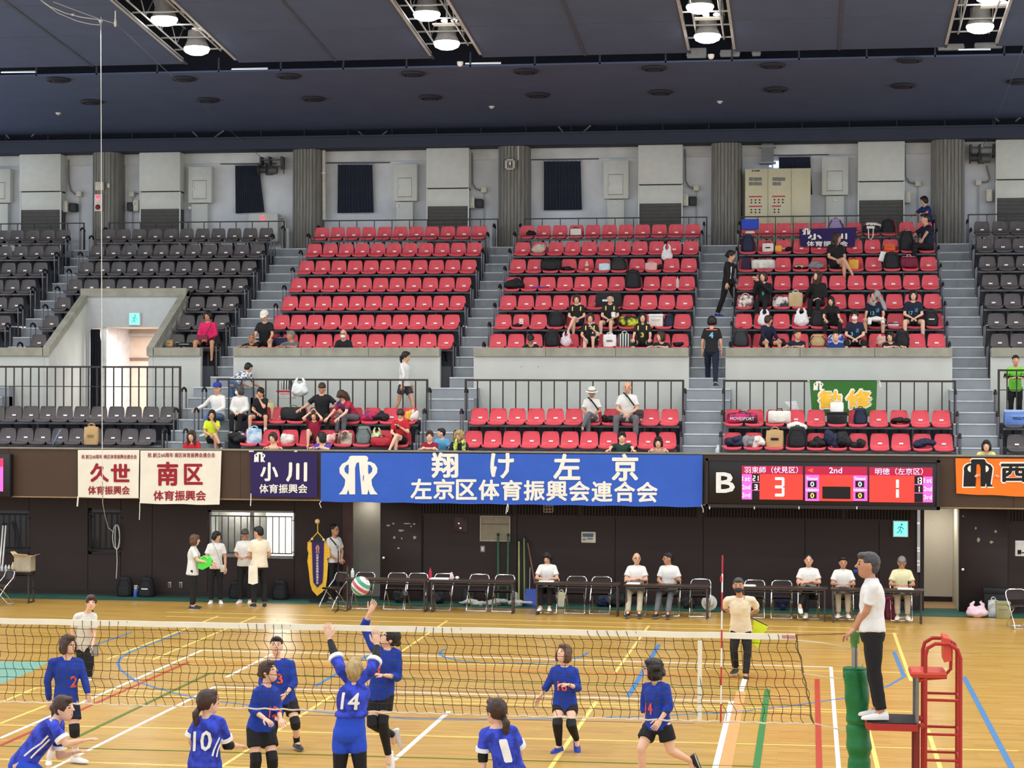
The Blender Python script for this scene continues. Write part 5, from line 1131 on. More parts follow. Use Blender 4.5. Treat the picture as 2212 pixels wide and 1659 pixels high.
obj('platform_rim', MB().prism([(x, y, zp-.08) for x, y in rim], (0, 0, .075)), RR, t, smooth=0)
obj('platform_mat', MB().prism([(x*1+(.012 if x < xp1 else -.012), y+(.012 if y < YRS+.2 else -.012), zp-.006) for x, y in rim], (0, 0, .012)), M((38, 30, 30), .75, name='black_rubber_mat'), t, smooth=0)
for Y_ in (YRS, YB2):
 xg = rs_(1981, 1500).x; obj('seat_post', MB().tube([(xg, Y_, zp-.05), (xg, Y_, zs-.02)], .02, 8), M((120, 122, 118), .4, .5, name='grey_tube'), t)
 obj('platform_leg', MB().tube([(xg, Y_, zp-.04), (xg, Y_, 0)], .030, 10), M((120, 34, 30), .5, name='dark_red_square_tube'), t)
 obj('hinge', MB().lathe((xl-.03, Y_-.02, zp-.02), [(.03, .0), (.03, -.03), (.01, -.035)], 10, axis='y'), RR, t)
 obj('link_bar', MB().tube([(xg, Y_, zs-.06), (xl, Y_, zs-.04)], .016, 8), RR, t); obj('link_bar', MB().tube([(xg, Y_, zp-.02), (xl, Y_, zp-.02)], .018, 8), RR, t)

# ball
bc = atY(779, 1266, 21.75); BR_ = .108
t = thing('volleyball', 'white, red and green volleyball in the air above the net', 'ball', bc)
me = bpy.data.materials.new('volleyball_panels'); me.use_nodes = True; nt = me.node_tree; N = nt.nodes; L = nt.links; b = N['Principled BSDF']; b.inputs['Roughness'].default_value = .5
tc = N.new('ShaderNodeTexCoord'); mp = N.new('ShaderNodeMapping'); mp.inputs['Rotation'].default_value = (.5, .9, .3); L.new(tc.outputs['Object'], mp.inputs[0])
wv = N.new('ShaderNodeTexWave'); wv.inputs['Scale'].default_value = 2.6; wv.inputs['Distortion'].default_value = 3.0; wv.inputs['Detail'].default_value = 0; L.new(mp.outputs[0], wv.inputs['Vector'])
rp = N.new('ShaderNodeValToRGB'); rp.color_ramp.interpolation = 'CONSTANT'; cr = rp.color_ramp
cr.elements[0].color = (lin(206), lin(84), lin(92), 1); cr.elements[1].position = .22; cr.elements[1].color = (lin(236), lin(230), lin(222), 1)
e = cr.elements.new(.80); e.color = (lin(70), lin(160), lin(128), 1)
L.new(wv.outputs['Fac'], rp.inputs[0]); L.new(rp.outputs[0], b.inputs['Base Color'])
obj('cover', MB().ball(bc, BR_, 28, 18), me, t)
for ax in range(3):
 for s_ in (-.42, .42):
  rr = BR_*math.sqrt(1-s_*s_)+.0006; cpt = []
  for k in range(32):
   u = k*2*math.pi/32; d = [rr*math.cos(u), rr*math.sin(u)]; d.insert(ax, BR_*s_); cpt.append(bc+V(d))
  obj('seam', MB().tube(cpt, .0012, 4, closed=True), M((150, 146, 140), .7), t)

# ================================================================== TABLES AND CHAIRS
TBM = M((62, 46, 40), .4, var=.08, name='dark_brown_table_top'); LEGM = M((74, 68, 66), .4, .5, name='dark_steel_tube')
def table(px0, px1, py, Y, label, depth=.36, group='long folding tables of the officials'):
 a, b = atY(px0, py, Y), atY(px1, py, Y); z = .70; x0, x1 = a.x, b.x
 t = thing('folding_table', label, 'table', ((x0+x1)/2, Y, 0), group=group)
 obj('table_top', MB().box((x0, Y, z-.035), (x1, Y+depth, z), bev=.006), TBM, t)
 obj('under_shelf', MB().box((x0+.1, Y+.06, z-.115), (x1-.1, Y+depth-.05, z-.10)), LEGM, t, smooth=0)
 obj('apron_bar', MB().box((x0+.05, Y+.03, z-.065), (x1-.05, Y+.06, z-.035)), LEGM, t, smooth=0)
 for x in (x0+.06, x1-.06):
  for y in (Y+.04, Y+depth-.04): obj('leg', MB().box((x-.016, y-.016, .02), (x+.016, y+.016, z-.035)), LEGM, t, smooth=0)
  obj('foot_bar', MB().box((x-.014, Y-.0, .0), (x+.014, Y+depth, .025)), LEGM, t, smooth=0); obj('leg_brace', MB().box((x-.01, Y+.04, .30), (x+.01, Y+depth-.04, .32)), LEGM, t, smooth=0)
 return t
YT = 41.75
for a, b, py, Y, nm in [(744, 922, 1252, YT, 'dark folding table beside the pennant, first of the row'), (926, 1112, 1254, YT, 'dark folding table with red bottle, second of the row'), (1153, 1339, 1260, YT-.1, 'dark folding table of the woman writing, third of the row'), (1347, 1533, 1265, YT-.25, 'dark folding table of the two talking men, fourth of the row'), (1600, 1788, 1270, YT-.25, 'dark folding table behind the bending line judge, fifth of the row'), (1794, 1997, 1275, YT-.35, 'dark folding table behind the standing referee, last of the row')]: table(a, b, py, Y, nm)
table(-80, 66, 1240, 41.9, 'dark folding table at the left edge with a carton on it')
VIN = M((48, 36, 34), .45, var=.08, name='brown_chair_vinyl')
def chair(x, Y, rz, label, group='folding chairs of the officials', s=1.0):
 """front of the chair faces -Y when rz = 0; Y is the middle of the seat"""
 t = thing('folding_chair', label, 'chair', (x, Y, 0), rz, group)
 parts = _chair_parts()
 for nm, me in parts: link(nm, me, t)
 return t
_cp = []
def _chair_parts():
 if _cp: return _cp
 w_ = .215
 seat = MB().box((-.195, -.19, .405), (.195, .19, .445), bev=.02)
 rs = []
 for k in range(7):
  u = k/6; z = .545+.225*u; wd = .205*(1-.22*max(0, u-.45)/.55)
  rs.append([(-wd, .225+.03*u, z), (-wd*.5, .245+.03*u, z), (wd*.5, .245+.03*u, z), (wd, .225+.03*u, z), (wd, .25+.03*u, z), (wd*.5, .27+.03*u, z), (-wd*.5, .27+.03*u, z), (-wd, .25+.03*u, z)])
 back = MB().rings(rs)
 fr = MB().tube([(-w_, -.24, .012), (-w_, -.20, .10), (-w_, .02, .42), (-w_, .20, .60), (-w_*.98, .235, .69), (-w_*.85, .25, .735), (-w_*.6, .255, .75), (w_*.6, .255, .75), (w_*.85, .25, .735), (w_*.98, .235, .69), (w_, .20, .60), (w_, .02, .42), (w_, -.20, .10), (w_, -.24, .012)], .0125, 8)
 base = MB().tube([(-w_, -.24, .012), (w_, -.24, .012)], .0125, 8)
 rear = MB().tube([(-w_+.03, -.12, .40), (-w_+.03, .0, .30), (-w_+.03, .24, .03), (-w_+.05, .25, .012), (w_-.05, .25, .012), (w_-.03, .24, .03), (w_-.03, .0, .30), (w_-.03, -.12, .40)], .0115, 8)
 bar = MB().tube([(-w_, .02, .40), (w_, .02, .40)], .009, 6)
 for nm, m_, mt in [('seat', seat, VIN), ('backrest', back, VIN), ('frame', fr, CHROME), ('foot_bar', base, CHROME), ('rear_leg', rear, CHROME), ('cross_bar', bar, CHROME)]: _cp.append((nm, m_.mesh(nm, mt)))
 return _cp
YC = 42.35
for px_, nm in [(786, 'empty folding chair behind the table beside the pennant, left one'), (856, 'empty folding chair behind the table beside the pennant, middle one'), (901, 'empty folding chair behind the table beside the pennant, right one'), (957, 'empty folding chair behind the table with the red bottle, left one'), (1034, 'empty folding chair behind the table with the red bottle, middle one'), (1089, 'empty folding chair behind the table with the red bottle, right one'),
    (1185, 'folding chair under the woman writing at the third table'), (1245, 'empty folding chair right of the woman writing'), (1299, 'empty folding chair between the woman writing and the bald man'), (1376, 'folding chair under the bald man with crossed arms'), (1448, 'folding chair under the dark-haired man talking'), (1514, 'empty folding chair right of the talking man, white hat below'), (1631, 'empty folding chair just behind the bending line judge'), (1690, 'empty folding chair right of the bending line judge'), (1748, 'folding chair under the man with crossed arms and legs'), (1822, 'folding chair under the man facing forward at the last table'), (1948, 'folding chair under the man in the yellow shirt')]:
 Y = YC-(0 if px_ < 1120 else .08 if px_ < 1330 else .22); chair(XY(px_, Y), Y, 0, nm)
chair(XY(723, 42.3), 42.3, R(-35), 'folding chair at the left end of the first table, turned sideways')
chair(XY(2205, 41.2), 41.2, R(18), 'folding chair cut by the right edge of the view'); chair(XY(2, 41.45), 41.45, R(-40), 'folding chair at the left edge before the table with the carton')

# ================================================================== PEOPLE: builder
JOBS, PRINTS = [], []
_fold = bpy.data.textures.new('cloth_folds', 'CLOUDS'); _fold.noise_scale = .13; _fold.noise_depth = 1
_strand = bpy.data.textures.new('hair_locks', 'CLOUDS'); _strand.noise_scale = .03
def job(name, mb, mats, parent, vox, smooth=3, fold=0.0, tex=None, extra=None):
 o = obj(name, mb, mats, parent, smooth=0)
 m = o.modifiers.new('r', 'REMESH'); m.mode = 'VOXEL'; m.voxel_size = vox; m.use_smooth_shade = True
 m = o.modifiers.new('s', 'SMOOTH'); m.iterations = smooth; m.factor = .5
 if fold:
  m = o.modifiers.new('d', 'DISPLACE'); m.texture = tex or _fold; m.strength = fold; m.mid_level = .5; m.texture_coords = 'LOCAL'
 JOBS.append((o, extra)); return o
def finish_people():
 dg = bpy.context.evaluated_depsgraph_get()
 new = [bpy.data.meshes.new_from_object(o.evaluated_get(dg)) for o, _ in JOBS]
 for (o, ex), me in zip(JOBS, new):
  o.modifiers.clear(); old = o.data; me.name = old.name
  if ex is not None:
   emb, emats = ex; bm = bmesh.new(); bm.from_mesh(me)
   inv = chain(o).inverted(); k = len(me.materials)
   vs = [bm.verts.new(inv @ V(p)) for p in emb.v]
   for f, mi in zip(emb.f, emb.m):
    try: nf = bm.faces.new([vs[i] for i in f]); nf.material_index = mi; nf.smooth = True
    except ValueError: pass
   bm.to_mesh(me); bm.free()
  o.data = me
  bpy.data.meshes.remove(old)
 for f in PRINTS: f()

def unit(v): v = V(v); return v.normalized() if v.length > 1e-9 else V((0, 0, 1))
def ring_at(c, a, b, ra, rb, n=12, p=2.0):
 out = []
 for k in range(n):
  t = 2*math.pi*k/n; x, y = math.cos(t), math.sin(t)
  out.append(c+a*(ra*math.copysign(abs(x)**(2/p), x))+b*(rb*math.copysign(abs(y)**(2/p), y)))
 return out
def limb(mb, pts, rads, n=10, cap=True, mi=0):
 """a tapered tube through pts with rounded ends"""
 P = [V(p) for p in pts]
 if cap:
  d0, d1 = unit(P[0]-P[1]), unit(P[-1]-P[-2])
  P = [P[0]+d0*rads[0]*.85, P[0]+d0*rads[0]*.5]+P+[P[-1]+d1*rads[-1]*.5, P[-1]+d1*rads[-1]*.85]
  rads = [rads[0]*.35, rads[0]*.85]+list(rads)+[rads[-1]*.85, rads[-1]*.35]
 return mb.tube(P, list(rads), n, mi)
def ball3(mb, c, f, l, u, rf, rl, ru, n=14, m=9, mi=0):
 t = MB().ball((0, 0, 0), 1, n, m); mb.add([c+f*(p[0]*rf)+l*(p[1]*rl)+u*(p[2]*ru) for p in t.v], t.f, mi)

SKIN = [M((226, 182, 154), .55, var=.05, scale=9, name='skin_light'), M((212, 162, 132), .55, var=.05, scale=9, name='skin_medium'), M((188, 136, 106), .55, var=.05, scale=9, name='skin_tan')]
HAIRM = {'black': M((28, 24, 24), .42, var=.25, scale=40, bump=.5, bscale=90, name='black_hair', stretch=(1, 1, .25)), 'brown': M((62, 42, 34), .42, var=.25, scale=40, bump=.5, bscale=90, name='brown_hair', stretch=(1, 1, .25)),
         'grey': M((120, 116, 112), .5, var=.25, scale=40, bump=.5, bscale=90, name='grey_hair', stretch=(1, 1, .25)), 'blond': M((172, 146, 98), .45, var=.3, scale=30, bump=.6, bscale=80, name='bleached_hair', stretch=(1, 1, .25)),
         'dgrey': M((66, 64, 64), .45, var=.25, scale=40, bump=.5, bscale=90, name='greying_hair', stretch=(1, 1, .25)), 'chestnut': M((92, 62, 46), .42, var=.25, scale=40, bump=.5, bscale=90, name='chestnut_hair', stretch=(1, 1, .25))}
EYE = M((30, 22, 20), .3, name='dark_eye'); LIP = M((178, 96, 88), .5, name='lip_colour'); BROW = M((48, 36, 32), .7, name='eyebrow')
C_ = lambda rgb, nm, fold=.25: M(rgb, .85, var=.05, scale=5, bump=fold, bscale=14, name=nm)
WHT = C_((218, 217, 212), 'white_cotton'); CRM = C_((226, 214, 188), 'cream_cotton'); BLKC = C_((28, 28, 31), 'black_cloth'); NVY = C_((26, 32, 54), 'navy_cloth'); GRYC = C_((98, 100, 104), 'grey_cloth'); KHA = C_((178, 164, 140), 'khaki_cloth')
ROYAL = C_((26, 58, 156), 'royal_blue_jersey', .4); CAMO = two_tone((26, 40, 138), (52, 74, 206), 9, name='blue_pattern_jersey'); BLUS = C_((40, 76, 196), 'bright_blue_shorts'); REDT = C_((186, 34, 48), 'red_cotton'); MARO = C_((138, 26, 52), 'maroon_cotton'); LIME = C_((206, 224, 50), 'lime_cotton')
MAG = C_((204, 32, 92), 'magenta_cotton'); GREENT = C_((34, 62, 52), 'dark_green_cotton'); PURT = C_((92, 72, 176), 'purple_cotton'); PLAID = checked((222, 224, 228), (88, 96, 112), 14); DENIM = C_((88, 112, 146), 'denim'); GRNJ = C_((120, 214, 70), 'bright_green_jersey'); YELS = C_((214, 210, 166), 'pale_yellow_cotton'); LBLU = C_((96, 164, 206), 'light_blue_cotton')
SHOEW = M((226, 224, 220), .5, var=.05, name='white_shoe'); SHOEB = M((40, 40, 44), .5, name='black_shoe'); SHOEN = M((38, 58, 150), .5, name='blue_shoe'); SOLE = M((214, 208, 198), .6, name='rubber_sole'); NEOP = M((20, 20, 22), .7, var=.1, name='black_knee_pad'); MASKW = M((236, 226, 226), .8, name='white_face_mask'); MASKN = M((42, 50, 66), .8, name='navy_face_mask')
SOCKW = M((228, 226, 222), .85, name='white_sock')

def hand(mb, w_, d, n_, thumb, s, curl=.35, spread_=.10, mi=0, seg=6):
 """palm and five fingers; d points along the hand, n_ out of the back of the hand, thumb towards the thumb side"""
 d = unit(d); n_ = unit(n_-d*n_.dot(d)); t = d.cross(n_); t = t if t.dot(thumb) > 0 else -t; t.normalize()
 k = s
 rs = []
 for u, wd, th in [(-.015, .024, .018), (.01, .030, .016), (.05, .040, .015), (.085, .040, .012), (.098, .034, .008)]: rs.append(ring_at(w_+d*(u*k), t, n_, wd*k, th*k, 8))
 mb.rings(rs, mi)
 for i, (off, L) in enumerate([(.030, .066), (.010, .074), (-.011, .069), (-.030, .054)]):
  p = w_+d*(.088*k)+t*(off*k); a = unit(d+t*(off*spread_*30)); pts = [p]
  for j, fr in enumerate((.44, .31, .25)):
   ang = curl*(j+.6); v = a*math.cos(ang)-n_*math.sin(ang); pts.append(pts[-1]+v*(L*fr*k))
  limb(mb, pts, [.0095*k, .0088*k, .0078*k, .0066*k], seg)
 p = w_+d*(.022*k)+t*(.026*k); a = unit(d*.75+t*.75-n_*.25); b = unit(d+t*.25-n_*.35)
 limb(mb, [p, p+a*(.042*k), p+a*(.042*k)+b*(.032*k), p+a*(.042*k)+b*(.054*k)], [.013*k, .0115*k, .0095*k, .0075*k], seg)

def person(label, J, top=('short', WHT), bottom=('trousers', BLKC), hair=('short_m', 'black'), skin=0, shoes=SHOEW, s=1.0, male=False, vox=.018, group=None,
           polo=False, mask=None, glasses=False, hat=None, pads=None, socks=None, arm_sleeve=None, curl=.4, hem=-.10, loose=0.0, face=True, hands=True, cuff=None, waist=0):
 z0 = J.get('ground', min(J['anL'].z, J['anR'].z)-.08*s)
 hipc = (J['hipL']+J['hipR'])/2
 root = thing('person', label, 'person', (hipc.x, hipc.y, z0), 0, group)
 sk = SKIN[skin]; near = vox < .014
 neck, head = J['neck'], J['head']
 up_t = unit(neck-hipc); L_ = (neck-hipc).length
 lh = unit(J['hipL']-J['hipR']); ls = unit(J['shL']-J['shR'])
 fh, fs = unit(lh.cross(up_t))*1, unit(ls.cross(up_t))*1                  # left x up = forward
 f = unit(J['face']); u = unit(J.get('up', V((0, 0, 1)))); u = unit(u-f*u.dot(f)); l = unit(u.cross(f))
 mw = 1.06 if male else .97
 def tor(mb, rows, grow=0.0):
  rs = []
  for t, wx, wy in rows:
   q = min(max(t, 0), 1); sd = unit(lh.lerp(ls, q)); fw = unit(sd.cross(up_t)); rs.append(ring_at(hipc+up_t*(L_*t), sd, fw, (wx*mw+grow)*s, (wy+grow)*s, 16, 2.3))
  mb.rings(rs)
 BODY = [(-.20, .06, .06), (-.16, .115, .095), (-.05, .152, .112), (.08, .152, .108), (.28, .128, .094), (.42, .122, .090), (.60, .140, .100), (.76, .152, .098), (.88, .135, .078), (.97, .075, .058), (1.02, .05, .05)]
 b = MB(); tor(b, BODY)
 limb(b, [neck-up_t*.03*s, neck+(head-neck)*.75], [.052*s, .047*s])
 S0 = s; s = S0*1.10
 ball3(b, head, f, l, u, .093*s, .074*s, .108*s); ball3(b, head+f*.026*s-u*.056*s, f, l, u, .062*s, .055*s, .066*s)
 if not mask: limb(b, [head+f*.086*s+u*.010*s, head+f*.106*s-u*.018*s], [.009*s, .014*s], 6)
 for sg in (1, -1): ball3(b, head+l*(sg*.075*s)-u*.008*s-f*.004*s, f, l, u, .022*s, .012*s, .034*s, 8, 6)
 s = S0
 for S in 'LR':
  limb(b, [neck-up_t*.012*s, neck.lerp(J['sh'+S], .55)-up_t*.012*s, J['sh'+S]-up_t*.004*s], [.048*s, .046*s, .044*s])
  sh, el, wr, hp, kn, an = (J[k+S] for k in ('sh', 'el', 'wr', 'hip', 'kn', 'an'))
  limb(b, [sh, sh.lerp(el, .35), el], [.046*s, .045*s, .038*s]); limb(b, [el, el.lerp(wr, .25), wr], [.038*s, .037*s, .025*s])
  limb(b, [hp, hp.lerp(kn, .4), kn], [.086*s, .078*s, .054*s]); limb(b, [kn, kn.lerp(an, .30), kn.lerp(an, .7), an], [.053*s, .054*s, .040*s, .034*s])
  tw = J['toe'+S]; limb(b, [an-u*0, an+tw*.05*s+V((0, 0, -.04*s))], [.036*s, .034*s])
 ex = MB()
 if hands:
  for S, sg in (('L', 1), ('R', -1)):
   el, wr = J['el'+S], J['wr'+S]; d = J.get('hd'+S, unit(wr-el)); bn = J.get('hn'+S, None)
   if bn is None: bn = (l*sg if abs(unit(d).z) > .6 else V((0, 0, 1)))
   hand(ex, wr+unit(d)*.004, d, V(bn), J.get('ht'+S, fs), s, J.get('curl'+S, curl), seg=6 if near else 4)
 emats = [sk]; s = S0*1.10
 if face:
  for sg in (1, -1):
   ball3(ex, head+f*.0800*s+l*(sg*.031*s)+u*.006*s, f, l, u, .010*s, .0135*s, .0062*s, 8, 5, 1)
   limb(ex, [head+f*.082*s+l*(sg*.018*s)+u*.027*s, head+f*.074*s+l*(sg*.046*s)+u*.029*s], [.0042*s, .0035*s], 5, mi=3)
  if not mask: ball3(ex, head+f*.0815*s-u*.061*s, f, l, u, .008*s, .021*s, .0058*s, 8, 5, 2)
 bo = job('body', b, [sk, EYE, LIP, BROW], root, vox, 2, extra=(ex, None))
 # hair
 ht, hc = hair
 if ht != 'bald':
  hb = MB(); H = lambda df, dl, du: head+f*(df*s)+l*(dl*s)+u*(du*s)
  if ht in ('short_m', 'crop', 'fringe_m'):
   ball3(hb, H(-.020, 0, .030), f, l, u, .096*s, .082*s, .092*s); ball3(hb, H(-.045, 0, -.015), f, l, u, .066*s, .073*s, .070*s)
   if ht != 'crop': ball3(hb, H(.038, 0, .080), f, l, u, .060*s, .064*s, .034*s)
  elif ht == 'thin': ball3(hb, H(-.040, 0, .0), f, l, u, .074*s, .082*s, .070*s)
  else:
   ball3(hb, H(-.016, 0, .020), f, l, u, .102*s, .090*s, .104*s); ball3(hb, H(.040, 0, .076), f, l, u, .058*s, .062*s, .034*s)
   if ht in ('bob', 'curly', 'long', 'short_w'):
    dz = .03 if ht == 'short_w' else 0
    ball3(hb, H(-.034, 0, -.045+dz), f, l, u, .080*s, .100*s, .085*s)
    for sg in (1, -1): ball3(hb, H(.014, sg*.080, -.032+dz), f, l, u, .046*s, .024*s, .082*s)
   if ht == 'curly':
    rn = random.Random(7)
    for i in range(34):
     a = rn.uniform(0, 6.28); e = rn.uniform(-.9, 1.3); df, dl, du = math.cos(a)*math.cos(e), math.sin(a)*math.cos(e), math.sin(e)
     if df > .35 and du < .75: continue
     ball3(hb, H(-.03+df*.095, dl*.098, -.01+du*.105), f, l, u, .032*s, .032*s, .032*s, 8, 6)
   if ht == 'long':
    dn = unit(u*.6+V((0, 0, .8))); p = H(-.05, 0, -.05); limb(hb, [p, p-dn*.12*s-f*.015*s, p-dn*.24*s-f*.01*s], [.078*s, .080*s, .045*s])
    for sg in (1, -1): p = H(.012, sg*.076, -.05); limb(hb, [p, p-dn*.10*s, p-dn*.19*s], [.026*s, .028*s, .014*s], 8)
   if ht in ('pony', 'lowpony'):
    p = H(-.098, 0, .015 if ht == 'pony' else -.05); dn = unit(V((0, 0, 1))*.9+u*.3); limb(hb, [p, p-f*.035*s-dn*.03*s, p-f*.03*s-dn*.11*s, p-f*.015*s-dn*.19*s], [.026*s, .036*s, .032*s, .012*s], 8)
   if ht == 'bun': ball3(hb, H(-.108, 0, -.005), f, l, u, .040*s, .040*s, .038*s)
  job('hair', hb, HAIRM[hc], root, min(vox, .013), 1, fold=.012 if near else .008, tex=_strand)
  if ht in ('pony', 'lowpony') and near: p = head-f*.108*s+u*(.012 if ht == 'pony' else -.055)*s; obj('hair_tie', MB().tube([p+l*(.028*s*math.cos(a))+u*(.028*s*math.sin(a)) for a in [k*.7854 for k in range(8)]], .008*s, 5, closed=True), BLKC, root)
 s = S0
 sl, tm = top
 tb = MB(); g = .020+loose
 rows = [(hem, .160+loose*.6, .118+loose*.5), (max(hem+.08, .0), .158+loose*.4, .116), (.28, .138+loose*.4, .104), (.44, .136, .103), (.62, .148, .110), (.76, .158, .106), (.88, .142, .086), (.955, .078, .064)]
 tor(tb, rows, .016)
 for S in 'LR':
  sh, el, wr = J['sh'+S], J['el'+S], J['wr'+S]
  limb(tb, [neck.lerp(sh, .30)-up_t*.020*s, neck.lerp(sh, .62)-up_t*.012*s, sh-up_t*.004*s], [.055*s, .054*s, .053*s])
  if sl == 'none': limb(tb, [sh, sh.lerp(el, .1)], [.062*s, .056*s]); continue
  if sl == 'short': limb(tb, [sh, sh.lerp(el, .40), sh.lerp(el, .72)], [.053*s, .059*s, .066*s], cap=False)
  elif sl == '3q': limb(tb, [sh, sh.lerp(el, .5), el], [.054*s, .056*s, .054*s]); limb(tb, [el, el.lerp(wr, .35), el.lerp(wr, .52)], [.056*s, .052*s, .047*s], cap=False)
  else: limb(tb, [sh, sh.lerp(el, .5), el], [.054*s, .054*s, .050*s]); limb(tb, [el, el.lerp(wr, .5), el.lerp(wr, .95)], [.052*s, .046*s, .038*s], cap=False)
 sho = job('shirt', tb, tm, root, vox, 2, fold=.022 if near else .016)
 if cuff:
  cb = {}
  for S in 'LR':
   sh, el = J['sh'+S], J['el'+S]; d = unit(el-sh); c = sh.lerp(el, .71); a = unit(d.cross(V((0, 0, 1)) if abs(d.z) < .9 else V((0, 1, 0)))); b2 = d.cross(a)
   obj('sleeve_cuff', MB().rings([ring_at(c+d*(t*s), a, b2, r*s, r*s, 16) for t, r in [(-.022, .066), (-.022, .077), (.018, .078), (.018, .066)]]), cuff, root)
 if polo:
  c = neck-up_t*.015*s; obj('collar', MB().rings([ring_at(c+up_t*(dz*s), ls, fs, (.066+dr)*s, (.060+dr)*s, 16) for dz, dr in [(-.02, .022), (.025, .006), (.034, .0), (.024, -.008), (-.02, .008)]]), tm, root)
 bt, bmat = bottom
 if bt:
  pb = MB(); hw = [(.28, .134, .102), (waist, .128, .098)] if waist else []; ext = .018 if bt == 'tights' else .026
  tor(pb, [(-.20, .08, .075), (-.15, .125, .100), (-.04, .156, .114), (.06, .154, .110), (.14, .142, .102)]+hw, .014 if hw else .012)
  for S in 'LR':
   hp, kn, an = J['hip'+S], J['kn'+S], J['an'+S]
   if bt == 'shorts': limb(pb, [hp, hp.lerp(kn, .35), hp.lerp(kn, .60)], [.096*s, .100*s, .102*s], cap=False)
   elif bt == 'longshorts': limb(pb, [hp, hp.lerp(kn, .45), hp.lerp(kn, .84)], [.098*s, .096*s, .090*s], cap=False)
   elif bt == 'bike': limb(pb, [hp, hp.lerp(kn, .45), hp.lerp(kn, .60)], [.098*s, .092*s, .084*s], cap=False)
   elif bt == 'hotpants': limb(pb, [hp, hp.lerp(kn, .25), hp.lerp(kn, .42)], [.096*s, .094*s, .090*s], cap=False)
   else:
    limb(pb, [hp, hp.lerp(kn, .5), kn], [.096*s, .086*s, .068*s]); limb(pb, [kn, kn.lerp(an, .4), kn.lerp(an, .96)], [.068*s, .064*s, .056*s if bt == 'trousers' else .042*s], cap=False)
  job({'trousers': 'trousers', 'tights': 'leggings'}.get(bt, 'shorts'), pb, bmat, root, vox, 2, fold=.014)
 for S in 'LR':
  kn, an, hp = J['kn'+S], J['an'+S], J['hip'+S]
  if pads and S in pads:
   full = pads[S]; kb = MB(); a = kn.lerp(hp, .16 if full != 'low' else .08)
   pts = [kn.lerp(hp, .55), kn.lerp(hp, .25), kn, kn.lerp(an, .5), kn.lerp(an, .97)] if full == 3 else [kn.lerp(hp, .24), kn, kn.lerp(an, .25)] if full in (1, 'low') else [kn.lerp(hp, .26), kn, kn.lerp(an, .3), kn.lerp(an, .7), kn.lerp(an, .97)]
   limb(kb, pts, [.086*s, .078*s, .068*s, .056*s, .043*s] if full == 3 else [.072*s, .072*s, .066*s] if full in (1, 'low') else [.072*s, .073*s, .066*s, .050*s, .043*s], cap=False); job('knee_pad' if full in (1, 'low') else 'long_sock', kb, NEOP, root, vox, 1)
  if socks: obj('sock', limb(MB(), [an.lerp(kn, .30), an.lerp(kn, .02)], [.046*s, .043*s], 10, False), socks, root)
  if shoes:
   tw = unit(J['toe'+S]); un = J.get('ft'+S, None); un = unit(V((0, 0, 1))-tw*tw.z) if un is None else unit(V(un)-tw*unit(tw).dot(V(un))); sd = tw.cross(un)
   shb = MB(); rs = []
   for d, wd, hgt in [(-.070, .022, .050), (-.060, .034, .075), (-.02, .037, .092), (.03, .039, .082), (.09, .046, .056), (.15, .044, .042), (.185, .030, .032), (.198, .012, .020)]:
    c = an+tw*(d*s)-un*(.082*s); rs.append([c+sd*(x*wd*s)+un*(y*hgt*s) for x, y in [(-1, .0), (-1.05, .35), (-.75, .85), (0, 1), (.75, .85), (1.05, .35), (1, .0)]])
   so = obj('shoe', shb.rings(rs), shoes, root, smooth=60)
   sb_ = MB(); rs = [[c_ for c_ in (r_[0]+un*.0-sd*.002, r_[1]*.35+r_[0]*.65-sd*.003, r_[5]*.35+r_[6]*.65+sd*.003, r_[6]+sd*.002)] for r_ in rs]; obj('shoe_sole', sb_.rings(rs), SOLE, so)
 if arm_sleeve:
  for S in arm_sleeve: sh, el, wr = J['sh'+S], J['el'+S], J['wr'+S]; ab = MB(); limb(ab, [sh.lerp(el, .45), el, el.lerp(wr, .3), el.lerp(wr, .93)], [.050*s, .043*s, .042*s, .031*s], cap=False); job('arm_sleeve', ab, NEOP, root, vox, 1)
 s = S0*1.10
 if mask:
  mb = MB(); ball3(mb, head+f*.034*s-u*.050*s, f, l, u, .070*s, .062*s, .056*s, 14, 8); obj('face_mask', mb, mask, root)
 if glasses:
  gm = MB()
  for sg in (1, -1): c = head+f*.094*s+l*(sg*.032*s)+u*.004*s; gm.tube([c+l*(.024*s*math.cos(a))+u*(.017*s*math.sin(a)) for a in [k*.6283 for k in range(10)]], .0022*s, 4, closed=True); gm.tube([c+l*(sg*.024*s), head+f*.0*s+l*(sg*.079*s)+u*.006*s], .002*s, 4)
  gm.tube([head+f*.095*s+l*.009*s+u*.006*s, head+f*.095*s-l*.009*s+u*.006*s], .0022*s, 4); obj('glasses', gm, BLACK, root)
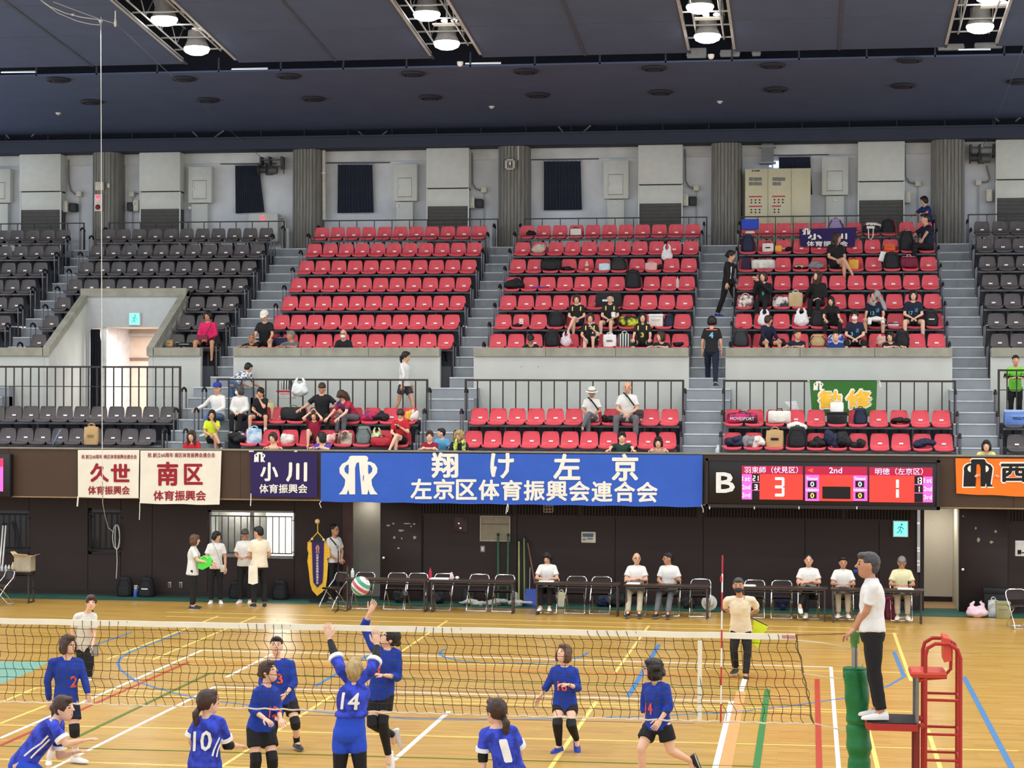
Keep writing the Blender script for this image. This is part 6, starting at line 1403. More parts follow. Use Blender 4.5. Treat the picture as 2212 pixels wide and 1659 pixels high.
 if hat:
  kind, hm = hat; hb = MB()
  rs = [ring_at(head+u*(z*s)-f*.008*s, f, l, (rx)*s, (rx*.86)*s, 18) for z, rx in [(.040, .110), (.075, .108), (.115, .092), (.136, .055), (.142, .01)]]; hb.rings(rs); ho = obj('hat_crown' if kind == 'brim' else 'cap', hb, hm, root, smooth=60)
  if kind == 'brim': obj('hat_brim', MB().rings([ring_at(head+u*(z*s)-f*.008*s, f, l, r*s, r*.9*s, 18) for z, r in [(.045, .10), (.030, .165), (.024, .165), (.036, .10)]]), hm, root); obj('hat_band', MB().rings([ring_at(head+u*(z*s)-f*.008*s, f, l, r*s, r*.86*s, 18) for z, r in [(.045, .1125), (.065, .1125)]], caps=False), M((70, 72, 74), .8), root)
  else: obj('cap_visor', MB().rings([[head+u*(.045*s+dz*s)+f*(.06+.10*k/4)*s+l*(x*.075*math.sqrt(max(.05, 1-(k/4)**2))*s) for x in (-1, -.5, 0, .5, 1)]+[head+u*(.037*s+dz*s)+f*(.06+.10*k/4)*s+l*(x*.075*math.sqrt(max(.05, 1-(k/4)**2))*s) for x in (1, .5, 0, -.5, -1)] for k, dz in [(0, .006), (1, .006), (2, .003), (3, -.002), (4, -.010)]]), hm, root)
 root_shirt[root.name] = (sho, hipc, up_t, L_, ls, fs, S0)
 return root
root_shirt = {}
def print_on(root, text, mat, size, t=.55, side=0.0, front=True, bold=.05, name='printed_number', target=None):
 """text laid on the shirt: each point is dropped onto the cloth from outside"""
 sho, hipc, up, L_, ls, fs, s = root_shirt[root.name]
 w_, h_ = size
 def run():
  inv = chain(sho).inverted(); me = sho.data
  bvh = BVHTree.FromPolygons([v.co[:] for v in me.vertices], [p.vertices[:] for p in me.polygons])
  d = -fs if front else fs; right = ls if front else -ls
  o = hipc+up*(L_*t)+right*side-d*.6; mb = MB()
  def P(u_, v_):
   p = inv @ (o+right*u_+up*v_); hit = bvh.ray_cast(p, (inv.to_3x3() @ d).normalized())
   q = hit[0] if hit[0] is not None else p+(inv.to_3x3() @ d)*.48
   return tuple(chain(sho) @ (q-(inv.to_3x3() @ d)*.007))
  if text == '_bar': mb.grid(lambda a, b_: P(-w_/2+w_*a, -h_/2+h_*b_), 3, 3)
  else:
   vs, fc = glyphs(text, 0.0); cw = w_/len(text); bm = bmesh.new(); vv = [bm.verts.new((x*w_-w_/2, y*h_-h_/2, 0)) for x, y in vs]
   for f_ in fc:
    try: bm.faces.new([vv[i] for i in f_])
    except ValueError: pass
   for _ in range(3):
    ed = [e for e in bm.edges if e.calc_length() > .022]
    if ed: bmesh.ops.subdivide_edges(bm, edges=ed, cuts=1); bmesh.ops.triangulate(bm, faces=bm.faces)
   bm.verts.index_update()
   for i_, (dx, dy) in enumerate([(0, 0)]+([(bold*cw*math.cos(k*1.0472), bold*cw*math.sin(k*1.0472)) for k in range(6)] if bold else [])):
    mb.add([V(P(v.co.x+dx, v.co.y+dy))-d*(.0007*i_) for v in bm.verts], [tuple(v.index for v in f_.verts) for f_ in bm.faces])
   bm.free()
  obj(name, mb, mat, root, smooth=60)
 PRINTS.append(run)

def stripe_px(root, pts, wd, mat, name='side_stripe'):
 """a narrow stripe sewn on the shirt: its course was read off the photograph and is dropped onto the cloth"""
 sho = root_shirt[root.name][0]
 def run():
  mw_ = chain(sho); inv = mw_.inverted(); me = sho.data; bvh = BVHTree.FromPolygons([v.co[:] for v in me.vertices], [p.vertices[:] for p in me.polygons]); rs = []
  for (x0, y0), (x1, y1) in zip(pts, pts[1:]):
   for k in range(6):
    h = bvh.ray_cast(inv @ CAMP, ray(x0+(x1-x0)*k/6, y0+(y1-y0)*k/6).normalized())
    if h[0] is not None: rs.append(mw_ @ h[0])
  if len(rs) > 2: obj(name, MB().tube(rs, wd, 5), mat, root)
 PRINTS.append(run)
# poses
UPV = V((0, 0, 1))
def frame_(yaw): f = V((math.sin(yaw), -math.cos(yaw), 0)); return f, UPV.cross(f)     # yaw 0 looks at the camera side, positive turns to +X
def place(o, f, l, a, b, c): return o+f*a+l*b+UPV*c
def sit(x, Y, zs, yaw=0, s=1.0, lean=.05, head=(0, 0), arms='lap', legs='down', floor=None, armsR=None, side=0.0):
 f, l = frame_(yaw); J = {}; fl = zs-.41 if floor is None else floor
 hip = V((x, Y, zs+.095*s)); tu = unit(UPV*math.cos(lean)+f*math.sin(lean)+l*side); J['neck'] = hip+tu*.50*s
 hf, hl = frame_(yaw+head[0]); J['face'] = unit(hf*math.cos(head[1])+UPV*math.sin(head[1])); J['up'] = unit(UPV*math.cos(head[1])-hf*math.sin(head[1])+l*side*.5)
 J['head'] = J['neck']+unit(UPV*.8+tu*.4)*.16*s+J['face']*.025*s
 for S, sg in (('L', 1), ('R', -1)):
  J['sh'+S] = J['neck']-tu*.045*s+l*(sg*.152*s); J['hip'+S] = hip+l*(sg*.088*s)-UPV*.01
  lg = legs if isinstance(legs, str) else legs[0 if S == 'L' else 1]
  k = {'down': (.41, .10, .02), 'apart': (.39, .21, .01), 'tucked': (.39, .09, .0), 'cross': (.40, -.03, .13), 'cross2': (.40, .05, .01), 'up': (.28, .10, .26), 'out': (.42, .12, -.03), 'squat': (.30, .2, .12), 'floor': (.15, .33, .0)}[lg]
  J['kn'+S] = place(hip, f, l, k[0]*s, sg*k[1]*s, k[2]*s); kn = J['kn'+S]
  a = {'down': (.04, 0), 'apart': (.03, 0), 'tucked': (-.18, 0), 'cross': (.12, -.20), 'cross2': (.0, 0), 'up': (.06, 0), 'out': (.28, 0), 'squat': (-.05, 0), 'floor': (0, 0)}[lg]
  if lg == 'cross': J['an'+S] = kn+f*.16*s+l*(-sg*.14*s)-UPV*.34*s
  elif lg == 'floor': J['an'+S] = place(hip, f, l, .22*s, -sg*.06*s, -.04*s)
  elif lg == 'up': J['an'+S] = kn+f*.03-UPV*.40*s
  else:
   dz = kn.z-(fl+.085*s); J['an'+S] = V((kn.x, kn.y, 0))+f*a[0]*s; J['an'+S].z = max(fl+.085*s, kn.z-.40*s)
  J['toe'+S] = unit(f+l*sg*.15+(UPV*-.5 if lg == 'cross' else V()))
  am = (armsR if (S == 'R' and armsR) else arms); sh = J['sh'+S]; mid = J['neck']
  if am == 'lap': el, wr = place(sh, f, l, .06*s, sg*.06*s, -.26*s), place(hip, f, l, .26*s, sg*.04*s, .10*s)
  elif am == 'knees': el, wr = place(sh, f, l, .10*s, sg*.06*s, -.25*s), place(J['kn'+S], f, l, -.04*s, 0, .09*s)
  elif am == 'crossed': el, wr = place(sh, f, l, .08*s, sg*.07*s, -.24*s), place(mid, f, l, .21*s, -sg*.09*s, -.25*s-(.03 if S == 'L' else 0))
  elif am == 'table': el, wr = place(sh, f, l, .10*s, sg*.08*s, -.25*s), place(mid, f, l, .33*s, sg*.10*s, -.28*s)
  elif am == 'chin': el, wr = place(sh, f, l, .20*s, -sg*.02*s, -.20*s), place(J['head'], f, l, .12*s, sg*.0, -.17*s)
  elif am == 'head': el, wr = place(sh, f, l, .20*s, sg*.10*s, .12*s), place(J['head'], f, l, .06*s, sg*.09*s, .08*s)
  elif am == 'clap': el, wr = place(sh, f, l, .14*s, sg*.06*s, -.20*s), place(mid, f, l, .26*s, -.12*s+sg*.02*s, .06*s)
  elif am == 'rest': el, wr = place(sh, f, l, .02*s, sg*.20*s, -.20*s), place(sh, f, l, .20*s, sg*.30*s, -.28*s)
  elif am == 'side': el, wr = place(sh, f, l, .0, sg*.14*s, -.24*s), place(sh, f, l, .06*s, sg*.24*s, -.47*s)
  elif am == 'reach': el, wr = place(sh, f, l, .18*s, sg*.10*s, -.18*s), place(sh, f, l, .34*s, sg*.22*s, -.30*s)
  elif am == 'phone': el, wr = place(sh, f, l, .10*s, sg*.05*s, -.25*s), place(mid, f, l, .24*s, sg*.03*s, -.16*s)
  elif am == 'fwd': el, wr = place(sh, f, l, .16*s, sg*.05*s, -.22*s), place(sh, f, l, .36*s, sg*.02*s, -.34*s)
  J['el'+S], J['wr'+S] = el, wr
 J['ground'] = fl
 return J
def stand(x, Y, z0, yaw=0, s=1.0, lean=.02, head=(0, 0), arms='down', armsR=None, legs='still', bend=0.0):
 f, l = frame_(yaw); J = {}; hip = V((x, Y, z0+.90*s)); tu = unit(UPV*math.cos(lean)+f*math.sin(lean)); hip = hip-f*math.sin(lean)*.15*s
 J['neck'] = hip+tu*.51*s; hf, hl = frame_(yaw+head[0]); J['face'] = unit(hf*math.cos(head[1])+UPV*math.sin(head[1])); J['up'] = unit(UPV*math.cos(head[1])-hf*math.sin(head[1]))
 J['head'] = J['neck']+unit(UPV*.7+tu*.5)*.165*s+J['face']*.025*s
 for S, sg in (('L', 1), ('R', -1)):
  sh = J['sh'+S] = J['neck']-tu*.045*s+l*(sg*.152*s); J['hip'+S] = hip+l*(sg*.09*s)-UPV*.02*s
  st = {'still': (0, 0), 'walk': (sg*.20, sg*.26), 'step': ((.22, .24) if S == 'L' else (-.02, -.20)), 'wide': (0, 0)}[legs]
  wd = .11 if legs != 'wide' else .18
  J['an'+S] = place(V((x, Y, z0+.085*s)), f, l, st[1]*s, sg*wd*s, 0); J['kn'+S] = J['hip'+S].lerp(J['an'+S], .5)+f*(.03*s+bend*s)
  if legs == 'walk' and S == 'R': J['an'+S] += UPV*.05*s
  if legs == 'step' and S == 'L': J['an'+S] += UPV*.25*s; J['kn'+S] = J['hip'+S]+f*.30*s-UPV*.28*s
  J['toe'+S] = unit(f+l*sg*.18)
  am = armsR if (S == 'R' and armsR) else arms
  if am == 'down': el, wr = place(sh, f, l, -.01*s, sg*.06*s, -.28*s), place(sh, f, l, .05*s, sg*.07*s, -.52*s)
  elif am == 'hold': el, wr = place(sh, f, l, .02*s, sg*.06*s, -.28*s), place(sh, f, l, .25*s, -sg*.08*s, -.30*s)
  elif am == 'low': el, wr = place(sh, f, l, .03*s, sg*.07*s, -.28*s), place(sh, f, l, .20*s, -sg*.09*s, -.42*s)
  elif am == 'rail': el, wr = place(sh, f, l, .18*s, sg*.12*s, -.20*s), place(J['neck'], f, l, .30*s, -sg*.06*s, -.26*s)
  elif am == 'swing': el, wr = place(sh, f, l, -sg*.10*s, sg*.05*s, -.26*s), place(sh, f, l, sg*-.02*s+.04, sg*.07*s, -.50*s)
  elif am == 'back': el, wr = place(sh, f, l, -.10*s, sg*.10*s, -.27*s), place(J['hip'+S], f, l, -.16*s, -sg*.04*s, .08*s)
  elif am == 'fwd': el, wr = place(sh, f, l, .12*s, sg*.05*s, -.24*s), place(sh, f, l, .38*s, sg*.0, -.30*s)
  J['el'+S], J['wr'+S] = el, wr
 J['ground'] = z0
 return J
def lean_on(x, Y, ztop, yaw=0, s=1.0, head=(0, 0), arms='folded', zrail=3.44, yrail=43.05):
 """sitting low behind the gallery front, arms laid on its cap; ztop is the top of the head"""
 fl = zrail-(.39 if zrail < 4 else .42); h = ztop-fl; ln = math.acos(min(.98, max(.55, h/(.90*s)))); J = sit(x, Y, max(fl, ztop-.87*s), yaw, s, lean=ln, head=head, legs='floor', floor=fl)
 f, l = frame_(0)
 for S, sg in (('L', 1), ('R', -1)):
  sh = J['sh'+S]; t = V((x, yrail+.05, zrail+.035))
  if arms == 'folded': wr = t+l*(-sg*.09*s)
  elif arms == 'wide': wr = t+l*(sg*.26*s)
  elif arms == 'left': wr = t+V((-.20 if S == 'R' else -.06, 0, 0))
  elif arms == 'right': wr = t+V((.22 if S == 'L' else .06, 0, 0))
  else: wr = place(sh, f, l, .12, sg*.02, -.46*s)
  J['wr'+S] = wr; m_ = sh.lerp(wr, .5); J['el'+S] = m_+l*(sg*.10*s)+V((0, -.02, -.06)) if arms in ('folded', 'left', 'right') else m_+l*(sg*.05)
  J['hd'+S] = unit(V((-sg if arms == 'folded' else (-1 if arms == 'left' else 1 if arms == 'right' else .2*sg), -.35, -.05))); J['hn'+S] = UPV
 return J
def from_px(Y0, pts, off={}, face=(0, -1, 0), toe=None, up=None, **kw):
 """joints read off the photograph, each back-projected to its own distance Y0+off"""
 J = {}
 for k, (x, y) in pts.items(): J[k] = atY(x, y, Y0+off.get(k, 0))
 J['face'] = V(face); J['up'] = V(up) if up else V((0, 0, 1))
 t = toe or {}
 J['toeL'] = unit(V(t.get('L', (0, -1, 0)))); J['toeR'] = unit(V(t.get('R', (0, -1, 0)))); J.update(kw)
 return J

# ================================================================== PEOPLE ON THE COURT
NR = .0115
PINK = M((236, 92, 88), .7, var=.04, name='coral_print'); WPR = M((238, 236, 232), .7, var=.03, name='white_jersey_print'); CYAN = M((110, 196, 226), .7, name='light_blue_print'); YPR = M((226, 210, 90), .7, name='yellow_print_small')
def low_legs(J, hipy, Y):
 return J
G0 = dict(ground=0.0)
J = from_px(24.2, dict(head=(147, 1392), neck=(145, 1421), shL=(172, 1430), shR=(113, 1430), elL=(183, 1470), elR=(103, 1472), wrL=(190, 1500), wrR=(106, 1514), hipL=(157, 1522), hipR=(127, 1522), knL=(161, 1577), knR=(127, 1580), anL=(163, 1632), anR=(106, 1638)), dict(shL=.09, shR=-.09, elL=.05, elR=-.08, knL=-.08, knR=-.06), face=(.92, -.38, .02), toe={'L': (1, -.25, 0), 'R': (.35, -1, 0)})
p = person('player in long-sleeved blue shirt with coral number 2 standing left behind the net', J, ('long', ROYAL), ('shorts', NVY), ('bob', 'brown'), 0, SHOEW, .98, vox=NR, pads={'L': 1, 'R': 1}, socks=SOCKW, hem=-.12)
print_on(p, '2', PINK, (.085, .135), .52, .07, bold=.06)
J = from_px(19.3, dict(head=(138, 1529), neck=(121, 1556), shL=(128, 1563), shR=(116, 1568), elL=(128, 1634), elR=(142, 1607), wrL=(160, 1626), wrR=(178, 1600), hipL=(50, 1650), hipR=(44, 1652), knL=(104, 1692), knR=(98, 1694), anL=(66, 1772), anR=(60, 1774)), dict(shL=.16, shR=-.16, elL=.2, elR=-.2, wrL=.14, wrR=-.18, hipL=.09, hipR=-.09, knL=.12, knR=-.12, anL=.12, anR=-.12), face=(.98, -.18, .04), toe={'L': (1, 0, 0), 'R': (1, -.1, 0)})
p = person('crouching player in blue patterned jersey with white cuffs at the left border', J, ('short', CAMO), ('longshorts', BLUS), ('bun', 'brown'), 0, SHOEW, 1.0, vox=NR, cuff=WPR, hem=-.06, curl=.25)
print_on(p, '_bar', WPR, (.03, .24), .50, .02, front=False); stripe_px(p, [(104, 1589), (88, 1606), (70, 1618), (49, 1636)], .011, WPR); stripe_px(p, [(107, 1597), (92, 1612), (78, 1625), (64, 1640)], .011, WPR)
J = from_px(19.7, dict(head=(450, 1516), neck=(447, 1547), shL=(424, 1561), shR=(477, 1558), elL=(413, 1598), elR=(490, 1610), wrL=(421, 1622), wrR=(513, 1611), hipL=(425, 1645), hipR=(459, 1645), knL=(424, 1728), knR=(464, 1728), anL=(420, 1812), anR=(468, 1812)), dict(elR=.12, wrR=.30, wrL=.22, knL=.12, knR=.12), face=(.74, .66, .10), toe={'L': (-.1, 1, 0), 'R': (.3, 1, 0)})
p = person('ponytailed player with white number 10 on the back of a blue patterned jersey', J, ('short', CAMO), ('longshorts', BLUS), ('lowpony', 'brown'), 0, SHOEW, 1.02, vox=NR, cuff=WPR, hem=-.10, curl=.3)
print_on(p, '10', WPR, (.19, .20), .50, 0, front=False, bold=.05)
stripe_px(p, [(474, 1593), (467, 1608), (462, 1620), (458, 1636)], .010, WPR); stripe_px(p, [(480, 1596), (474, 1610), (470, 1622), (467, 1638)], .010, WPR)
el, wr = J['elR'], J['wrR']; obj('elbow_pad', limb(MB(), [J['shR'].lerp(el, .8), el, el.lerp(wr, .4)], [.047, .052, .046], cap=False), NEOP, p)
J = from_px(22.85, dict(head=(580, 1450), neck=(575, 1479), shL=(595, 1493), shR=(555, 1496), elL=(601, 1530), elR=(545, 1533), wrL=(606, 1553), wrR=(572, 1552), hipL=(578, 1572), hipR=(549, 1572), knL=(588, 1640), knR=(553, 1643), anL=(592, 1713), anR=(545, 1715)), dict(shL=.11, shR=-.11, elL=.06, elR=-.14, wrL=-.15, wrR=-.28, hipL=.05, hipR=-.05, knL=-.08, knR=-.16), face=(.92, -.25, .30), toe={'L': (.8, -.5, 0), 'R': (.7, -.7, 0)})
p = person('dark-haired player in blue shirt with coral number 12 looking up behind the net', J, ('3q', ROYAL), ('shorts', BLKC), ('bun', 'brown'), 0, SHOEW, 1.0, vox=NR, pads={'L': 1, 'R': 1}, hem=-.06)
print_on(p, '12', PINK, (.11, .13), .42, .05, bold=.06)
J = from_px(25.6, dict(head=(597, 1395), neck=(599, 1421), shL=(629, 1434), shR=(574, 1435), elL=(636, 1474), elR=(566, 1474), wrL=(617, 1500), wrR=(588, 1500), hipL=(627, 1514), hipR=(603, 1516), knL=(638, 1562), knR=(589, 1572), anL=(641, 1603), anR=(585, 1614)), dict(wrL=-.2, wrR=-.2, elL=-.05, knL=-.16, knR=-.2), face=(.18, -1, .18), toe={'L': (.55, -.8, 0), 'R': (-.2, -1, 0)})
p = person('smiling player in blue shirt with coral number 3 and knee pads, farther behind the net', J, ('3q', ROYAL), ('shorts', BLKC), ('fringe_m', 'black'), 0, SHOEB, .98, vox=NR, pads={'L': 1, 'R': 1}, socks=NEOP, hem=-.06)
print_on(p, '3', PINK, (.075, .13), .55, .02, bold=.06)
J = from_px(20.3, dict(head=(767, 1449), neck=(767, 1474), shL=(737, 1449), shR=(800, 1451), elL=(722, 1412), elR=(812, 1420), wrL=(712, 1381), wrR=(814, 1393), hipL=(739, 1582), hipR=(770, 1582), knL=(734, 1656), knR=(778, 1654), anL=(727, 1738), anR=(789, 1738)), dict(elL=.16, elR=.16, wrL=.30, wrR=.30, head=.02), face=(0, 1, .55), up=(0, -.35, 1), toe={'L': (-.2, 1, 0), 'R': (.25, 1, 0)}, hdL=V((-.22, .05, 1)), hdR=V((-.12, .05, 1)), hnL=V((0, -1, 0)), hnR=V((0, -1, 0)), htL=V((1, 0, 0)), htR=V((-1, 0, 0)), curl_=.1)
p = person('blond blocking player with white number 14 on the back, both arms raised at the net', J, ('short', CAMO), ('bike', BLUS), ('fringe_m', 'blond'), 0, SHOEW, 1.06, vox=NR, cuff=WPR, hem=.34, waist=.42, arm_sleeve='LR', pads={'L': 3, 'R': 3}, curl=.12)
print_on(p, '14', WPR, (.19, .17), .66, 0, front=False, bold=.05)
J = from_px(22.95, dict(head=(842, 1378), neck=(838, 1399), shL=(859, 1411), shR=(806, 1400), elL=(859, 1463), elR=(787, 1352), wrL=(833, 1459), wrR=(799, 1323), hipL=(835, 1499), hipR=(807, 1500), knL=(826, 1560), knR=(804, 1563), anL=(839, 1632), anR=(849, 1588)), dict(elL=-.04, wrL=-.22, knL=-.10, knR=-.14, anR=.22, elR=.06), face=(-.72, -.42, .5), up=(.3, 0, 1), toe={'L': (.10, -.35, -.9), 'R': (.12, .1, -1)}, ftL=V((-.2, -1, .3)), ftR=V((-.8, -.4, 0)), hdR=V((.45, -.1, .9)), hnR=V((.3, .9, 0)), htR=V((-1, 0, .3)), hdL=V((-1, -.15, .12)), **G0)
p = person('jumping player in blue shirt reaching up to the ball with the right hand', J, ('3q', ROYAL), ('shorts', BLKC), ('bun', 'black'), 0, SHOEW, 1.0, vox=NR, pads={'L': 2, 'R': 2}, hem=-.12, curl=.15)
print_on(p, '8', PINK, (.075, .13), .55, -.06, bold=.06)
J = from_px(19.35, dict(head=(1071, 1536), neck=(1077, 1567), shL=(1047, 1583), shR=(1108, 1578), elL=(1043, 1634), elR=(1123, 1622), wrL=(1044, 1675), wrR=(1119, 1655), hipL=(1088, 1672), hipR=(1121, 1672), knL=(1086, 1752), knR=(1128, 1752), anL=(1082, 1835), anR=(1134, 1835)), dict(elR=.14, wrR=.28, elL=.02), face=(-.8, .58, .04), toe={'L': (-.2, 1, 0), 'R': (.2, 1, 0)})
p = person('player with her back turned, head to the left, single white figure one', J, ('short', CAMO), ('longshorts', BLUS), ('lowpony', 'brown'), 0, SHOEW, 1.02, vox=NR, cuff=WPR, hem=-.12)
print_on(p, '1', WPR, (.055, .21), .52, .03, front=False, bold=.25)
obj('elbow_pad', limb(MB(), [J['shL'].lerp(J['elL'], .78), J['elL'], J['elL'].lerp(J['wrL'], .3)], [.050, .054, .047], cap=False), NEOP, p)
J = from_px(26.1, dict(head=(1218, 1411), neck=(1219, 1436), shL=(1242, 1449), shR=(1197, 1447), elL=(1249, 1487), elR=(1184, 1478), wrL=(1229, 1479), wrR=(1168, 1503), hipL=(1234, 1524), hipR=(1208, 1523), knL=(1234, 1567), knR=(1204, 1564), anL=(1246, 1598), anR=(1208, 1611)), dict(elL=-.06, wrL=-.25, knL=-.24, knR=-.24, anL=.0, anR=-.06), face=(-.55, -.78, .34), up=(.1, .25, 1), toe={'L': (.2, -.75, -.6), 'R': (-.45, -1, 0)}, hdL=V((-1, -.2, .1)))
p = person('player with chin-length brown hair, blue shirt and long black socks behind the net', J, ('3q', ROYAL), ('hotpants', BLKC), ('bob', 'chestnut'), 0, SHOEN, .97, vox=NR, pads={'L': 2, 'R': 2}, hem=-.14, loose=.015)
print_on(p, '16', PINK, (.12, .13), .50, -.02, bold=.06)
J = from_px(23.6, dict(head=(1409, 1446), neck=(1419, 1475), shL=(1438, 1484), shR=(1396, 1483), elL=(1446, 1526), elR=(1391, 1524), wrL=(1427, 1554), wrR=(1395, 1555), hipL=(1435, 1567), hipR=(1407, 1567), knL=(1449, 1622), knR=(1385, 1617), anL=(1493, 1644), anR=(1390, 1697)), dict(shL=-.10, shR=.10, elL=-.14, wrL=-.22, elR=.12, wrR=.06, hipL=-.05, hipR=.05, knL=-.05, knR=-.12, anL=.24), face=(-.98, -.16, .10), toe={'L': (.35, .1, -.9), 'R': (-1, -.25, 0)}, ftL=V((-.9, 0, .35)))
p = person('curly-haired player in blue shirt with coral number 14 striding left behind the net', J, ('3q', ROYAL), ('shorts', BLKC), ('curly', 'black'), 0, SHOEB, 1.0, vox=NR, hem=-.10, glasses=True)
print_on(p, '14', PINK, (.12, .13), .42, -.03, bold=.06)
# officials round the net
J = from_px(33.3, dict(head=(1595, 1265), neck=(1598, 1290), shL=(1626, 1295), shR=(1571, 1295), elL=(1636, 1318), elR=(1565, 1313), wrL=(1613, 1330), wrR=(1589, 1330), hipL=(1611, 1357), hipR=(1590, 1357), knL=(1615, 1407), knR=(1585, 1404), anL=(1611, 1457), anR=(1589, 1442)), dict(neck=-.12, head=-.2, shL=-.1, shR=-.1, elL=.12, elR=.12, wrL=.3, wrR=.3, hipL=.12, hipR=.12, anL=-.1, anR=.1), face=(0, -1, -.06), toe={'L': (.1, -1, 0), 'R': (-.3, -1, 0)})
p = person('line judge in cream polo and navy mask bending forward, hands behind the back', J, ('short', CRM), ('trousers', BLKC), ('short_m', 'dgrey'), 2, SHOEB, 1.03, male=True, vox=.013, polo=True, mask=MASKN, hem=-.16)
print_on(p, 'JVA', M((70, 110, 130), .7), (.08, .035), .62, .10, bold=.03) if False else None
q = atY(1642, 1372, 33.5); t = thing('signal_flag', 'yellow-green signal flag held behind the bending line judge', 'flag', q)
fp = [atY(x, y, 33.55) for x, y in [(1628, 1339), (1659, 1354), (1655, 1362), (1648, 1370), (1638, 1400), (1625, 1392)]]; obj('flag_cloth', MB().prism(fp, (0, .02, 0)), M((206, 224, 40), .7, bump=.3, bscale=8, name='yellow_green_flag'), t, smooth=0)
obj('flag_stick', MB().tube([atY(1610, 1328, 33.62), atY(1658, 1352, 33.6)], .008, 6), BLACK, t)
J = from_px(31.2, dict(head=(197, 1301), neck=(189, 1324), shL=(204, 1330), shR=(167, 1331), elL=(203, 1366), elR=(156, 1361), wrL=(201, 1391), wrR=(160, 1385), hipL=(192, 1394), hipR=(171, 1394), knL=(195, 1430), knR=(178, 1430), anL=(191, 1463), anR=(176, 1462)), dict(neck=-.15, head=-.22, shL=-.15, shR=-.15, hipL=.10, hipR=.10, elL=-.12, elR=-.08, wrL=-.2, wrR=-.05), face=(.35, -1, -.02), toe={'L': (.7, -.7, 0), 'R': (-.1, -1, 0)})
p = person('line judge in white polo leaning forward with a grey board, left side of the court', J, ('short', WHT), ('trousers', BLKC), ('lowpony', 'brown'), 0, SHOEW, .97, vox=.013, polo=True, hem=-.12)
q = [atY(x, y, 30.95) for x, y in [(191, 1395), (211, 1394), (212, 1417), (197, 1417)]]; t = thing('clip_board', 'grey board held low by the line judge on the left', 'board', q[3]); obj('board', MB().prism(q, (0, .012, 0)), M((150, 146, 142), .5), t, smooth=0); obj('board_edge', MB().tube([v+V((0, -.004, 0)) for v in q], .006, 5, closed=True), BLACK, t)
J = from_px(21.62, dict(head=(1874, 1220), neck=(1883, 1253), shL=(1887, 1268), shR=(1883, 1267), elL=(1872, 1320), elR=(1866, 1319), wrL=(1849, 1358), wrR=(1843, 1362), hipL=(1886, 1368), hipR=(1884, 1367), knL=(1889, 1450), knR=(1886, 1449), anL=(1904, 1536), anR=(1898, 1529)), dict(shL=-.17, shR=.17, elL=-.16, elR=.16, wrL=.02, wrR=.14, hipL=-.09, hipR=.09, knL=-.09, knR=.10, anL=-.10, anR=.12), face=(-.99, -.12, .02), toe={'L': (-1, -.12, 0), 'R': (-1, .1, 0)}, hdL=V((-.75, .1, -.55)), hdR=V((-.8, -.05, -.5)), hnL=V((-.4, -.3, .8)), hnR=V((-.4, .2, .8)))
p = person('referee in white polo and black trousers standing on the red stand', J, ('short', WHT), ('trousers', BLKC), ('short_m', 'dgrey'), 2, SHOEW, 1.09, male=True, vox=NR, polo=True, hem=.02, curl=.5)
q = J['head']+V((-.115, -.02, -.07)); t = thing('whistle', 'small blue whistle in the mouth of the referee', 'whistle', q); obj('whistle_body', MB().box((q.x-.03, q.y-.012, q.z-.012), (q.x+.02, q.y+.012, q.z+.015), bev=.005), M((30, 60, 170), .4), t); obj('mouthpiece', MB().cbox((q.x+.03, q.y, q.z), (.02, .02, .010)), BLACK, t)

# standing group and officials at the wall
def floorY(px_, py): q = atZ(px_, py, 0); return q.x, q.y
x, y = floorY(416, 1315); p = person('woman in white polo with brown hair holding a green bag, seen from the side', stand(x, y, 0, R(100), .95, .05, (R(5), -.05), 'fwd'), ('short', WHT), ('trousers', BLKC), ('bob', 'chestnut'), 0, SHOEB, .95, vox=.016, hem=-.20, loose=.03, polo=True)
q = atY(438, 1218, y-.05); t = thing('green_bag', 'bright green folded bag held by the brown-haired woman', 'bag', q); rs = []
obj('bag_cloth', MB().prism([atY(a, b, y-.12) for a, b in [(426, 1204), (449, 1200), (458, 1210), (455, 1222), (437, 1231), (428, 1228)]], (0, .09, 0)), M((80, 214, 72), .5, bump=.5, bscale=12, name='green_nylon'), t, smooth=0); obj('bag_handle', MB().tube([atY(a, b, y-.13) for a, b in [(432, 1208), (440, 1200), (450, 1206)]], .008, 5), M((200, 240, 196), .6), t)
x, y = floorY(466, 1304); p = person('woman in white polo with short black hair and a small shoulder bag', stand(x, y, 0, R(15), .95, .02, (R(45), -.12), 'down', armsR='low'), ('short', WHT), ('trousers', BLKC), ('short_w', 'black'), 1, SHOEW, .95, vox=.016, hem=-.12, polo=True)
t = thing('shoulder_bag', 'small beige shoulder bag of the woman with short black hair', 'bag', (x+.14, y-.2, .85)); q = atY(481, 1228, y-.16); obj('pouch', MB().cbox(q, (.10, .05, .16), bev=.015), M((206, 196, 178), .7), t); obj('strap', MB().tube([q+V((-.03, 0, .08)), atY(468, 1190, y-.17), atY(459, 1172, y-.12)], .006, 5), M((150, 140, 126), .6), t)
x, y = floorY(529, 1303); p = person('grey-haired man in white polo looking down at a device in his hands', stand(x, y, 0, R(5), .98, .03, (R(8), -.55), 'hold'), ('short', WHT), ('trousers', BLKC), ('short_m', 'dgrey'), 2, SHOEW, .98, male=True, vox=.016, polo=True, hem=-.06)
x, y = floorY(560, 1311); p = person('young black-haired man in cream shirt seen from behind, bag on his arm', stand(x, y, 0, R(205), 1.04, .04, (R(40), -.25), 'low'), ('short', CRM), ('trousers', BLKC), ('short_m', 'black'), 1, SHOEB, 1.04, male=True, vox=.016, hem=-.10)
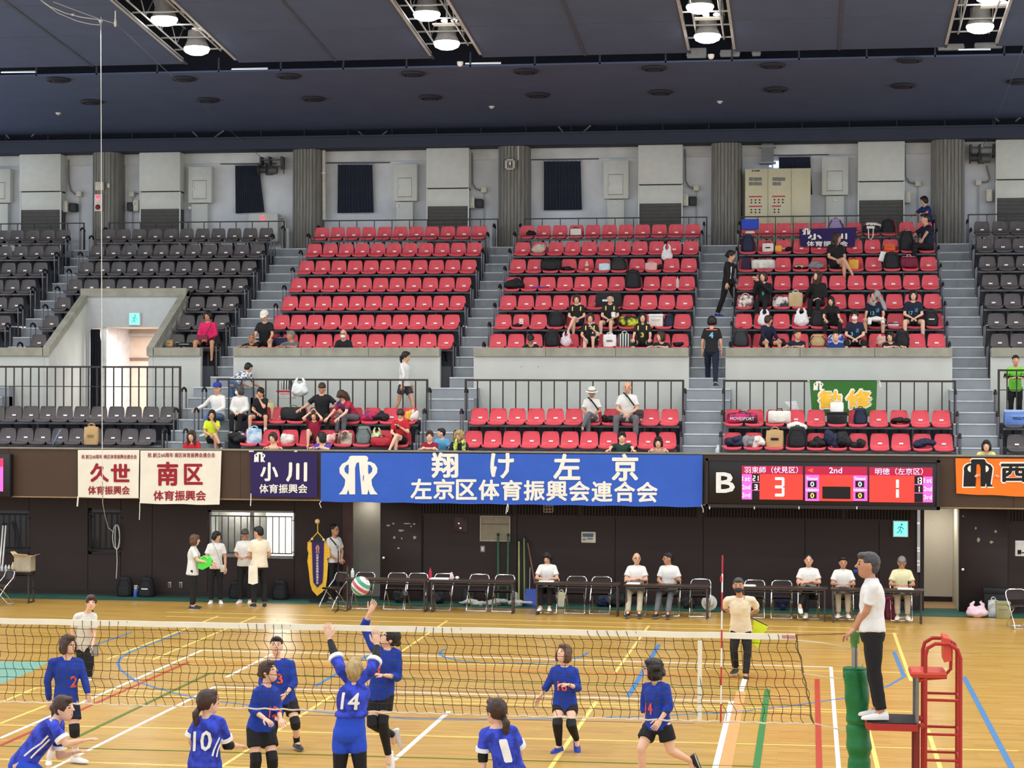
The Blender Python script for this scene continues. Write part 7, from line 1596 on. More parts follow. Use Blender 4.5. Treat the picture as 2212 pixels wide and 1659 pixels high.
t = thing('tote_bag', 'long cream tote bag hanging from the arm of the young man', 'bag', atY(545, 1262, y-.2)); obj('bag_body', MB().prism([atY(a, b, y-.24) for a, b in [(537, 1222), (555, 1222), (556, 1260), (546, 1263), (536, 1260)]], (0, .06, 0)), M((232, 226, 206), .8, name='cream_canvas'), t, smooth=0); obj('bag_handle', MB().tube([atY(a, b, y-.22) for a, b in [(540, 1224), (546, 1200), (552, 1224)]], .009, 5), M((232, 226, 206), .8), t)
x = XY(722, 43.55); p = person('man in white shirt with glasses and a strap standing in the dark doorway', stand(x, 43.55, 0, R(55), 1.02, .0, (R(10), .02), 'low'), ('short', WHT), ('trousers', BLKC), ('crop', 'black'), 2, SHOEB, 1.02, male=True, vox=.016, glasses=True, hem=-.04)
t = thing('chest_strap', 'dark shoulder strap worn by the man in the doorway', 'strap', (x, 43.4, 1.1)); obj('strap', MB().tube([atY(713, 1162, 43.34), atY(722, 1172, 43.28), atY(731, 1184, 43.3)], .016, 6), BLACK, t); obj('buckle', MB().cbox(atY(729, 1181, 43.28), (.05, .03, .06)), M((120, 126, 134), .4), t, smooth=0)
for px_, dY, yaw, s, hd, arms, legs, tp, bm_, hr, sk_, sh_, mal, lab in [
 (1184, .12, 0, .97, (R(-8), -.35), 'table', 'down', WHT, BLKC, ('short_w', 'black'), 1, SHOEW, False, 'woman in white polo writing at the third table'),
 (1376, .3, 0, 1.0, (R(18), .02), 'crossed', 'out', WHT, KHA, ('bald', 'grey'), 1, SHOEB, True, 'bald man in white polo and khaki trousers with arms crossed at the fourth table'),
 (1447, .3, R(-8), 1.02, (R(-60), -.05), 'lap', 'out', WHT, GRYC, ('short_m', 'black'), 2, SHOEB, True, 'dark-haired man in white polo turning to the bald man beside him'),
 (1748, .3, 0, 1.02, (0, .03), 'crossed', ('cross', 'cross2'), WHT, BLKC, ('crop', 'black'), 1, SHOEW, True, 'man in white polo with arms and legs crossed at the fifth table'),
 (1822, .3, 0, .98, (R(5), -.02), 'table', 'down', WHT, KHA, ('short_m', 'black'), 2, SHOEW, True, 'man in white polo facing forward, forearms on the last table'),
 (1949, .3, 0, 1.02, (0, -.62), 'table', 'down', YELS, KHA, ('short_m', 'grey'), 2, SHOEW, True, 'grey-haired man in pale yellow shirt writing at the last table')]:
 Y = YC-dY*.75; J = sit(XY(px_, Y), Y+.02, .445, yaw, s, .06, hd, arms, legs)
 if arms == 'lap' and px_ == 1447: J['wrL'] = J['neck']+V((.16, -.22, -.26)); J['elL'] = J['shL']+V((.08, -.06, -.26))
 person(lab, J, ('short', tp), ('trousers', bm_), hr, sk_, sh_, s, male=mal, vox=.016, polo=True, hem=-.08, glasses=px_ in (1376, 1447), group=None)

# ================================================================== SPECTATORS
SV = .020
def up_seat(px_, k): Y = seat_y(k)+.02; return XY(px_, Y), Y, seat_z(k)+.01
def lo_seat(px_, k): Y = LOWY[k]+.02; return XY(px_, Y), Y, LOWZ[k]+.01
def ztop(px_, py, Y): return atY(px_, py, Y).z
def seated(label, px_, row, top_y, topc, botc, hair, skin=0, shoes=SHOEB, yaw=0, head=(0, 0), arms='lap', armsR=None, legs='down', male=False, lean=.08, side=0.0, s=None, **kw):
 x, Y, zs = (up_seat if row[0] == 'u' else lo_seat)(px_, int(row[1])); f, l = frame_(R(yaw))
 if s is None: s = max(.86, min(1.08, (ztop(px_, top_y, Y)-zs)/(.865*math.cos(lean*.7))))
 J = sit(x, Y, zs, R(yaw), s, lean, (R(head[0]), R(head[1])), arms, legs, armsR=armsR, side=side)
 return person(label, J, topc, botc, hair, skin, shoes, s, male, vox=SV, **kw)
SH, LS, TQ, NS = 'short', 'long', '3q', 'none'
BT, BS = ('trousers', BLKC), ('shorts', BLKC)
# upper stand, left of centre
seated('person in magenta shirt with a dark bag, end of the brown front row', 450, 'u1', 672, (LS, MAG), BS, ('short_w', 'black'), 2, None, head=(-5, -8), armsR='lap', legs='apart', lean=.05)
seated('man in white cap and black shirt, left end of the red front row', 574, 'u1', 673, (SH, BLKC), BS, ('short_m', 'black'), 1, SHOEW, head=(-5, -25), arms='knees', legs='apart', male=True, lean=.18, hat=('cap', M((226, 222, 208), .8)))
def leaner(label, px_, top_y, Y, topc, hair, skin=0, head=(0, 0), arms='folded', zr=5.775, yr=46.56, male=False, s=.95, yaw=0, **kw):
 x = XY(px_, Y); J = lean_on(x, Y, ztop(px_, top_y, Y), R(yaw), s, (R(head[0]), R(head[1])), arms, zr, yr)
 return person(label, J, topc, BT, hair, skin, SHOEB, s, male, vox=SV, **kw)
UY, LY = 46.98, 43.42
leaner('grey-haired man with glasses peering over the parapet, beside the white-capped man', 548, 720, UY, (SH, BLKC), ('short_m', 'grey'), 2, (15, -5), 'left', male=True, glasses=True)
leaner('grey-haired man looking sideways, one arm on the parapet of the red seats', 632, 714, UY, (SH, GRYC), ('short_m', 'grey'), 2, (-75, -5), 'left', male=True)
leaner('bald old man in white mask and black shirt behind the parapet', 744, 711, UY, (SH, BLKC), ('bald', 'grey'), 1, (0, -5), 'none', male=True, mask=MASKW, glasses=True)
# upper stand, centre
YJ = C_((30, 30, 32), 'black_jersey')
def jersey(p, t=.80): print_on(p, '_bar', YPR, (.028, .10), t, .10, bold=0); print_on(p, '_bar', YPR, (.028, .10), t, -.10, bold=0)
leaner('dark-haired man in black bowing his head behind the parapet of the centre block', 1150, 725, UY, (SH, BLKC), ('short_m', 'black'), 2, (0, -55), 'none', male=True)
p = seated('woman in black jersey with yellow trim, arms crossed over her lap, second row', 1246, 'u2', 637, (SH, YJ), ('shorts', NVY), ('short_w', 'brown'), 0, SHOEW, head=(0, -2), arms='lap', legs=('cross', 'cross2')); jersey(p)
p = seated('woman in black and yellow jersey holding a round white cup, white sock showing', 1318, 'u2', 635, (SH, YJ), BS, ('fringe_m', 'black'), 0, SHOEW, head=(0, -6), arms='lap', legs=('cross2', 'apart'), socks=SOCKW); jersey(p)
print_on(p, 'AOI', YPR, (.12, .03), .5, 0, bold=.0) if False else None
q = atY(1325, 680, seat_y(2)-.32); t = thing('paper_cup', 'round white cup in the hands of the woman with the white sock', 'cup', q); obj('cup_body', MB().lathe(q, [(.035, -.06), (.05, -.055), (.055, .05), (.05, .052)], 14), WHITE, t); obj('cup_lid', MB().lathe(q, [(.056, .045), (.057, .06), (.03, .07), (.005, .072)], 14), WHITE, t)
p = seated('woman in black and yellow jersey hugging her knee in the front row', 1275, 'u1', 677, (SH, YJ), BS, ('short_w', 'brown'), 0, SHOEB, head=(5, -3), arms='knees', legs=('up', 'down'), pads={'L': 1}); jersey(p)
p = seated('smiling long-haired woman in black jersey numbered 3, front row', 1388, 'u1', 677, (SH, YJ), BS, ('long', 'black'), 0, SHOEB, head=(5, 2), arms='knees', legs='apart', pads={'L': 1, 'R': 1}); jersey(p); print_on(p, '3', YPR, (.07, .11), .45, 0, bold=.06)
leaner('smiling brown-haired woman in black and yellow resting on the parapet of the centre block', 1430, 716, UY, (SH, YJ), ('bob', 'brown'), 0, (-50, 5), 'left')
# upper stand, right of centre
x = XY(2003, 53.1); J = stand(x, 53.1, 8.35, R(-55), .92, .25, (R(-10), -.2), 'rail'); person('dark-haired person in blue standing behind the top rail at the right stairs', J, (SH, C_((36, 50, 110), 'dark_blue_cotton')), BT, ('short_w', 'black'), 1, SHOEB, .92, vox=SV)
seated('dark-haired person in navy jersey seated sideways at the stairs end, near the top', 2003, 'u6', 459, (SH, NVY), BT, ('short_m', 'black'), 1, SHOEB, yaw=-60, head=(-15, -5), arms='reach', legs='down')
seated('long-haired woman in black with bare crossed legs, alone in the fifth row', 1803, 'u5', 504, (SH, BLKC), BS, ('long', 'brown'), 1, SHOEB, yaw=25, head=(45, 0), arms='lap', legs=('cross2', 'cross'))
J = stand(XY(1573, 49.5), 49.5, 6.56, R(62), 1.0, .10, (R(15), -.1), 'swing', legs='walk'); p = person('walking woman in black tracksuit with white side stripes on the stairs', J, (LS, BLKC), BT, ('bun', 'black'), 1, SHOEN, 1.0, vox=SV); print_on(p, '_bar', WPR, (.03, .3), .5, -.09, bold=0)
J = stand(XY(1537, 46.45), 46.45, 4.82, R(178), 1.0, .03, (R(-5), -.05), 'down', legs='walk'); p = person('player climbing the stairs, light blue number 4 on a black shirt', J, (SH, BLKC), ('trousers', NVY), ('short_w', 'black'), 1, SHOEB, 1.0, vox=SV); print_on(p, '4', CYAN, (.09, .13), .68, 0, front=False, bold=.07); print_on(p, '_bar', PINK, (.26, .02), .93, 0, front=False, bold=0)
NT = (LS, NVY); NTS = (SH, NVY)
p = seated('laughing woman in black top clapping her hands, third row', 1650, 'u3', 588, (LS, BLKC), BT, ('bob', 'brown'), 0, SHOEB, yaw=-10, head=(-15, 5), arms='clap', legs='down'); print_on(p, '5', CYAN, (.05, .07), .5, 0, bold=.04)
seated('long-haired woman in black tracksuit laughing upward, third row', 1767, 'u3', 588, (LS, BLKC), BT, ('long', 'brown'), 0, SHOEB, yaw=-15, head=(-35, 28), arms='lap', armsR='side', legs='down', lean=-.02)
seated('long-haired woman in black bending forward, elbows on knees, second row', 1803, 'u2', 646, (SH, BLKC), BT, ('long', 'black'), 0, SHOEB, yaw=-10, head=(-5, -5), arms='knees', legs='apart', lean=.42, side=-.12)
p = seated('person with grey towel over the head and navy shirt numbered 13', 1890, 'u2', 629, NTS, BS, ('short_w', 'brown'), 1, SHOEB, yaw=-5, head=(-30, 0), arms='knees', legs='apart', socks=NEOP); print_on(p, '13', CYAN, (.09, .09), .48, -.06, bold=.03); print_on(p, '山科', CYAN, (.07, .10), .62, .07, bold=0)
hd_ = atY(1893, 640, seat_y(2)-.06); t = thing('grey_towel', 'grey towel draped over the head of the person numbered 13', 'towel', hd_); tb = MB(); ball3(tb, hd_+V((0, .03, .03)), V((0, -1, 0)), V((1, 0, 0)), UPV, .12, .115, .13); limb(tb, [hd_+V((-.10, 0, -.05)), hd_+V((-.14, -.02, -.16)), hd_+V((-.06, -.12, -.2))], [.05, .06, .05]); limb(tb, [hd_+V((.10, 0, -.05)), hd_+V((.16, 0, -.18)), hd_+V((.20, -.05, -.3))], [.05, .06, .05]); job('towel_cloth', tb, C_((150, 148, 148), 'grey_terry'), t, .016, 2, fold=.02)
q = atY(1893, 690, seat_y(2)-.28); t = thing('white_towel', 'white towel on the lap of the person numbered 13', 'towel', q); tb = MB(); tb.ball(q, (.20, .14, .07)); limb(tb, [q+V((-.16, -.08, 0)), q+V((-.17, -.16, -.1))], [.06, .05]); limb(tb, [q+V((.14, -.08, 0)), q+V((.15, -.16, -.08))], [.06, .05]); job('towel_cloth', tb, C_((226, 224, 216), 'white_terry'), t, .016, 2, fold=.03)
p = seated('woman with black bob in navy shirt numbered 17, hands together on her knees', 1972, 'u2', 628, NTS, BS, ('bob', 'black'), 0, SHOEB, head=(0, 2), arms='lap', legs='apart'); print_on(p, '17', CYAN, (.09, .09), .48, -.06, bold=.03); print_on(p, '山科', CYAN, (.07, .10), .62, .07, bold=0)
p = seated('woman with pale mask in navy shirt numbered 3, front row', 1846, 'u1', 672, (SH, NVY), BS, ('pony', 'black'), 0, SHOEB, head=(-8, -3), arms='lap', legs='apart', mask=MASKW, pads={'L': 1, 'R': 1}); print_on(p, '3', CYAN, (.05, .09), .45, -.07, bold=.04); print_on(p, '山科', CYAN, (.07, .10), .62, .06, bold=0)
seated('dark-haired person in navy long sleeves looking to the side, front row', 1652, 'u1', 682, (LS, NVY), BS, ('short_w', 'brown'), 1, SHOEB, yaw=35, head=(45, -10), arms='knees', legs='apart', lean=.25)
leaner('brown-haired man in navy shirt with one hand on the parapet of the right block', 1722, 712, UY, (SH, NVY), ('short_m', 'brown'), 1, (30, 0), 'left', male=True)
leaner('young man in blue shirt low behind the parapet, blue bag behind him', 1805, 716, UY, (SH, C_((30, 56, 120), 'mid_blue_cotton')), ('fringe_m', 'black'), 0, (-5, 5), 'none', male=True)
leaner('black-haired woman stretching both arms over the parapet of the right block', 1923, 716, UY, (SH, BLKC), ('bob', 'black'), 0, (-20, -5), 'right')
# far right
Y = 45.55; J = stand(XY(2193, Y), Y, 4.02, 0, .93, .20, (0, -.02), 'rail'); p = person('person in bright green jersey leaning on the barrier at the right end', J, (SH, GRNJ), BT, ('fringe_m', 'black'), 1, SHOEB, .93, vox=SV, arm_sleeve='LR')
leaner('black-haired woman in yellow with only her head above the orange banner', 2128, 958, LY, (SH, M((226, 218, 130), .8)), ('bob', 'black'), 0, (-8, 0), 'none', 3.44, 43.08)
# gangway
Y = 45.85; J = stand(XY(874, Y), Y, 4.06, R(68), .95, .03, (R(5), -.08), 'swing', legs='walk'); person('girl in white blouse and dark shorts walking along the gangway', J, (TQ, WHT), ('shorts', C_((60, 60, 68), 'charcoal_shorts')), ('pony', 'black'), 1, SHOEW, .95, vox=SV, loose=.025)
J = stand(XY(513, Y), Y, 4.06, R(158), .98, 1.15, (0, -.5), 'fwd'); person('person in plaid shirt and jeans bending down behind the gangway rail', J, (SH, PLAID), ('trousers', DENIM), ('short_m', 'black'), 1, SHOEW, .98, male=True, vox=SV)
# lower stand, left of centre
seated('person in white shirt and blue cap resting an arm on the handrail', 472, 'l2', 829, (LS, WHT), ('trousers', DENIM), ('short_m', 'black'), 1, SHOEW, yaw=-12, head=(8, 0), arms='knees', armsR='rest', legs='down', male=True, hat=('cap', M((38, 60, 150), .8)))
seated('masked woman with curly hair and white jacket turning her head', 520, 'l2', 833, (LS, WHT), BT, ('bob', 'dgrey'), 0, SHOEB, yaw=0, head=(-60, -5), arms='lap', legs='down', mask=MASKW, loose=.015)
seated('dark-haired woman in black shirt, chin on her hand, bare knees', 566, 'l2', 838, (SH, BLKC), BS, ('lowpony', 'black'), 1, M((150, 70, 66), .5), head=(-12, -12), arms='chin', armsR='lap', legs='apart', socks=SOCKW, lean=.18)
seated('long-haired woman in lime yellow shirt with her hand at her mouth', 458, 'l1', 886, (SH, LIME), BS, ('long', 'black'), 1, M((226, 110, 140), .5), yaw=25, head=(-15, 0), arms='chin', armsR='lap', legs=('cross2', 'cross'), socks=NEOP)
leaner('long-haired woman in dark red sitting low at the left end of the lower red seats', 421, 930, LY, (LS, REDT), ('long', 'brown'), 0, (0, -8), 'none', 3.44, 43.1)
seated('young man in black shirt looking down, arms spread on the seat backs', 697, 'l2', 827, (SH, BLKC), BT, ('fringe_m', 'brown'), 1, SHOEB, head=(5, -35), arms='rest', legs='apart', male=True, loose=.02)
p = seated('woman in red and navy jersey bowed forward, face hidden by her hair', 764, 'l2', 850, (SH, two_tone((186, 34, 52), (34, 40, 96), 3.2, name='red_navy_jersey')), ('trousers', GRYC), ('long', 'brown'), 0, SHOEB, yaw=-30, head=(-10, -60), arms='fwd', legs='down', lean=.75, s=1.0)
seated('person in maroon jersey with both hands on the head', 680, 'l1', 888, (SH, MARO), BS, ('bob', 'brown'), 0, None, head=(0, -8), arms='head', legs=('apart', 'up'))
leaner('woman in red shirt with folded arms on the gallery edge above the purple banner', 598, 936, LY, (SH, REDT), ('short_w', 'brown'), 0, (-10, -6), 'folded', 3.44, 43.08)
leaner('woman in purple shirt looking sideways with both arms over the gallery edge', 703, 936, LY, (SH, PURT), ('bob', 'black'), 0, (-70, 0), 'left', 3.44, 43.08)
seated('woman in red shirt looking at a phone in the front row', 867, 'l1', 883, (SH, REDT), BS, ('bun', 'brown'), 0, SHOEW, head=(0, -40), arms='phone', armsR='lap', legs=('cross', 'cross2'), lean=.12)
q = atY(859, 921, LOWY[1]-.24); t = thing('mobile_phone', 'mobile phone in the hands of the woman in red', 'phone', q); obj('phone_body', MB().cbox(q, (.075, .012, .14), bev=.01), BLACK, t); obj('phone_camera', MB().cbox(q+V((.02, -.008, .05)), (.02, .004, .02)), STEEL, t, smooth=0)
leaner('smiling woman in maroon shirt leaning on the gallery edge at the stairs', 931, 929, LY, (SH, MARO), ('lowpony', 'brown'), 0, (8, 0), 'folded', 3.44, 43.08)
leaner('child in light blue shirt looking sideways beside the woman in maroon', 957, 925, 43.75, (SH, LBLU), ('short_m', 'black'), 0, (-70, 0), 'none', 3.44, 43.1, s=.82)
p = leaner('man with bleached blond hair and a lime patterned scarf at the stairs', 994, 928, 43.5, (SH, NVY), ('curly', 'blond'), 1, (-8, -15), 'none', 3.44, 43.1, male=True)
q = atY(993, 963, 43.3); t = thing('patterned_scarf', 'lime and white patterned scarf of the blond man', 'scarf', q)
for sg in (1, -1): obj('scarf_end', limb(MB(), [q+V((sg*.07, .02, .12)), q+V((sg*.10, -.02, .02)), q+V((sg*.09, -.03, -.12))], [.045, .05, .045], 8), two_tone((206, 224, 70), (60, 70, 80), 16), t)
# lower stand, centre
p = seated('old man in white bucket hat and polo with legs crossed', 1279, 'l2', 838, (SH, WHT), ('trousers', GRYC), ('short_m', 'grey'), 2, SHOEB, head=(5, -12), arms='lap', legs=('cross', 'cross2'), male=True, polo=True, hat=('brim', M((214, 212, 200), .8)))
p = seated('tall man in white polo and grey trousers with a strap across his chest', 1356, 'l2', 825, (SH, WHT), ('trousers', GRYC), ('thin', 'black'), 1, SHOEB, head=(0, -10), arms='lap', legs='apart', male=True, polo=True)
for px_, nm in ((1279, 'man in the bucket hat'), (1356, 'tall man in the white polo')):
 Yq = LOWY[2]-.16; t = thing('bag_strap', 'dark diagonal strap across the chest of the '+nm, 'strap', atY(px_, 880, Yq)); sy = 858 if px_ == 1279 else 848
 obj('strap', MB().tube([atY(px_-9, sy, Yq+.03), atY(px_+1, sy+10, Yq-.02), atY(px_+14, sy+28, Yq-.02)], .018, 6), BLACK, t); obj('clip', MB().cbox(atY(px_-2, sy+7, Yq-.03), (.04, .02, .05)), BLACK, t, smooth=0)
p = leaner('person in dark green shirt with hair tied back behind the blue banner', 1345, 931, LY, (SH, GREENT), ('bun', 'black'), 0, (5, -2), 'wide', 3.44, 43.08); print_on(p, 'Liberation', WPR, (.26, .05), .50, 0, bold=.02)
leaner('black-haired woman resting her chin on folded arms behind the blue banner', 1425, 948, LY, (SH, M((196, 150, 130), .8)), ('bob', 'black'), 0, (0, -10), 'folded', 3.44, 43.08)

# ================================================================== BAGS AND BELONGINGS
BAGS = 'bags and clothes lying on the stand'
BK = M((30, 30, 33), .7, bump=.3, bscale=12, name='black_nylon'); NVB = M((34, 40, 66), .7, bump=.3, bscale=12, name='navy_nylon'); WB = M((222, 218, 208), .75, bump=.4, bscale=11, name='white_bag_cloth'); PLW = M((230, 230, 230), .45, bump=.7, bscale=16, name='white_plastic_film'); PAPER = M((190, 156, 108), .75, bump=.3, bscale=9, name='brown_paper'); GB = M((112, 122, 118), .7, bump=.3, bscale=12, name='grey_green_nylon'); GR2 = M((134, 134, 136), .8, bump=.4, bscale=11, name='grey_jersey_cloth'); RB = M((176, 34, 48), .6, bump=.3, bscale=12, name='red_nylon'); MB_ = M((112, 26, 50), .6, bump=.3, bscale=12, name='maroon_nylon'); PK = M((222, 172, 168), .7, bump=.3, bscale=12, name='pink_nylon'); TANB = M((188, 160, 116), .75, bump=.3, bscale=12, name='tan_canvas'); LIL = M((156, 136, 176), .7, bump=.3, bscale=12, name='lilac_nylon'); BLB = M((44, 76, 190), .6, bump=.3, bscale=12, name='blue_cloth_bag'); YLB = M((228, 172, 60), .6, bump=.3, bscale=12, name='amber_cloth'); ORB = M((226, 92, 40), .5, name='orange_box_plastic')
STRP = checked((36, 44, 44), (206, 214, 206), 5, 'X'); PATT = two_tone((222, 222, 224), (120, 104, 126), 11); LBP = two_tone((206, 222, 232), (130, 172, 204), 8); BLP = two_tone((40, 64, 190), (206, 214, 236), 9); YGP = two_tone((30, 32, 30), (206, 222, 60), 6)
def spot(px_, where):
 """seat row 'u3' / 'l1', or 'Y,z'"""
 if where[0] in 'ul': x, Y, z = (up_seat if where[0] == 'u' else lo_seat)(px_, int(where[1])); return x, Y-.02, z
 Y, z = map(float, where.split(',')); return XY(px_, Y), Y, z
def size_px(w_, Y): return w_*Y/FOC
def superb(mb, c, w_, d, h, taper=.8, bulge=1.06, p=3.2, n=20):
 rs = []
 for k in range(9):
  t = k/8; sc = (1-(1-taper)*t)*(1+(bulge-1)*math.sin(t*math.pi)); e = 1 if 0 < k < 8 else .86; z = c[2]+h*t
  rs.append(ring_at(V((c[0], c[1], z)), V((1, 0, 0)), V((0, 1, 0)), w_/2*sc*e, d/2*sc*e, n, p))
 return mb.rings(rs)
def backpack(label, px_, where, w_px, h_px, mat, mark=None, group=BAGS, tilt=0.0):
 x, Y, z = spot(px_, where); w_, h = size_px(w_px, Y), size_px(h_px, Y); d = min(.24, w_*.6)
 t = thing('backpack', label, 'backpack', (x, Y, z), group=group)
 obj('bag_body', superb(MB(), (x, Y, z), w_, d, h, .72, 1.08), mat, t, smooth=60)
 obj('front_pocket', superb(MB(), (x, Y-d*.46, z+h*.06), w_*.72, d*.34, h*.45, .85), mat, t, smooth=60)
 obj('top_flap', superb(MB(), (x, Y-d*.05, z+h*.82), w_*.66, d*.78, h*.2, .7), mat, t, smooth=60)
 obj('handle', MB().tube([(x-.05, Y, z+h*.98), (x-.03, Y, z+h+.035), (x+.03, Y, z+h+.035), (x+.05, Y, z+h*.98)], .010, 5), BK, t)
 for sg in (-1, 1): obj('strap', MB().tube([(x+sg*w_*.25, Y-d*.52, z+h*.9), (x+sg*w_*.47, Y-d*.40, z+h*.5), (x+sg*w_*.40, Y-d*.45, z+h*.08)], .011, 5), BK, t)
 if mark: obj('printed_mark', MB().box((x-w_*.18, Y-d*.64, z+h*.40), (x+w_*.2, Y-d*.62, z+h*.46)), mark, t, smooth=0)
def tote(label, px_, where, w_px, h_px, mat, hmat=None, name='tote_bag', group=BAGS, inner=None, handles=True, mark=None, cat='bag'):
 x, Y, z = spot(px_, where); w_, h = size_px(w_px, Y), size_px(h_px, Y); d = min(.2, w_*.45)
 t = thing(name, label, cat, (x, Y, z), group=group); rs = []
 for tt, sc in [(0, .94), (.05, 1), (.5, 1.03), (.95, .98), (1, .95)]: rs.append(ring_at(V((x, Y, z+h*tt)), V((1, 0, 0)), V((0, 1, 0)), w_/2*sc, d/2*sc*(1-.25*tt), 20, 4.5))
 obj('bag_body', MB().rings(rs), mat, t, smooth=50)
 if handles:
  for dy in (-d*.3, d*.3): obj('handle', MB().tube([(x-w_*.22, Y+dy, z+h*.93), (x-w_*.18, Y+dy, z+h*1.14), (x, Y+dy, z+h*1.22), (x+w_*.18, Y+dy, z+h*1.14), (x+w_*.22, Y+dy, z+h*.93)], .008, 5), hmat or mat, t)
 obj('bag_filling' if inner else 'bag_rim', superb(MB(), (x, Y, z+h*.86), w_*.82, d*.6, h*.2, .6), inner or mat, t, smooth=60)
 if mark: obj('printed_mark', MB().box((x-w_*.22, Y-d*.53, z+h*.42), (x+w_*.22, Y-d*.49, z+h*.56)), mark, t, smooth=0)
def plastic(label, px_, where, w_px, h_px, mat, group=BAGS):
 x, Y, z = spot(px_, where); w_, h = size_px(w_px, Y), size_px(h_px, Y); t = thing('plastic_bag', label, 'plastic bag', (x, Y, z), group=group)
 b = MB(); b.ball((x, Y, z+h*.32), (w_*.5, w_*.34, h*.34), 14, 10); b.ball((x-w_*.18, Y-.02, z+h*.5), (w_*.26, w_*.22, h*.26)); b.ball((x+w_*.16, Y, z+h*.55), (w_*.22, w_*.2, h*.25)); job('bag_body', b, mat, t, max(.012, w_*.05), 1, fold=.05)
 for sg in (-1, 1): obj('bag_handle', limb(MB(), [V((x+sg*w_*.2, Y, z+h*.6)), V((x+sg*w_*.24, Y, z+h*.85)), V((x+sg*w_*.14, Y-.01, z+h))], [w_*.13, w_*.09, w_*.05], 8), mat, t)
def duffel(label, px_, where, w_px, h_px, mat, mat2=None, group=BAGS, text=None):
 x, Y, z = spot(px_, where); w_, h = size_px(w_px, Y), size_px(h_px, Y); d = min(.28, h*1.1); t = thing('duffel_bag', label, 'bag', (x, Y, z), group=group); rs = []
 for u_, sc in [(-.5, .7), (-.47, .95), (-.3, 1.03), (0, 1), (.3, 1.03), (.47, .95), (.5, .7)]: rs.append(ring_at(V((x+w_*u_, Y, z+h*.5)), V((0, 1, 0)), UPV, d/2*sc, h/2*sc, 16, 2.8))
 obj('bag_body', MB().rings(rs), mat, t, smooth=60)
 obj('zip_strip', MB().box((x-w_*.38, Y-.02, z+h*.985), (x+w_*.38, Y+.02, z+h*1.03)), mat2 or BK, t, smooth=0)
 for dy in (-d*.3, d*.3): obj('handle', MB().tube([(x-w_*.15, Y+dy, z+h*.85), (x-w_*.1, Y+dy*.6, z+h*1.15), (x+w_*.1, Y+dy*.6, z+h*1.15), (x+w_*.15, Y+dy, z+h*.85)], .011, 5), mat2 or BK, t)
 obj('side_pocket', superb(MB(), (x, Y-d*.45, z+h*.15), w_*.5, d*.2, h*.5, .9), mat, t, smooth=60)
 if text:
  mb = MB(); letters(mb, text, (x-w_*.40, z+h*.32, x+w_*.40, z+h*.62), lambda a, b: (a, Y-d*.58, b), .03); obj('printed_lettering', mb, M((236, 214, 224), .6), t, smooth=0)
def heap(label, px_, where, w_px, h_px, mats, group=BAGS, seed=1, name='clothes_heap', cat='clothes'):
 x, Y, z = spot(px_, where); w_, h = size_px(w_px, Y), size_px(h_px, Y); t = thing(name, label, cat, (x, Y, z), group=group); rn = random.Random(seed)
 for i, m in enumerate(mats):
  b = MB(); off = 0 if len(mats) == 1 else (i-(len(mats)-1)/2)*w_*.5
  for k in range(8): b.ball((x+off+rn.uniform(-.3, .3)*w_/len(mats)**.5, Y+rn.uniform(-.07, .07), z+h*rn.uniform(.25, .72)), (w_*rn.uniform(.16, .28)/len(mats)**.4, rn.uniform(.07, .12), h*rn.uniform(.22, .42)), 10, 7)
  job(('folded_cloth', 'second_cloth', 'third_cloth')[i], b, m, t, .016, 1, fold=.06)
def crate(label, px_, where, w_px, h_px, mat, lid=None, name='cooler_box', cat='box', group=None, text=None):
 x, Y, z = spot(px_, where); w_, h = size_px(w_px, Y), size_px(h_px, Y); d = min(.3, w_*.7); t = thing(name, label, cat, (x, Y, z), group=group)
 obj('box_body', MB().box((x-w_/2, Y-d/2, z), (x+w_/2, Y+d/2, z+h*.8), bev=.012), mat, t)
 obj('lid', MB().box((x-w_*.53, Y-d*.53, z+h*.8), (x+w_*.53, Y+d*.53, z+h), bev=.012), lid or mat, t)
 obj('handle', MB().tube([(x-w_*.3, Y-d*.56, z+h*.62), (x-w_*.28, Y-d*.62, z+h*.58), (x+w_*.28, Y-d*.62, z+h*.58), (x+w_*.3, Y-d*.56, z+h*.62)], .008, 5), lid or mat, t)
 if text:
  mb = MB(); letters(mb, text, (x-w_*.22, z+h*.35, x+w_*.24, z+h*.52), lambda a, b: (a, Y-d*.52, b), .02); obj('printed_lettering', mb, M((40, 56, 120), .6), t, smooth=0)
def bottle(label, px_, where, w_px, h_px, mat, cap=WHITE, group='drink bottles', band=None):
 x, Y, z = spot(px_, where); r_, h = size_px(w_px, Y)/2, size_px(h_px, Y); t = thing('bottle', label, 'bottle', (x, Y, z), group=group)
 obj('bottle_body', MB().lathe((x, Y, z), [(r_*.9, 0), (r_, .01), (r_, h*.62), (r_*.85, h*.72), (r_*.4, h*.86), (r_*.4, h*.9)], 14), mat, t); obj('bottle_cap', MB().lathe((x, Y, z), [(r_*.46, h*.9), (r_*.46, h), (r_*.3, h)], 12), cap, t)
 if band: obj('bottle_label', MB().lathe((x, Y, z), [(r_*1.02, h*.25), (r_*1.02, h*.5)], 14), band, t)
r7 = '51.85,8.385'
tote('navy tote with pink lining on the front row behind the grey-haired man', 606, 'u1', 30, 20, NVB, inner=PK)
crate('beige cardboard sheet box at the passage end of the brown front row', 367, 'u1', 15, 15, PAPER, name='card_box'); crate('black tray with a pale green cloth beside the person in magenta', 402, 'u1', 38, 9, BK, M((190, 226, 186), .8), name='tray', cat='tray')
q = spot(440, 'u1'); t = thing('handbag', 'dark maroon handbag on the lap of the person in magenta', 'handbag', (q[0], q[1]-.3, q[2]+.2)); obj('bag_body', superb(MB(), (XY(437, 46.95), 46.95, q[2]+.12), .30, .12, .16, .9), MB_, t, smooth=60); obj('strap', MB().tube([(XY(444, 46.9), 46.9, q[2]+.28), (XY(455, 46.95), 47.0, q[2]+.55)], .012, 5), MB_, t)
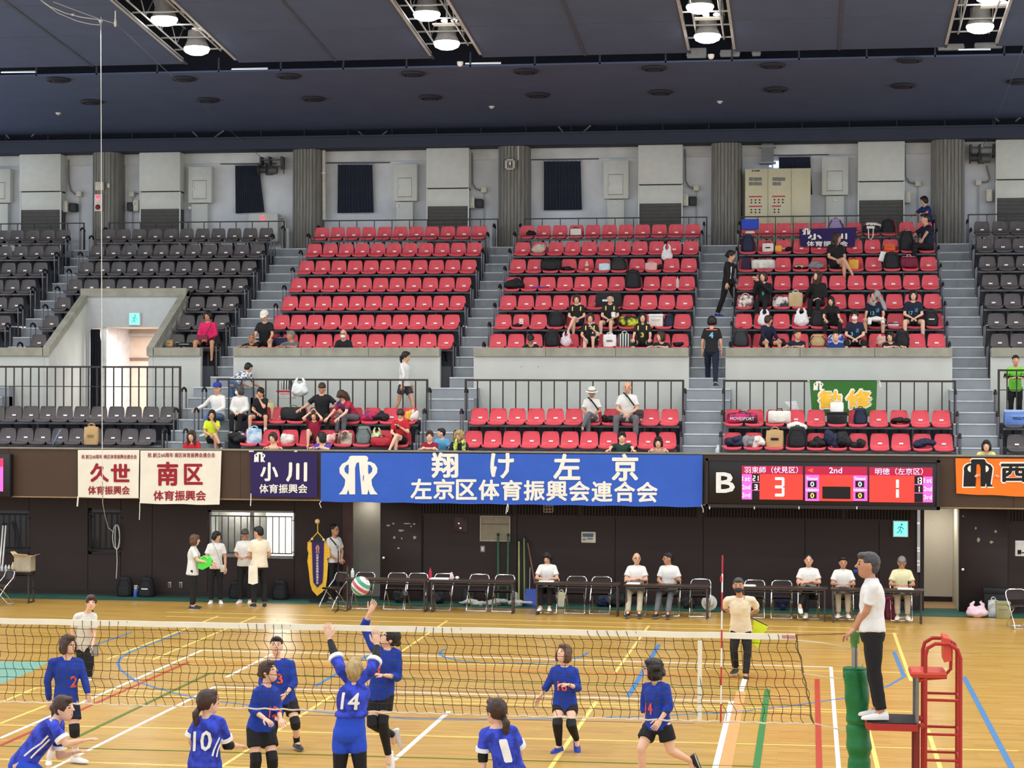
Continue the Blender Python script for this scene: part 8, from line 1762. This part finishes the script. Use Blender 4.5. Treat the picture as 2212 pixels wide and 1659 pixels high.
heap('black cloth on the first seat of the top row, centre block', 1145, 'u7', 24, 13, [BK], seed=2); tote('white tote with crossed dark straps on the top row of the centre block', 1243, 'u7', 24, 16, WB, BK, handles=True); heap('black bag on the floor below the white tote', 1238, r7, 27, 15, [BK], seed=3, name='soft_bag', cat='bag')
backpack('black backpack on the floor left of the blue cooler', 1444, r7, 24, 24, BK); crate('blue cooler box with a white lid near the top stairs', 1485, r7, 38, 20, M((44, 112, 186), .4), WHITE)
heap('crumpled beige bag in the second seat of the sixth row', 1163, 'u6', 32, 22, [M((196, 182, 166), .8)], seed=4, name='soft_bag', cat='bag')
x, Y, z = XY(1440, 50.85), 50.85, ZY(566, 50.85, 1440); plastic('white plastic bag hanging under the sixth row, centre block', 1440, '%f,%f' % (Y, z), 25, 38, PLW)
duffel('large black bag lying across two seats of the fifth row', 1190, 'u5', 45, 25, BK); heap('small black cloth right of the large black bag', 1226, 'u5', 26, 9, [BK], seed=5)
bottle('pale bottle with red label standing on a fifth row seat', 1267, 'u5', 9, 20, M((226, 190, 176), .3), band=M((190, 60, 56), .5)); tote('white and pale blue bag on the fifth row beside the dark backpack', 1306, 'u5', 26, 15, M((196, 222, 226), .6), M((150, 60, 60), .6), handles=False)
backpack('dark grey backpack on the fifth row of the centre block', 1336, 'u5', 38, 27, M((46, 44, 44), .7, bump=.3, bscale=12)); tote('pink bag on the fifth row under the hanging plastic bag', 1406, 'u5', 26, 16, PK); heap('small black pouch right of the pink bag', 1425, 'u5', 15, 12, [BK], seed=6, name='soft_pouch', cat='pouch')
heap('black jacket with a white label over the first seats of the fourth row', 1113, 'u4', 52, 25, [BK], seed=7); q = spot(1122, 'u4');
t = thing('umbrella', 'thin purple folded umbrella lying on the fourth row', 'umbrella', spot(1166, 'u4')); x, Y, z = spot(1166, 'u4'); obj('folded_canopy', limb(MB(), [V((x-.18, Y-.05, z+.03)), V((x, Y-.05, z+.035)), V((x+.16, Y-.05, z+.04))], [.014, .02, .010], 8), M((96, 60, 170), .5), t); obj('handle', MB().tube([(x+.16, Y-.05, z+.04), (x+.23, Y-.05, z+.045)], .010, 6), BLACK, t)
backpack('tall black backpack on the fourth row near the right end, centre block', 1367, 'u4', 36, 40, BK); bottle('small white and red bottle between seats near the right end', 1463, 'u4', 7, 26, M((220, 190, 190), .4), M((190, 50, 60), .5))
tote('wide black carry bag with white print on the third row behind two players', 1314, 'u3', 56, 30, BK, BK, mark=WHITE, handles=False)
backpack('black backpack on the second row left of the seated players', 1202, 'u2', 36, 32, BK); crate('white and pink carton standing by a black pouch, second row', 1126, 'u2', 9, 18, M((232, 206, 204), .5), name='drink_carton', cat='carton'); heap('flat black pouch on the second row', 1118, 'u2', 26, 7, [BK], seed=8, name='soft_pouch', cat='pouch')
duffel('black and lime yellow bag on the second row between two players', 1358, 'u2', 42, 22, YGP); crate('white insulated bag with printed front on the second row', 1417, 'u2', 30, 27, WB, WHITE, name='insulated_bag', cat='bag'); backpack('navy backpack right of the white insulated bag', 1445, 'u2', 22, 26, NVB)
backpack('black backpack on the front row of the centre block', 1193, 'u1', 34, 36, BK); plastic('white and pink drawstring bag on the front row', 1223, 'u1', 26, 32, M((222, 206, 210), .5, bump=.5, bscale=14)); tote('white paper bag with a grey print on the front row', 1317, 'u1', 29, 26, WHITE, mark=M((120, 120, 124), .6)); tote('black and white striped tote on the front row', 1349, 'u1', 27, 28, STRP, WB); heap('small black pouch at the end of the front row', 1465, 'u1', 27, 11, [BK], seed=9, name='soft_pouch', cat='pouch')
# right of centre
x, Y, z = spot(1619, 'u7'); t = thing('blue_cloth', 'blue cloth hung over the first top seat of the right block', 'cloth', (x, Y, z)); obj('cloth', MB().rings([ring_at(V((x, Y+.17+dy, z+zz)), V((1, 0, 0)), V((0, 1, 0)), .225, .05-.01*k, 16, 5) for k, (zz, dy) in enumerate([(.16, -.02), (.28, .0), (.40, .01), (.43, .01)])]), BLB, t, smooth=60); obj('white_shirt', superb(MB(), (x, Y-.02, z), .28, .16, .10, .8), WB, t, smooth=60)
backpack('lilac backpack on the top row of the right block', 1804, 'u7', 33, 32, LIL); crate('small pale box on the top row right of the lilac backpack', 1843, 'u7', 18, 7, M((206, 176, 168), .6), name='small_box'); duffel('black bag with a white towel roll on the top row', 1881, 'u7', 36, 18, BK); x, Y, z = spot(1890, 'u7'); tag(obj('towel_roll', limb(MB(), [V((x-.20, Y, z+.25)), V((x, Y-.01, z+.24)), V((x+.17, Y-.02, z+.18))], [.05, .055, .05], 10), WB), 'white towel roll lying on a black bag in the top row', 'towel')
backpack('black backpack on the top row near the right stairs', 1917, 'u7', 32, 29, BK); x, Y, z = spot(1880, 'u6'); t = thing('cream_strap', 'cream strap loop hanging below the black bag of the top row', 'strap', (x, Y, z+.4)); obj('strap', MB().tube([(x-.06, Y+.15, z+.62), (x-.05, Y+.13, z+.36), (x, Y+.12, z+.30), (x+.06, Y+.13, z+.38), (x+.07, Y+.15, z+.62)], .014, 5), WB, t); obj('strap_end', MB().cbox((x, Y+.14, z+.62), (.2, .03, .06)), WB, t, smooth=0)
backpack('dark navy backpack in the first seat of the sixth row', 1615, 'u6', 30, 36, NVB); tote('white tote with dark letters on the sixth row', 1658, 'u6', 24, 18, WB, BK, mark=BK); tote('small amber pouch on the sixth row', 1681, 'u6', 15, 13, YLB, handles=False, name='small_pouch', cat='pouch'); heap('small dark pouch right of the amber pouch', 1701, 'u6', 18, 11, [BK], seed=10, name='soft_pouch', cat='pouch'); crate('orange box on a sixth row seat', 1921, 'u6', 23, 14, ORB, M((240, 130, 80), .5), name='orange_box'); backpack('large black backpack on the sixth row beside the seated person', 1957, 'u6', 32, 42, BK)
tote('black and purple bag at the start of the fifth row', 1611, 'u5', 20, 25, M((44, 36, 60), .7), BK); duffel('big white soft bag with black scribbles on the fifth row', 1648, 'u5', 50, 22, two_tone((228, 224, 214), (200, 196, 188), 6)); crate('cream box on a black cloth on the fifth row', 1725, 'u5', 15, 10, M((232, 216, 160), .6), name='small_box'); heap('black cloth under the cream box', 1728, 'u5', 34, 6, [BK], seed=11); heap('grey hooded sweater on the fifth row', 1764, 'u5', 38, 20, [GR2], seed=12); tote('amber bag right of the long-haired woman', 1843, 'u5', 21, 20, YLB, BK)
backpack('large black bag on the fifth row, white paper sticking out', 1925, 'u5', 36, 35, BK); x, Y, z = spot(1904, 'u5'); tag(obj('paper_sheet', MB().prism([(x-.09, Y, z+.22), (x+.04, Y, z+.18), (x+.12, Y, z+.42), (x-.02, Y, z+.45)], (0, .01, 0)), PLW, smooth=0), 'white paper sheet leaning on the large black bag', 'paper'); duffel('maroon bag with pink trim on the fifth row', 1962, 'u5', 35, 26, MB_, PK)
tote('white bag with a dark flower print on the third row', 1610, 'u3', 34, 24, two_tone((226, 220, 210), (120, 80, 86), 10), WB); tote('white and black tote on the third row', 1685, 'u3', 33, 21, two_tone((224, 220, 214), (60, 60, 64), 7), BK); tote('beige shopping tote with white top on the third row', 1718, 'u3', 30, 30, M((194, 172, 130), .8), WB, inner=WB)
plastic('white plastic bag behind the person in navy sleeves', 1651, 'u2', 30, 36, PLW); plastic('knotted white plastic bag on the second row', 1731, 'u2', 34, 38, PLW); backpack('black backpack on the second row left of the bending woman', 1767, 'u2', 34, 33, BK); crate('flat white tissue box on the second row', 1929, 'u2', 22, 7, WHITE, name='tissue_box'); backpack('black backpack with a white mark at the right end of the second row', 2011, 'u2', 31, 34, BK, mark=WHITE); x, Y, z = spot(1990, 'u2'); tag(obj('blue_towel', limb(MB(), [V((x, Y-.15, z+.02)), V((x+.02, Y-.22, z-.08)), V((x+.02, Y-.23, z-.26))], [.05, .055, .04], 8), LBP), 'pale blue towel hanging beside the woman numbered 17', 'towel')
backpack('dark grey backpack at the left end of the front row, right block', 1600, 'u1', 36, 38, M((52, 54, 56), .7, bump=.3, bscale=12)); heap('black pouch on the front row beside the person in navy sleeves', 1684, 'u1', 28, 16, [BK], seed=13, name='soft_pouch', cat='pouch'); backpack('tan canvas bag with leather straps on the front row', 1766, 'u1', 36, 26, TANB); backpack('blue and white patterned bag on the front row', 1806, 'u1', 42, 26, BLP); heap('peach cloth over a front row seat', 1906, 'u1', 26, 26, [M((216, 176, 158), .8)], seed=14); backpack('black backpack behind the woman stretching her arms', 1948, 'u1', 32, 34, BK)
# lower stand
gw = '45.55,4.06'
tote('pale yellow shopping bag behind the gangway rail', 583, gw, 24, 34, M((226, 216, 156), .6), inner=WB); crate('dark blue container at the bottom of the pile behind the rail', 628, gw, 62, 18, M((40, 52, 84), .5), M((120, 150, 196), .5), name='storage_box'); z0 = ZY(861, 45.55, 618); crate('red and white box on top of the dark blue container', 619, '45.55,%f' % z0, 38, 18, M((222, 214, 210), .5), M((206, 40, 66), .5), name='picnic_box'); z1 = ZY(842, 45.5, 618); tote('black and white striped bag on top of the red and white box', 620, '45.55,%f' % z1, 24, 20, STRP, BK); plastic('clear white plastic bag tied to the gangway rail', 648, '45.12,%f' % ZY(856, 45.12, 648), 40, 40, M((214, 220, 218), .3, bump=.7, bscale=16))
duffel('black duffel bag with an olive top on the back row', 634, 'l2', 54, 30, BK, M((110, 116, 72), .7)); heap('red and blue jersey with a dark cap left on the back row', 812, 'l2', 56, 22, [two_tone((196, 36, 72), (48, 52, 130), 5), BK], seed=15); heap('yellow and white cloth on the last back row seat', 891, 'l2', 27, 26, [M((226, 176, 70), .8), WB], seed=16)
tote('patterned lilac and white bag under the masked woman', 517, '44.35,3.56', 39, 18, PATT, handles=True); heap('black bag with side straps on the front row', 512, 'l1', 44, 24, [BK], seed=17, name='soft_bag', cat='bag'); tote('pale blue flowered shopping bag on the front row', 550, 'l1', 34, 32, LBP, LBP); heap('white cloth bag on the front row behind the woman in red', 623, 'l1', 38, 22, [WB], seed=18, name='soft_bag', cat='bag'); heap('white and pink cloth on the front row behind the woman in purple', 714, 'l1', 24, 22, [WB, PK], seed=19); tote('olive and cream bag on the front row', 747, 'l1', 32, 24, two_tone((92, 76, 60), (196, 186, 166), 5), WB); backpack('grey-green backpack on the front row', 787, 'l1', 37, 39, GB); plastic('green and white plastic bag behind the red bag', 815, 'l1', 28, 36, two_tone((226, 228, 210), (150, 196, 96), 9)); duffel('red sports bag with black straps on the front row', 825, '43.72,3.48', 46, 22, RB)
x, Y, z = spot(1308, 'l2'); heap('black shoulder bag beside the old man in the bucket hat', 1313, 'l2', 30, 16, [BK], seed=20, name='shoulder_bag', cat='bag'); x, Y, z = spot(1380, 'l2'); t = thing('shoulder_bag', 'brown shoulder bag at the hip of the tall man', 'bag', (x, Y-.1, z+.05)); obj('bag_body', superb(MB(), (x, Y-.08, z+.10), .24, .10, .20, .9), M((72, 60, 54), .6), t, smooth=60); obj('flap', superb(MB(), (x, Y-.12, z+.18), .23, .06, .12, .9), M((66, 54, 50), .6), t, smooth=60)
duffel('magenta and black sports bag with white lettering on the back row, right block', 1604, 'l2', 64, 22, two_tone((190, 36, 100), (60, 24, 44), 5), BK, text='MOVESPORT'); duffel('white sports bag with black straps on the back row, right block', 1684, 'l2', 48, 28, WB, BK); crate('black mesh basket on the back row under the green banner', 1808, 'l2', 42, 26, BK, BK, name='basket', cat='basket'); zb_ = ZY(890, LOWY[2], 1808); tote('white paper bag standing in the black basket', 1808, '%f,%f' % (LOWY[2], zb_), 28, 20, WHITE, WHITE); backpack('navy backpack right of the black basket', 1859, 'l2', 30, 34, NVB); heap('flat black bag on the ninth seat of the back row', 1944, 'l2', 44, 14, [BK], seed=21, name='soft_bag', cat='bag')
crate('maroon cooler box with white lid behind the gangway rail', 1678, gw, 40, 26, MB_, WHITE); x, Y, z = XY(1710, 45.4), 45.4, 4.5; tag(obj('paper_sheet', MB().prism([(x-.16, Y, ZY(868, Y, 1710)), (x+.10, Y, ZY(866, Y, 1710)), (x+.17, Y, ZY(884, Y, 1710)), (x+.0, Y, ZY(885, Y, 1710))], (0, .02, 0)), PLW, smooth=0), 'white paper sheet hanging beside the maroon cooler', 'paper')
heap('navy tracksuit on the first front row seats', 1587, 'l1', 46, 24, [NVB], seed=22); heap('grey towel and white cloth on the front row', 1629, 'l1', 42, 26, [GR2, WB], seed=23); tote('brown paper bag with a small print on the front row, right block', 1674, 'l1', 37, 36, PAPER, PAPER, name='paper_bag', mark=BK); backpack('large black backpack on the front row with a white towel above', 1723, 'l1', 44, 44, BK); x, Y, z = spot(1722, 'l1'); tag(obj('white_towel', limb(MB(), [V((x-.16, Y+.12, z+.46)), V((x-.02, Y+.10, z+.49)), V((x+.16, Y+.1, z+.44))], [.07, .09, .07], 10), WB), 'white towel bundle on top of the large black backpack', 'towel')
heap('black bag right of the large black backpack', 1766, 'l1', 44, 22, [BK], seed=24, name='soft_bag', cat='bag'); heap('big black bag with a navy cloth on the front row', 1809, 'l1', 50, 38, [NVB, BK], seed=25, name='soft_bag', cat='bag'); heap('black folded jacket on the front row', 1852, 'l1', 34, 20, [BK], seed=26); heap('navy jacket near the right end of the front row', 1996, 'l1', 50, 20, [NVB], seed=27)
crate('light blue storage box on the last brown seats', 2200, 'l2', 58, 32, M((100, 136, 206), .4), M((150, 178, 226), .4), text='PENALTY', name='storage_box')
tote('brown paper shopping bag on the brown front row', 198, '43.72,3.48', 33, 40, PAPER, PAPER, name='paper_bag', mark=M((150, 116, 70), .7)); x, Y, z = XY(122, 43.7), 43.7, 3.48; t = thing('umbrella', 'grey-blue folded umbrella leaning on the brown front row', 'umbrella', (x, Y, 3.4)); obj('folded_canopy', limb(MB(), [atY(114, 961, Y), atY(122, 946, Y), atY(130, 930, Y)], [.012, .03, .02], 8), M((110, 124, 156), .5), t); obj('tip', MB().tube([atY(130, 930, Y), atY(132, 926, Y)], .006, 5), STEEL, t)
bottle('clear bottle on the stairs between the lower blocks', 1552, '43.9,3.30', 13, 27, M((206, 214, 216), .2), group='drink bottles on stairs'); x, Y, z = XY(1488, 43.9), 43.9, 3.305; tag(obj('crumpled_paper', MB().ball((x, Y, z+.03), (.04, .03, .03), 8, 6), WHITE), 'small crumpled white paper on the stairs by the bottle', 'paper')

# ================================================================== THINGS ALONG THE COURT WALL
FB = 'bags along the court wall'
for px_, w_, h_, nm in [(272, 36, 44, 'black backpack on the floor, left one of the pair under the coiled rope'), (318, 38, 44, 'black backpack with a white mark, right one of the pair under the coiled rope'), (511, 30, 38, 'dark backpack on the floor behind the grey-haired man'), (607, 38, 42, 'black backpack on the floor left of the pennant')]: backpack(nm, px_, '43.7,0.002', w_, h_, BK, mark=WHITE if px_ == 318 else None, group=FB)
bottle('blue and white bottle between the two black backpacks', 294, '43.6,0.002', 8, 20, M((60, 100, 180), .4), group=FB)
for px_, nm in [(868, 'black bag under the first table'), (952, 'dark bag behind the chairs of the second table'), (1012, 'black bag with papers behind the second table'), (1306, 'navy bag behind the third table'), (1338, 'dark grey bag behind the third table, right one'), (1488, 'black bag behind the fourth table'), (1694, 'navy bag behind the fifth table')]: heap(nm, px_, '43.5,0.002', 34, 34, [NVB if 'navy' in nm else BK], group=FB, seed=px_, name='soft_bag', cat='bag')
backpack('maroon and blue bag beside the man in the yellow shirt', 1925, '42.2,0.002', 28, 48, MB_, group=FB); tote('white and cream bag right of the woman writing', 1214, '43.4,0.002', 20, 30, M((206, 196, 166), .7), group=FB)
heap('long grey mop cloth heap on the floor behind the second table', 1075, '43.3,0.002', 104, 14, [M((176, 174, 166), .9), M((158, 156, 150), .9), M((182, 178, 170), .9)], group=FB, seed=31, name='mop_heap', cat='mop heads'); tote('pale plastic bin beside the blue dustpan', 1113, '43.6,0.002', 17, 26, M((176, 178, 168), .5), group=FB, handles=False, name='waste_bin', cat='bin')
def pole(label, p0, p1, Y0, Y1, rad, mat, name='broom', cat='broom', head=None):
 a, b = atY(p0[0], p0[1], Y0), atY(p1[0], p1[1], Y1); b.z = max(b.z, .03); t = thing(name, label, cat, (b.x, b.y, 0), group='cleaning poles leaning on the court wall'); obj('handle', MB().tube([a, b], rad, 6), mat, t); obj('end_cap', MB().tube([a, a+(a-b).normalized()*-.06], rad*1.3, 6), BLACK, t)
 if head: obj('brush_head', MB().box((b.x-head, b.y-.05, 0.004), (b.x+head, b.y+.05, .07), bev=.01), M((120, 120, 116), .8), t)
GRP = M((46, 96, 66), .5, name='green_pole'); pole('dark green pole before the beige board, left one', (1076, 1152), (1076, 1302), 43.9, 43.6, .022, GRP); pole('dark green pole before the beige board, right one', (1098, 1153), (1096, 1302), 43.9, 43.6, .022, GRP)
pole('pale yellow-green broom pole right of the beige board', (1121, 1164), (1121, 1300), 43.9, 43.5, .020, M((150, 160, 96), .5), head=.14); pole('light green broom pole beside the yellow-green one', (1132, 1157), (1133, 1298), 43.9, 43.5, .020, M((104, 130, 80), .5), head=.12); pole('brown broom pole leaning towards the woman writing', (1139, 1168), (1156, 1262), 43.9, 43.6, .018, M((120, 84, 66), .5)); pole('short thin pole of the blue dustpan', (1145, 1221), (1144, 1272), 43.8, 43.5, .010, STEEL, 'dustpan_pole', 'pole')
a, b = atY(1132, 1295, 43.4), atY(1158, 1273, 43.4); t = thing('dustpan', 'blue dustpan standing on the floor left of the woman writing', 'dustpan', (a.x, 43.4, 0)); obj('pan', MB().prism([(a.x, 43.4, .01), (b.x, 43.4, .01), (b.x-.02, 43.5, b.z), (a.x+.02, 43.5, b.z)], (0, .05, 0)), M((52, 76, 160), .5), t, smooth=0); obj('pan_lip', MB().box((a.x, 43.3, .004), (b.x, 43.42, .02)), M((52, 76, 160), .5), t, smooth=0)
c = atY(1532, 1302, 42.9); t = thing('sun_hat', 'white wide-brimmed hat hanging behind the empty chair', 'hat', c); obj('brim', MB().lathe(c, [(.06, .0), (.17, .02), (.165, .03), (.06, .02)], 20, axis='y'), M((206, 206, 200), .8), t); obj('crown', MB().lathe(c, [(.10, .01), (.095, -.06), (.07, -.10), (.01, -.11)], 18, axis='y'), M((206, 206, 200), .8), t)
# on and by the tables
tz = '.702'
bottle('red bottle on the second table', 931, '41.95,'+tz, 7, 24, M((176, 36, 66), .4), M((176, 36, 66), .4), group='things on the tables'); bottle('pale green bottle on the first table', 763, '41.95,'+tz, 8, 20, M((206, 222, 206), .4), group='things on the tables'); bottle('dark slim bottle on the first table', 752, '41.95,'+tz, 5, 28, M((60, 58, 54), .4), BLACK, group='things on the tables'); bottle('pale pink cup on the second table', 977, '41.95,'+tz, 8, 15, M((226, 196, 196), .4), group='things on the tables')
x = XY(989, 41.95); tag(obj('crumpled_tissue', MB().ball((x, 41.95, .735), (.045, .04, .035), 9, 7), WHITE), 'crumpled white tissue on the second table', 'tissue')
def paper(label, px0, px1, Y, z=.702, mat=WHITE): x0, x1 = XY(px0, Y), XY(px1, Y); t = tag(obj('paper_sheets', MB().box((x0, Y-.12, z), (x1, Y+.12, z+.012)).box((x0+.02, Y-.10, z+.012), (x1-.03, Y+.11, z+.020)), mat, smooth=0), label, 'papers', 'papers on the tables')
paper('stack of papers on the second table', 930, 972, 41.95); paper('papers under the hands of the woman writing', 1166, 1198, 41.8); paper('papers before the bald man', 1355, 1384, 41.65); paper('white papers on the fifth table behind the line judge', 1606, 1634, 41.65); paper('papers before the man in yellow', 1940, 1975, 41.55); paper('small notes before the man facing forward', 1812, 1834, 41.55, mat=M((60, 60, 64), .6))
t = thing('table_microphone', 'small black microphone on the last table', 'microphone', (XY(1964, 41.6), 41.6, .70)); x = XY(1964, 41.6); obj('stem', MB().tube([(x, 41.6, .70), (x, 41.6, .80)], .008, 6), BLACK, t); obj('head', MB().ball((x, 41.6, .83), (.022, .022, .045)), BLACK, t); obj('foot', MB().lathe((x, 41.6, .70), [(.05, 0), (.05, .012), (.01, .018)], 12), BLACK, t)
x = XY(732, 41.5); t = thing('microphone_stand', 'thin black microphone stand left of the first table', 'microphone stand', (x, 41.5, 0)); obj('pole', MB().tube([(x, 41.5, .02), (x, 41.5, ZY(1190, 41.5, 732))], .012, 6), BLACK, t); obj('boom', MB().tube([(x, 41.5, ZY(1190, 41.5, 732)), (x-.02, 41.4, ZY(1178, 41.5, 732))], .010, 6), STEEL, t)
for k in range(3): u = k*2.094+.4; obj('foot', MB().tube([(x, 41.5, .05), (x+.20*math.cos(u), 41.5+.20*math.sin(u), .012)], .010, 6), BLACK, t)
z0 = .702; a, b = atY(34, 1237, 42.05), atY(69, 1204, 42.05); CAR = M((176, 164, 140), .8, var=.15, scale=7, name='printed_carton'); t = thing('carton', 'open cardboard carton on the table at the left edge', 'carton', ((a.x+b.x)/2, 42.05, z0))
obj('carton_body', MB().box((a.x, 41.95, z0), (b.x, 42.25, z0+.33)), CAR, t, smooth=0)
for pts in [[(a.x, 41.95, z0+.33), (b.x, 41.95, z0+.33), (b.x-.04, 41.86, z0+.38), (a.x+.02, 41.86, z0+.40)], [(a.x, 41.95, z0+.33), (a.x, 42.25, z0+.33), (a.x-.10, 42.22, z0+.42), (a.x-.10, 41.98, z0+.43)], [(b.x, 41.95, z0+.33), (b.x, 42.25, z0+.33), (b.x+.13, 42.2, z0+.37), (b.x+.13, 42.0, z0+.37)]]: obj('flap', MB().prism(pts, (0, .006, .006)), M((206, 186, 146), .8), t, smooth=0)
bottle('beige canister beside the carton', 30, '42.0,.702', 9, 20, M((206, 180, 130), .6), M((226, 216, 196), .6), group='things on the left table')
for i, px_ in enumerate((6, 14, 21)): bottle('small clear bottle on the left table, %s from the left' % ORD[i], px_, '42.0,.702', 6, 14, M((190, 200, 200), .3), group='things on the left table')
for i, px_ in enumerate((7, 13)): pole('white pole leaning on the wall at the left edge, %s' % ('left', 'right')[i], (px_, 1130), (px_-9, 1238), 43.85, 43.4, .018, WHITE, 'white_pole', 'pole')
plastic('pale pink plastic bag on the floor by the open brown door', 2112, '42.9,0.002', 48, 32, M((226, 196, 206), .5, bump=.6, bscale=14), group=FB); tote('white bag on the floor right of the pink bag', 2147, '43.1,0.002', 22, 34, two_tone((222, 222, 218), (176, 178, 176), 9), group=FB); crate('greenish cardboard box on the floor by the right edge', 2168, '42.8,0.002', 28, 36, M((150, 146, 108), .8), name='cardboard_box', group=FB); crate('dark case on the floor behind the white bag', 2152, '43.5,0.002', 50, 56, BK, name='dark_case', group=FB)

finish_people()
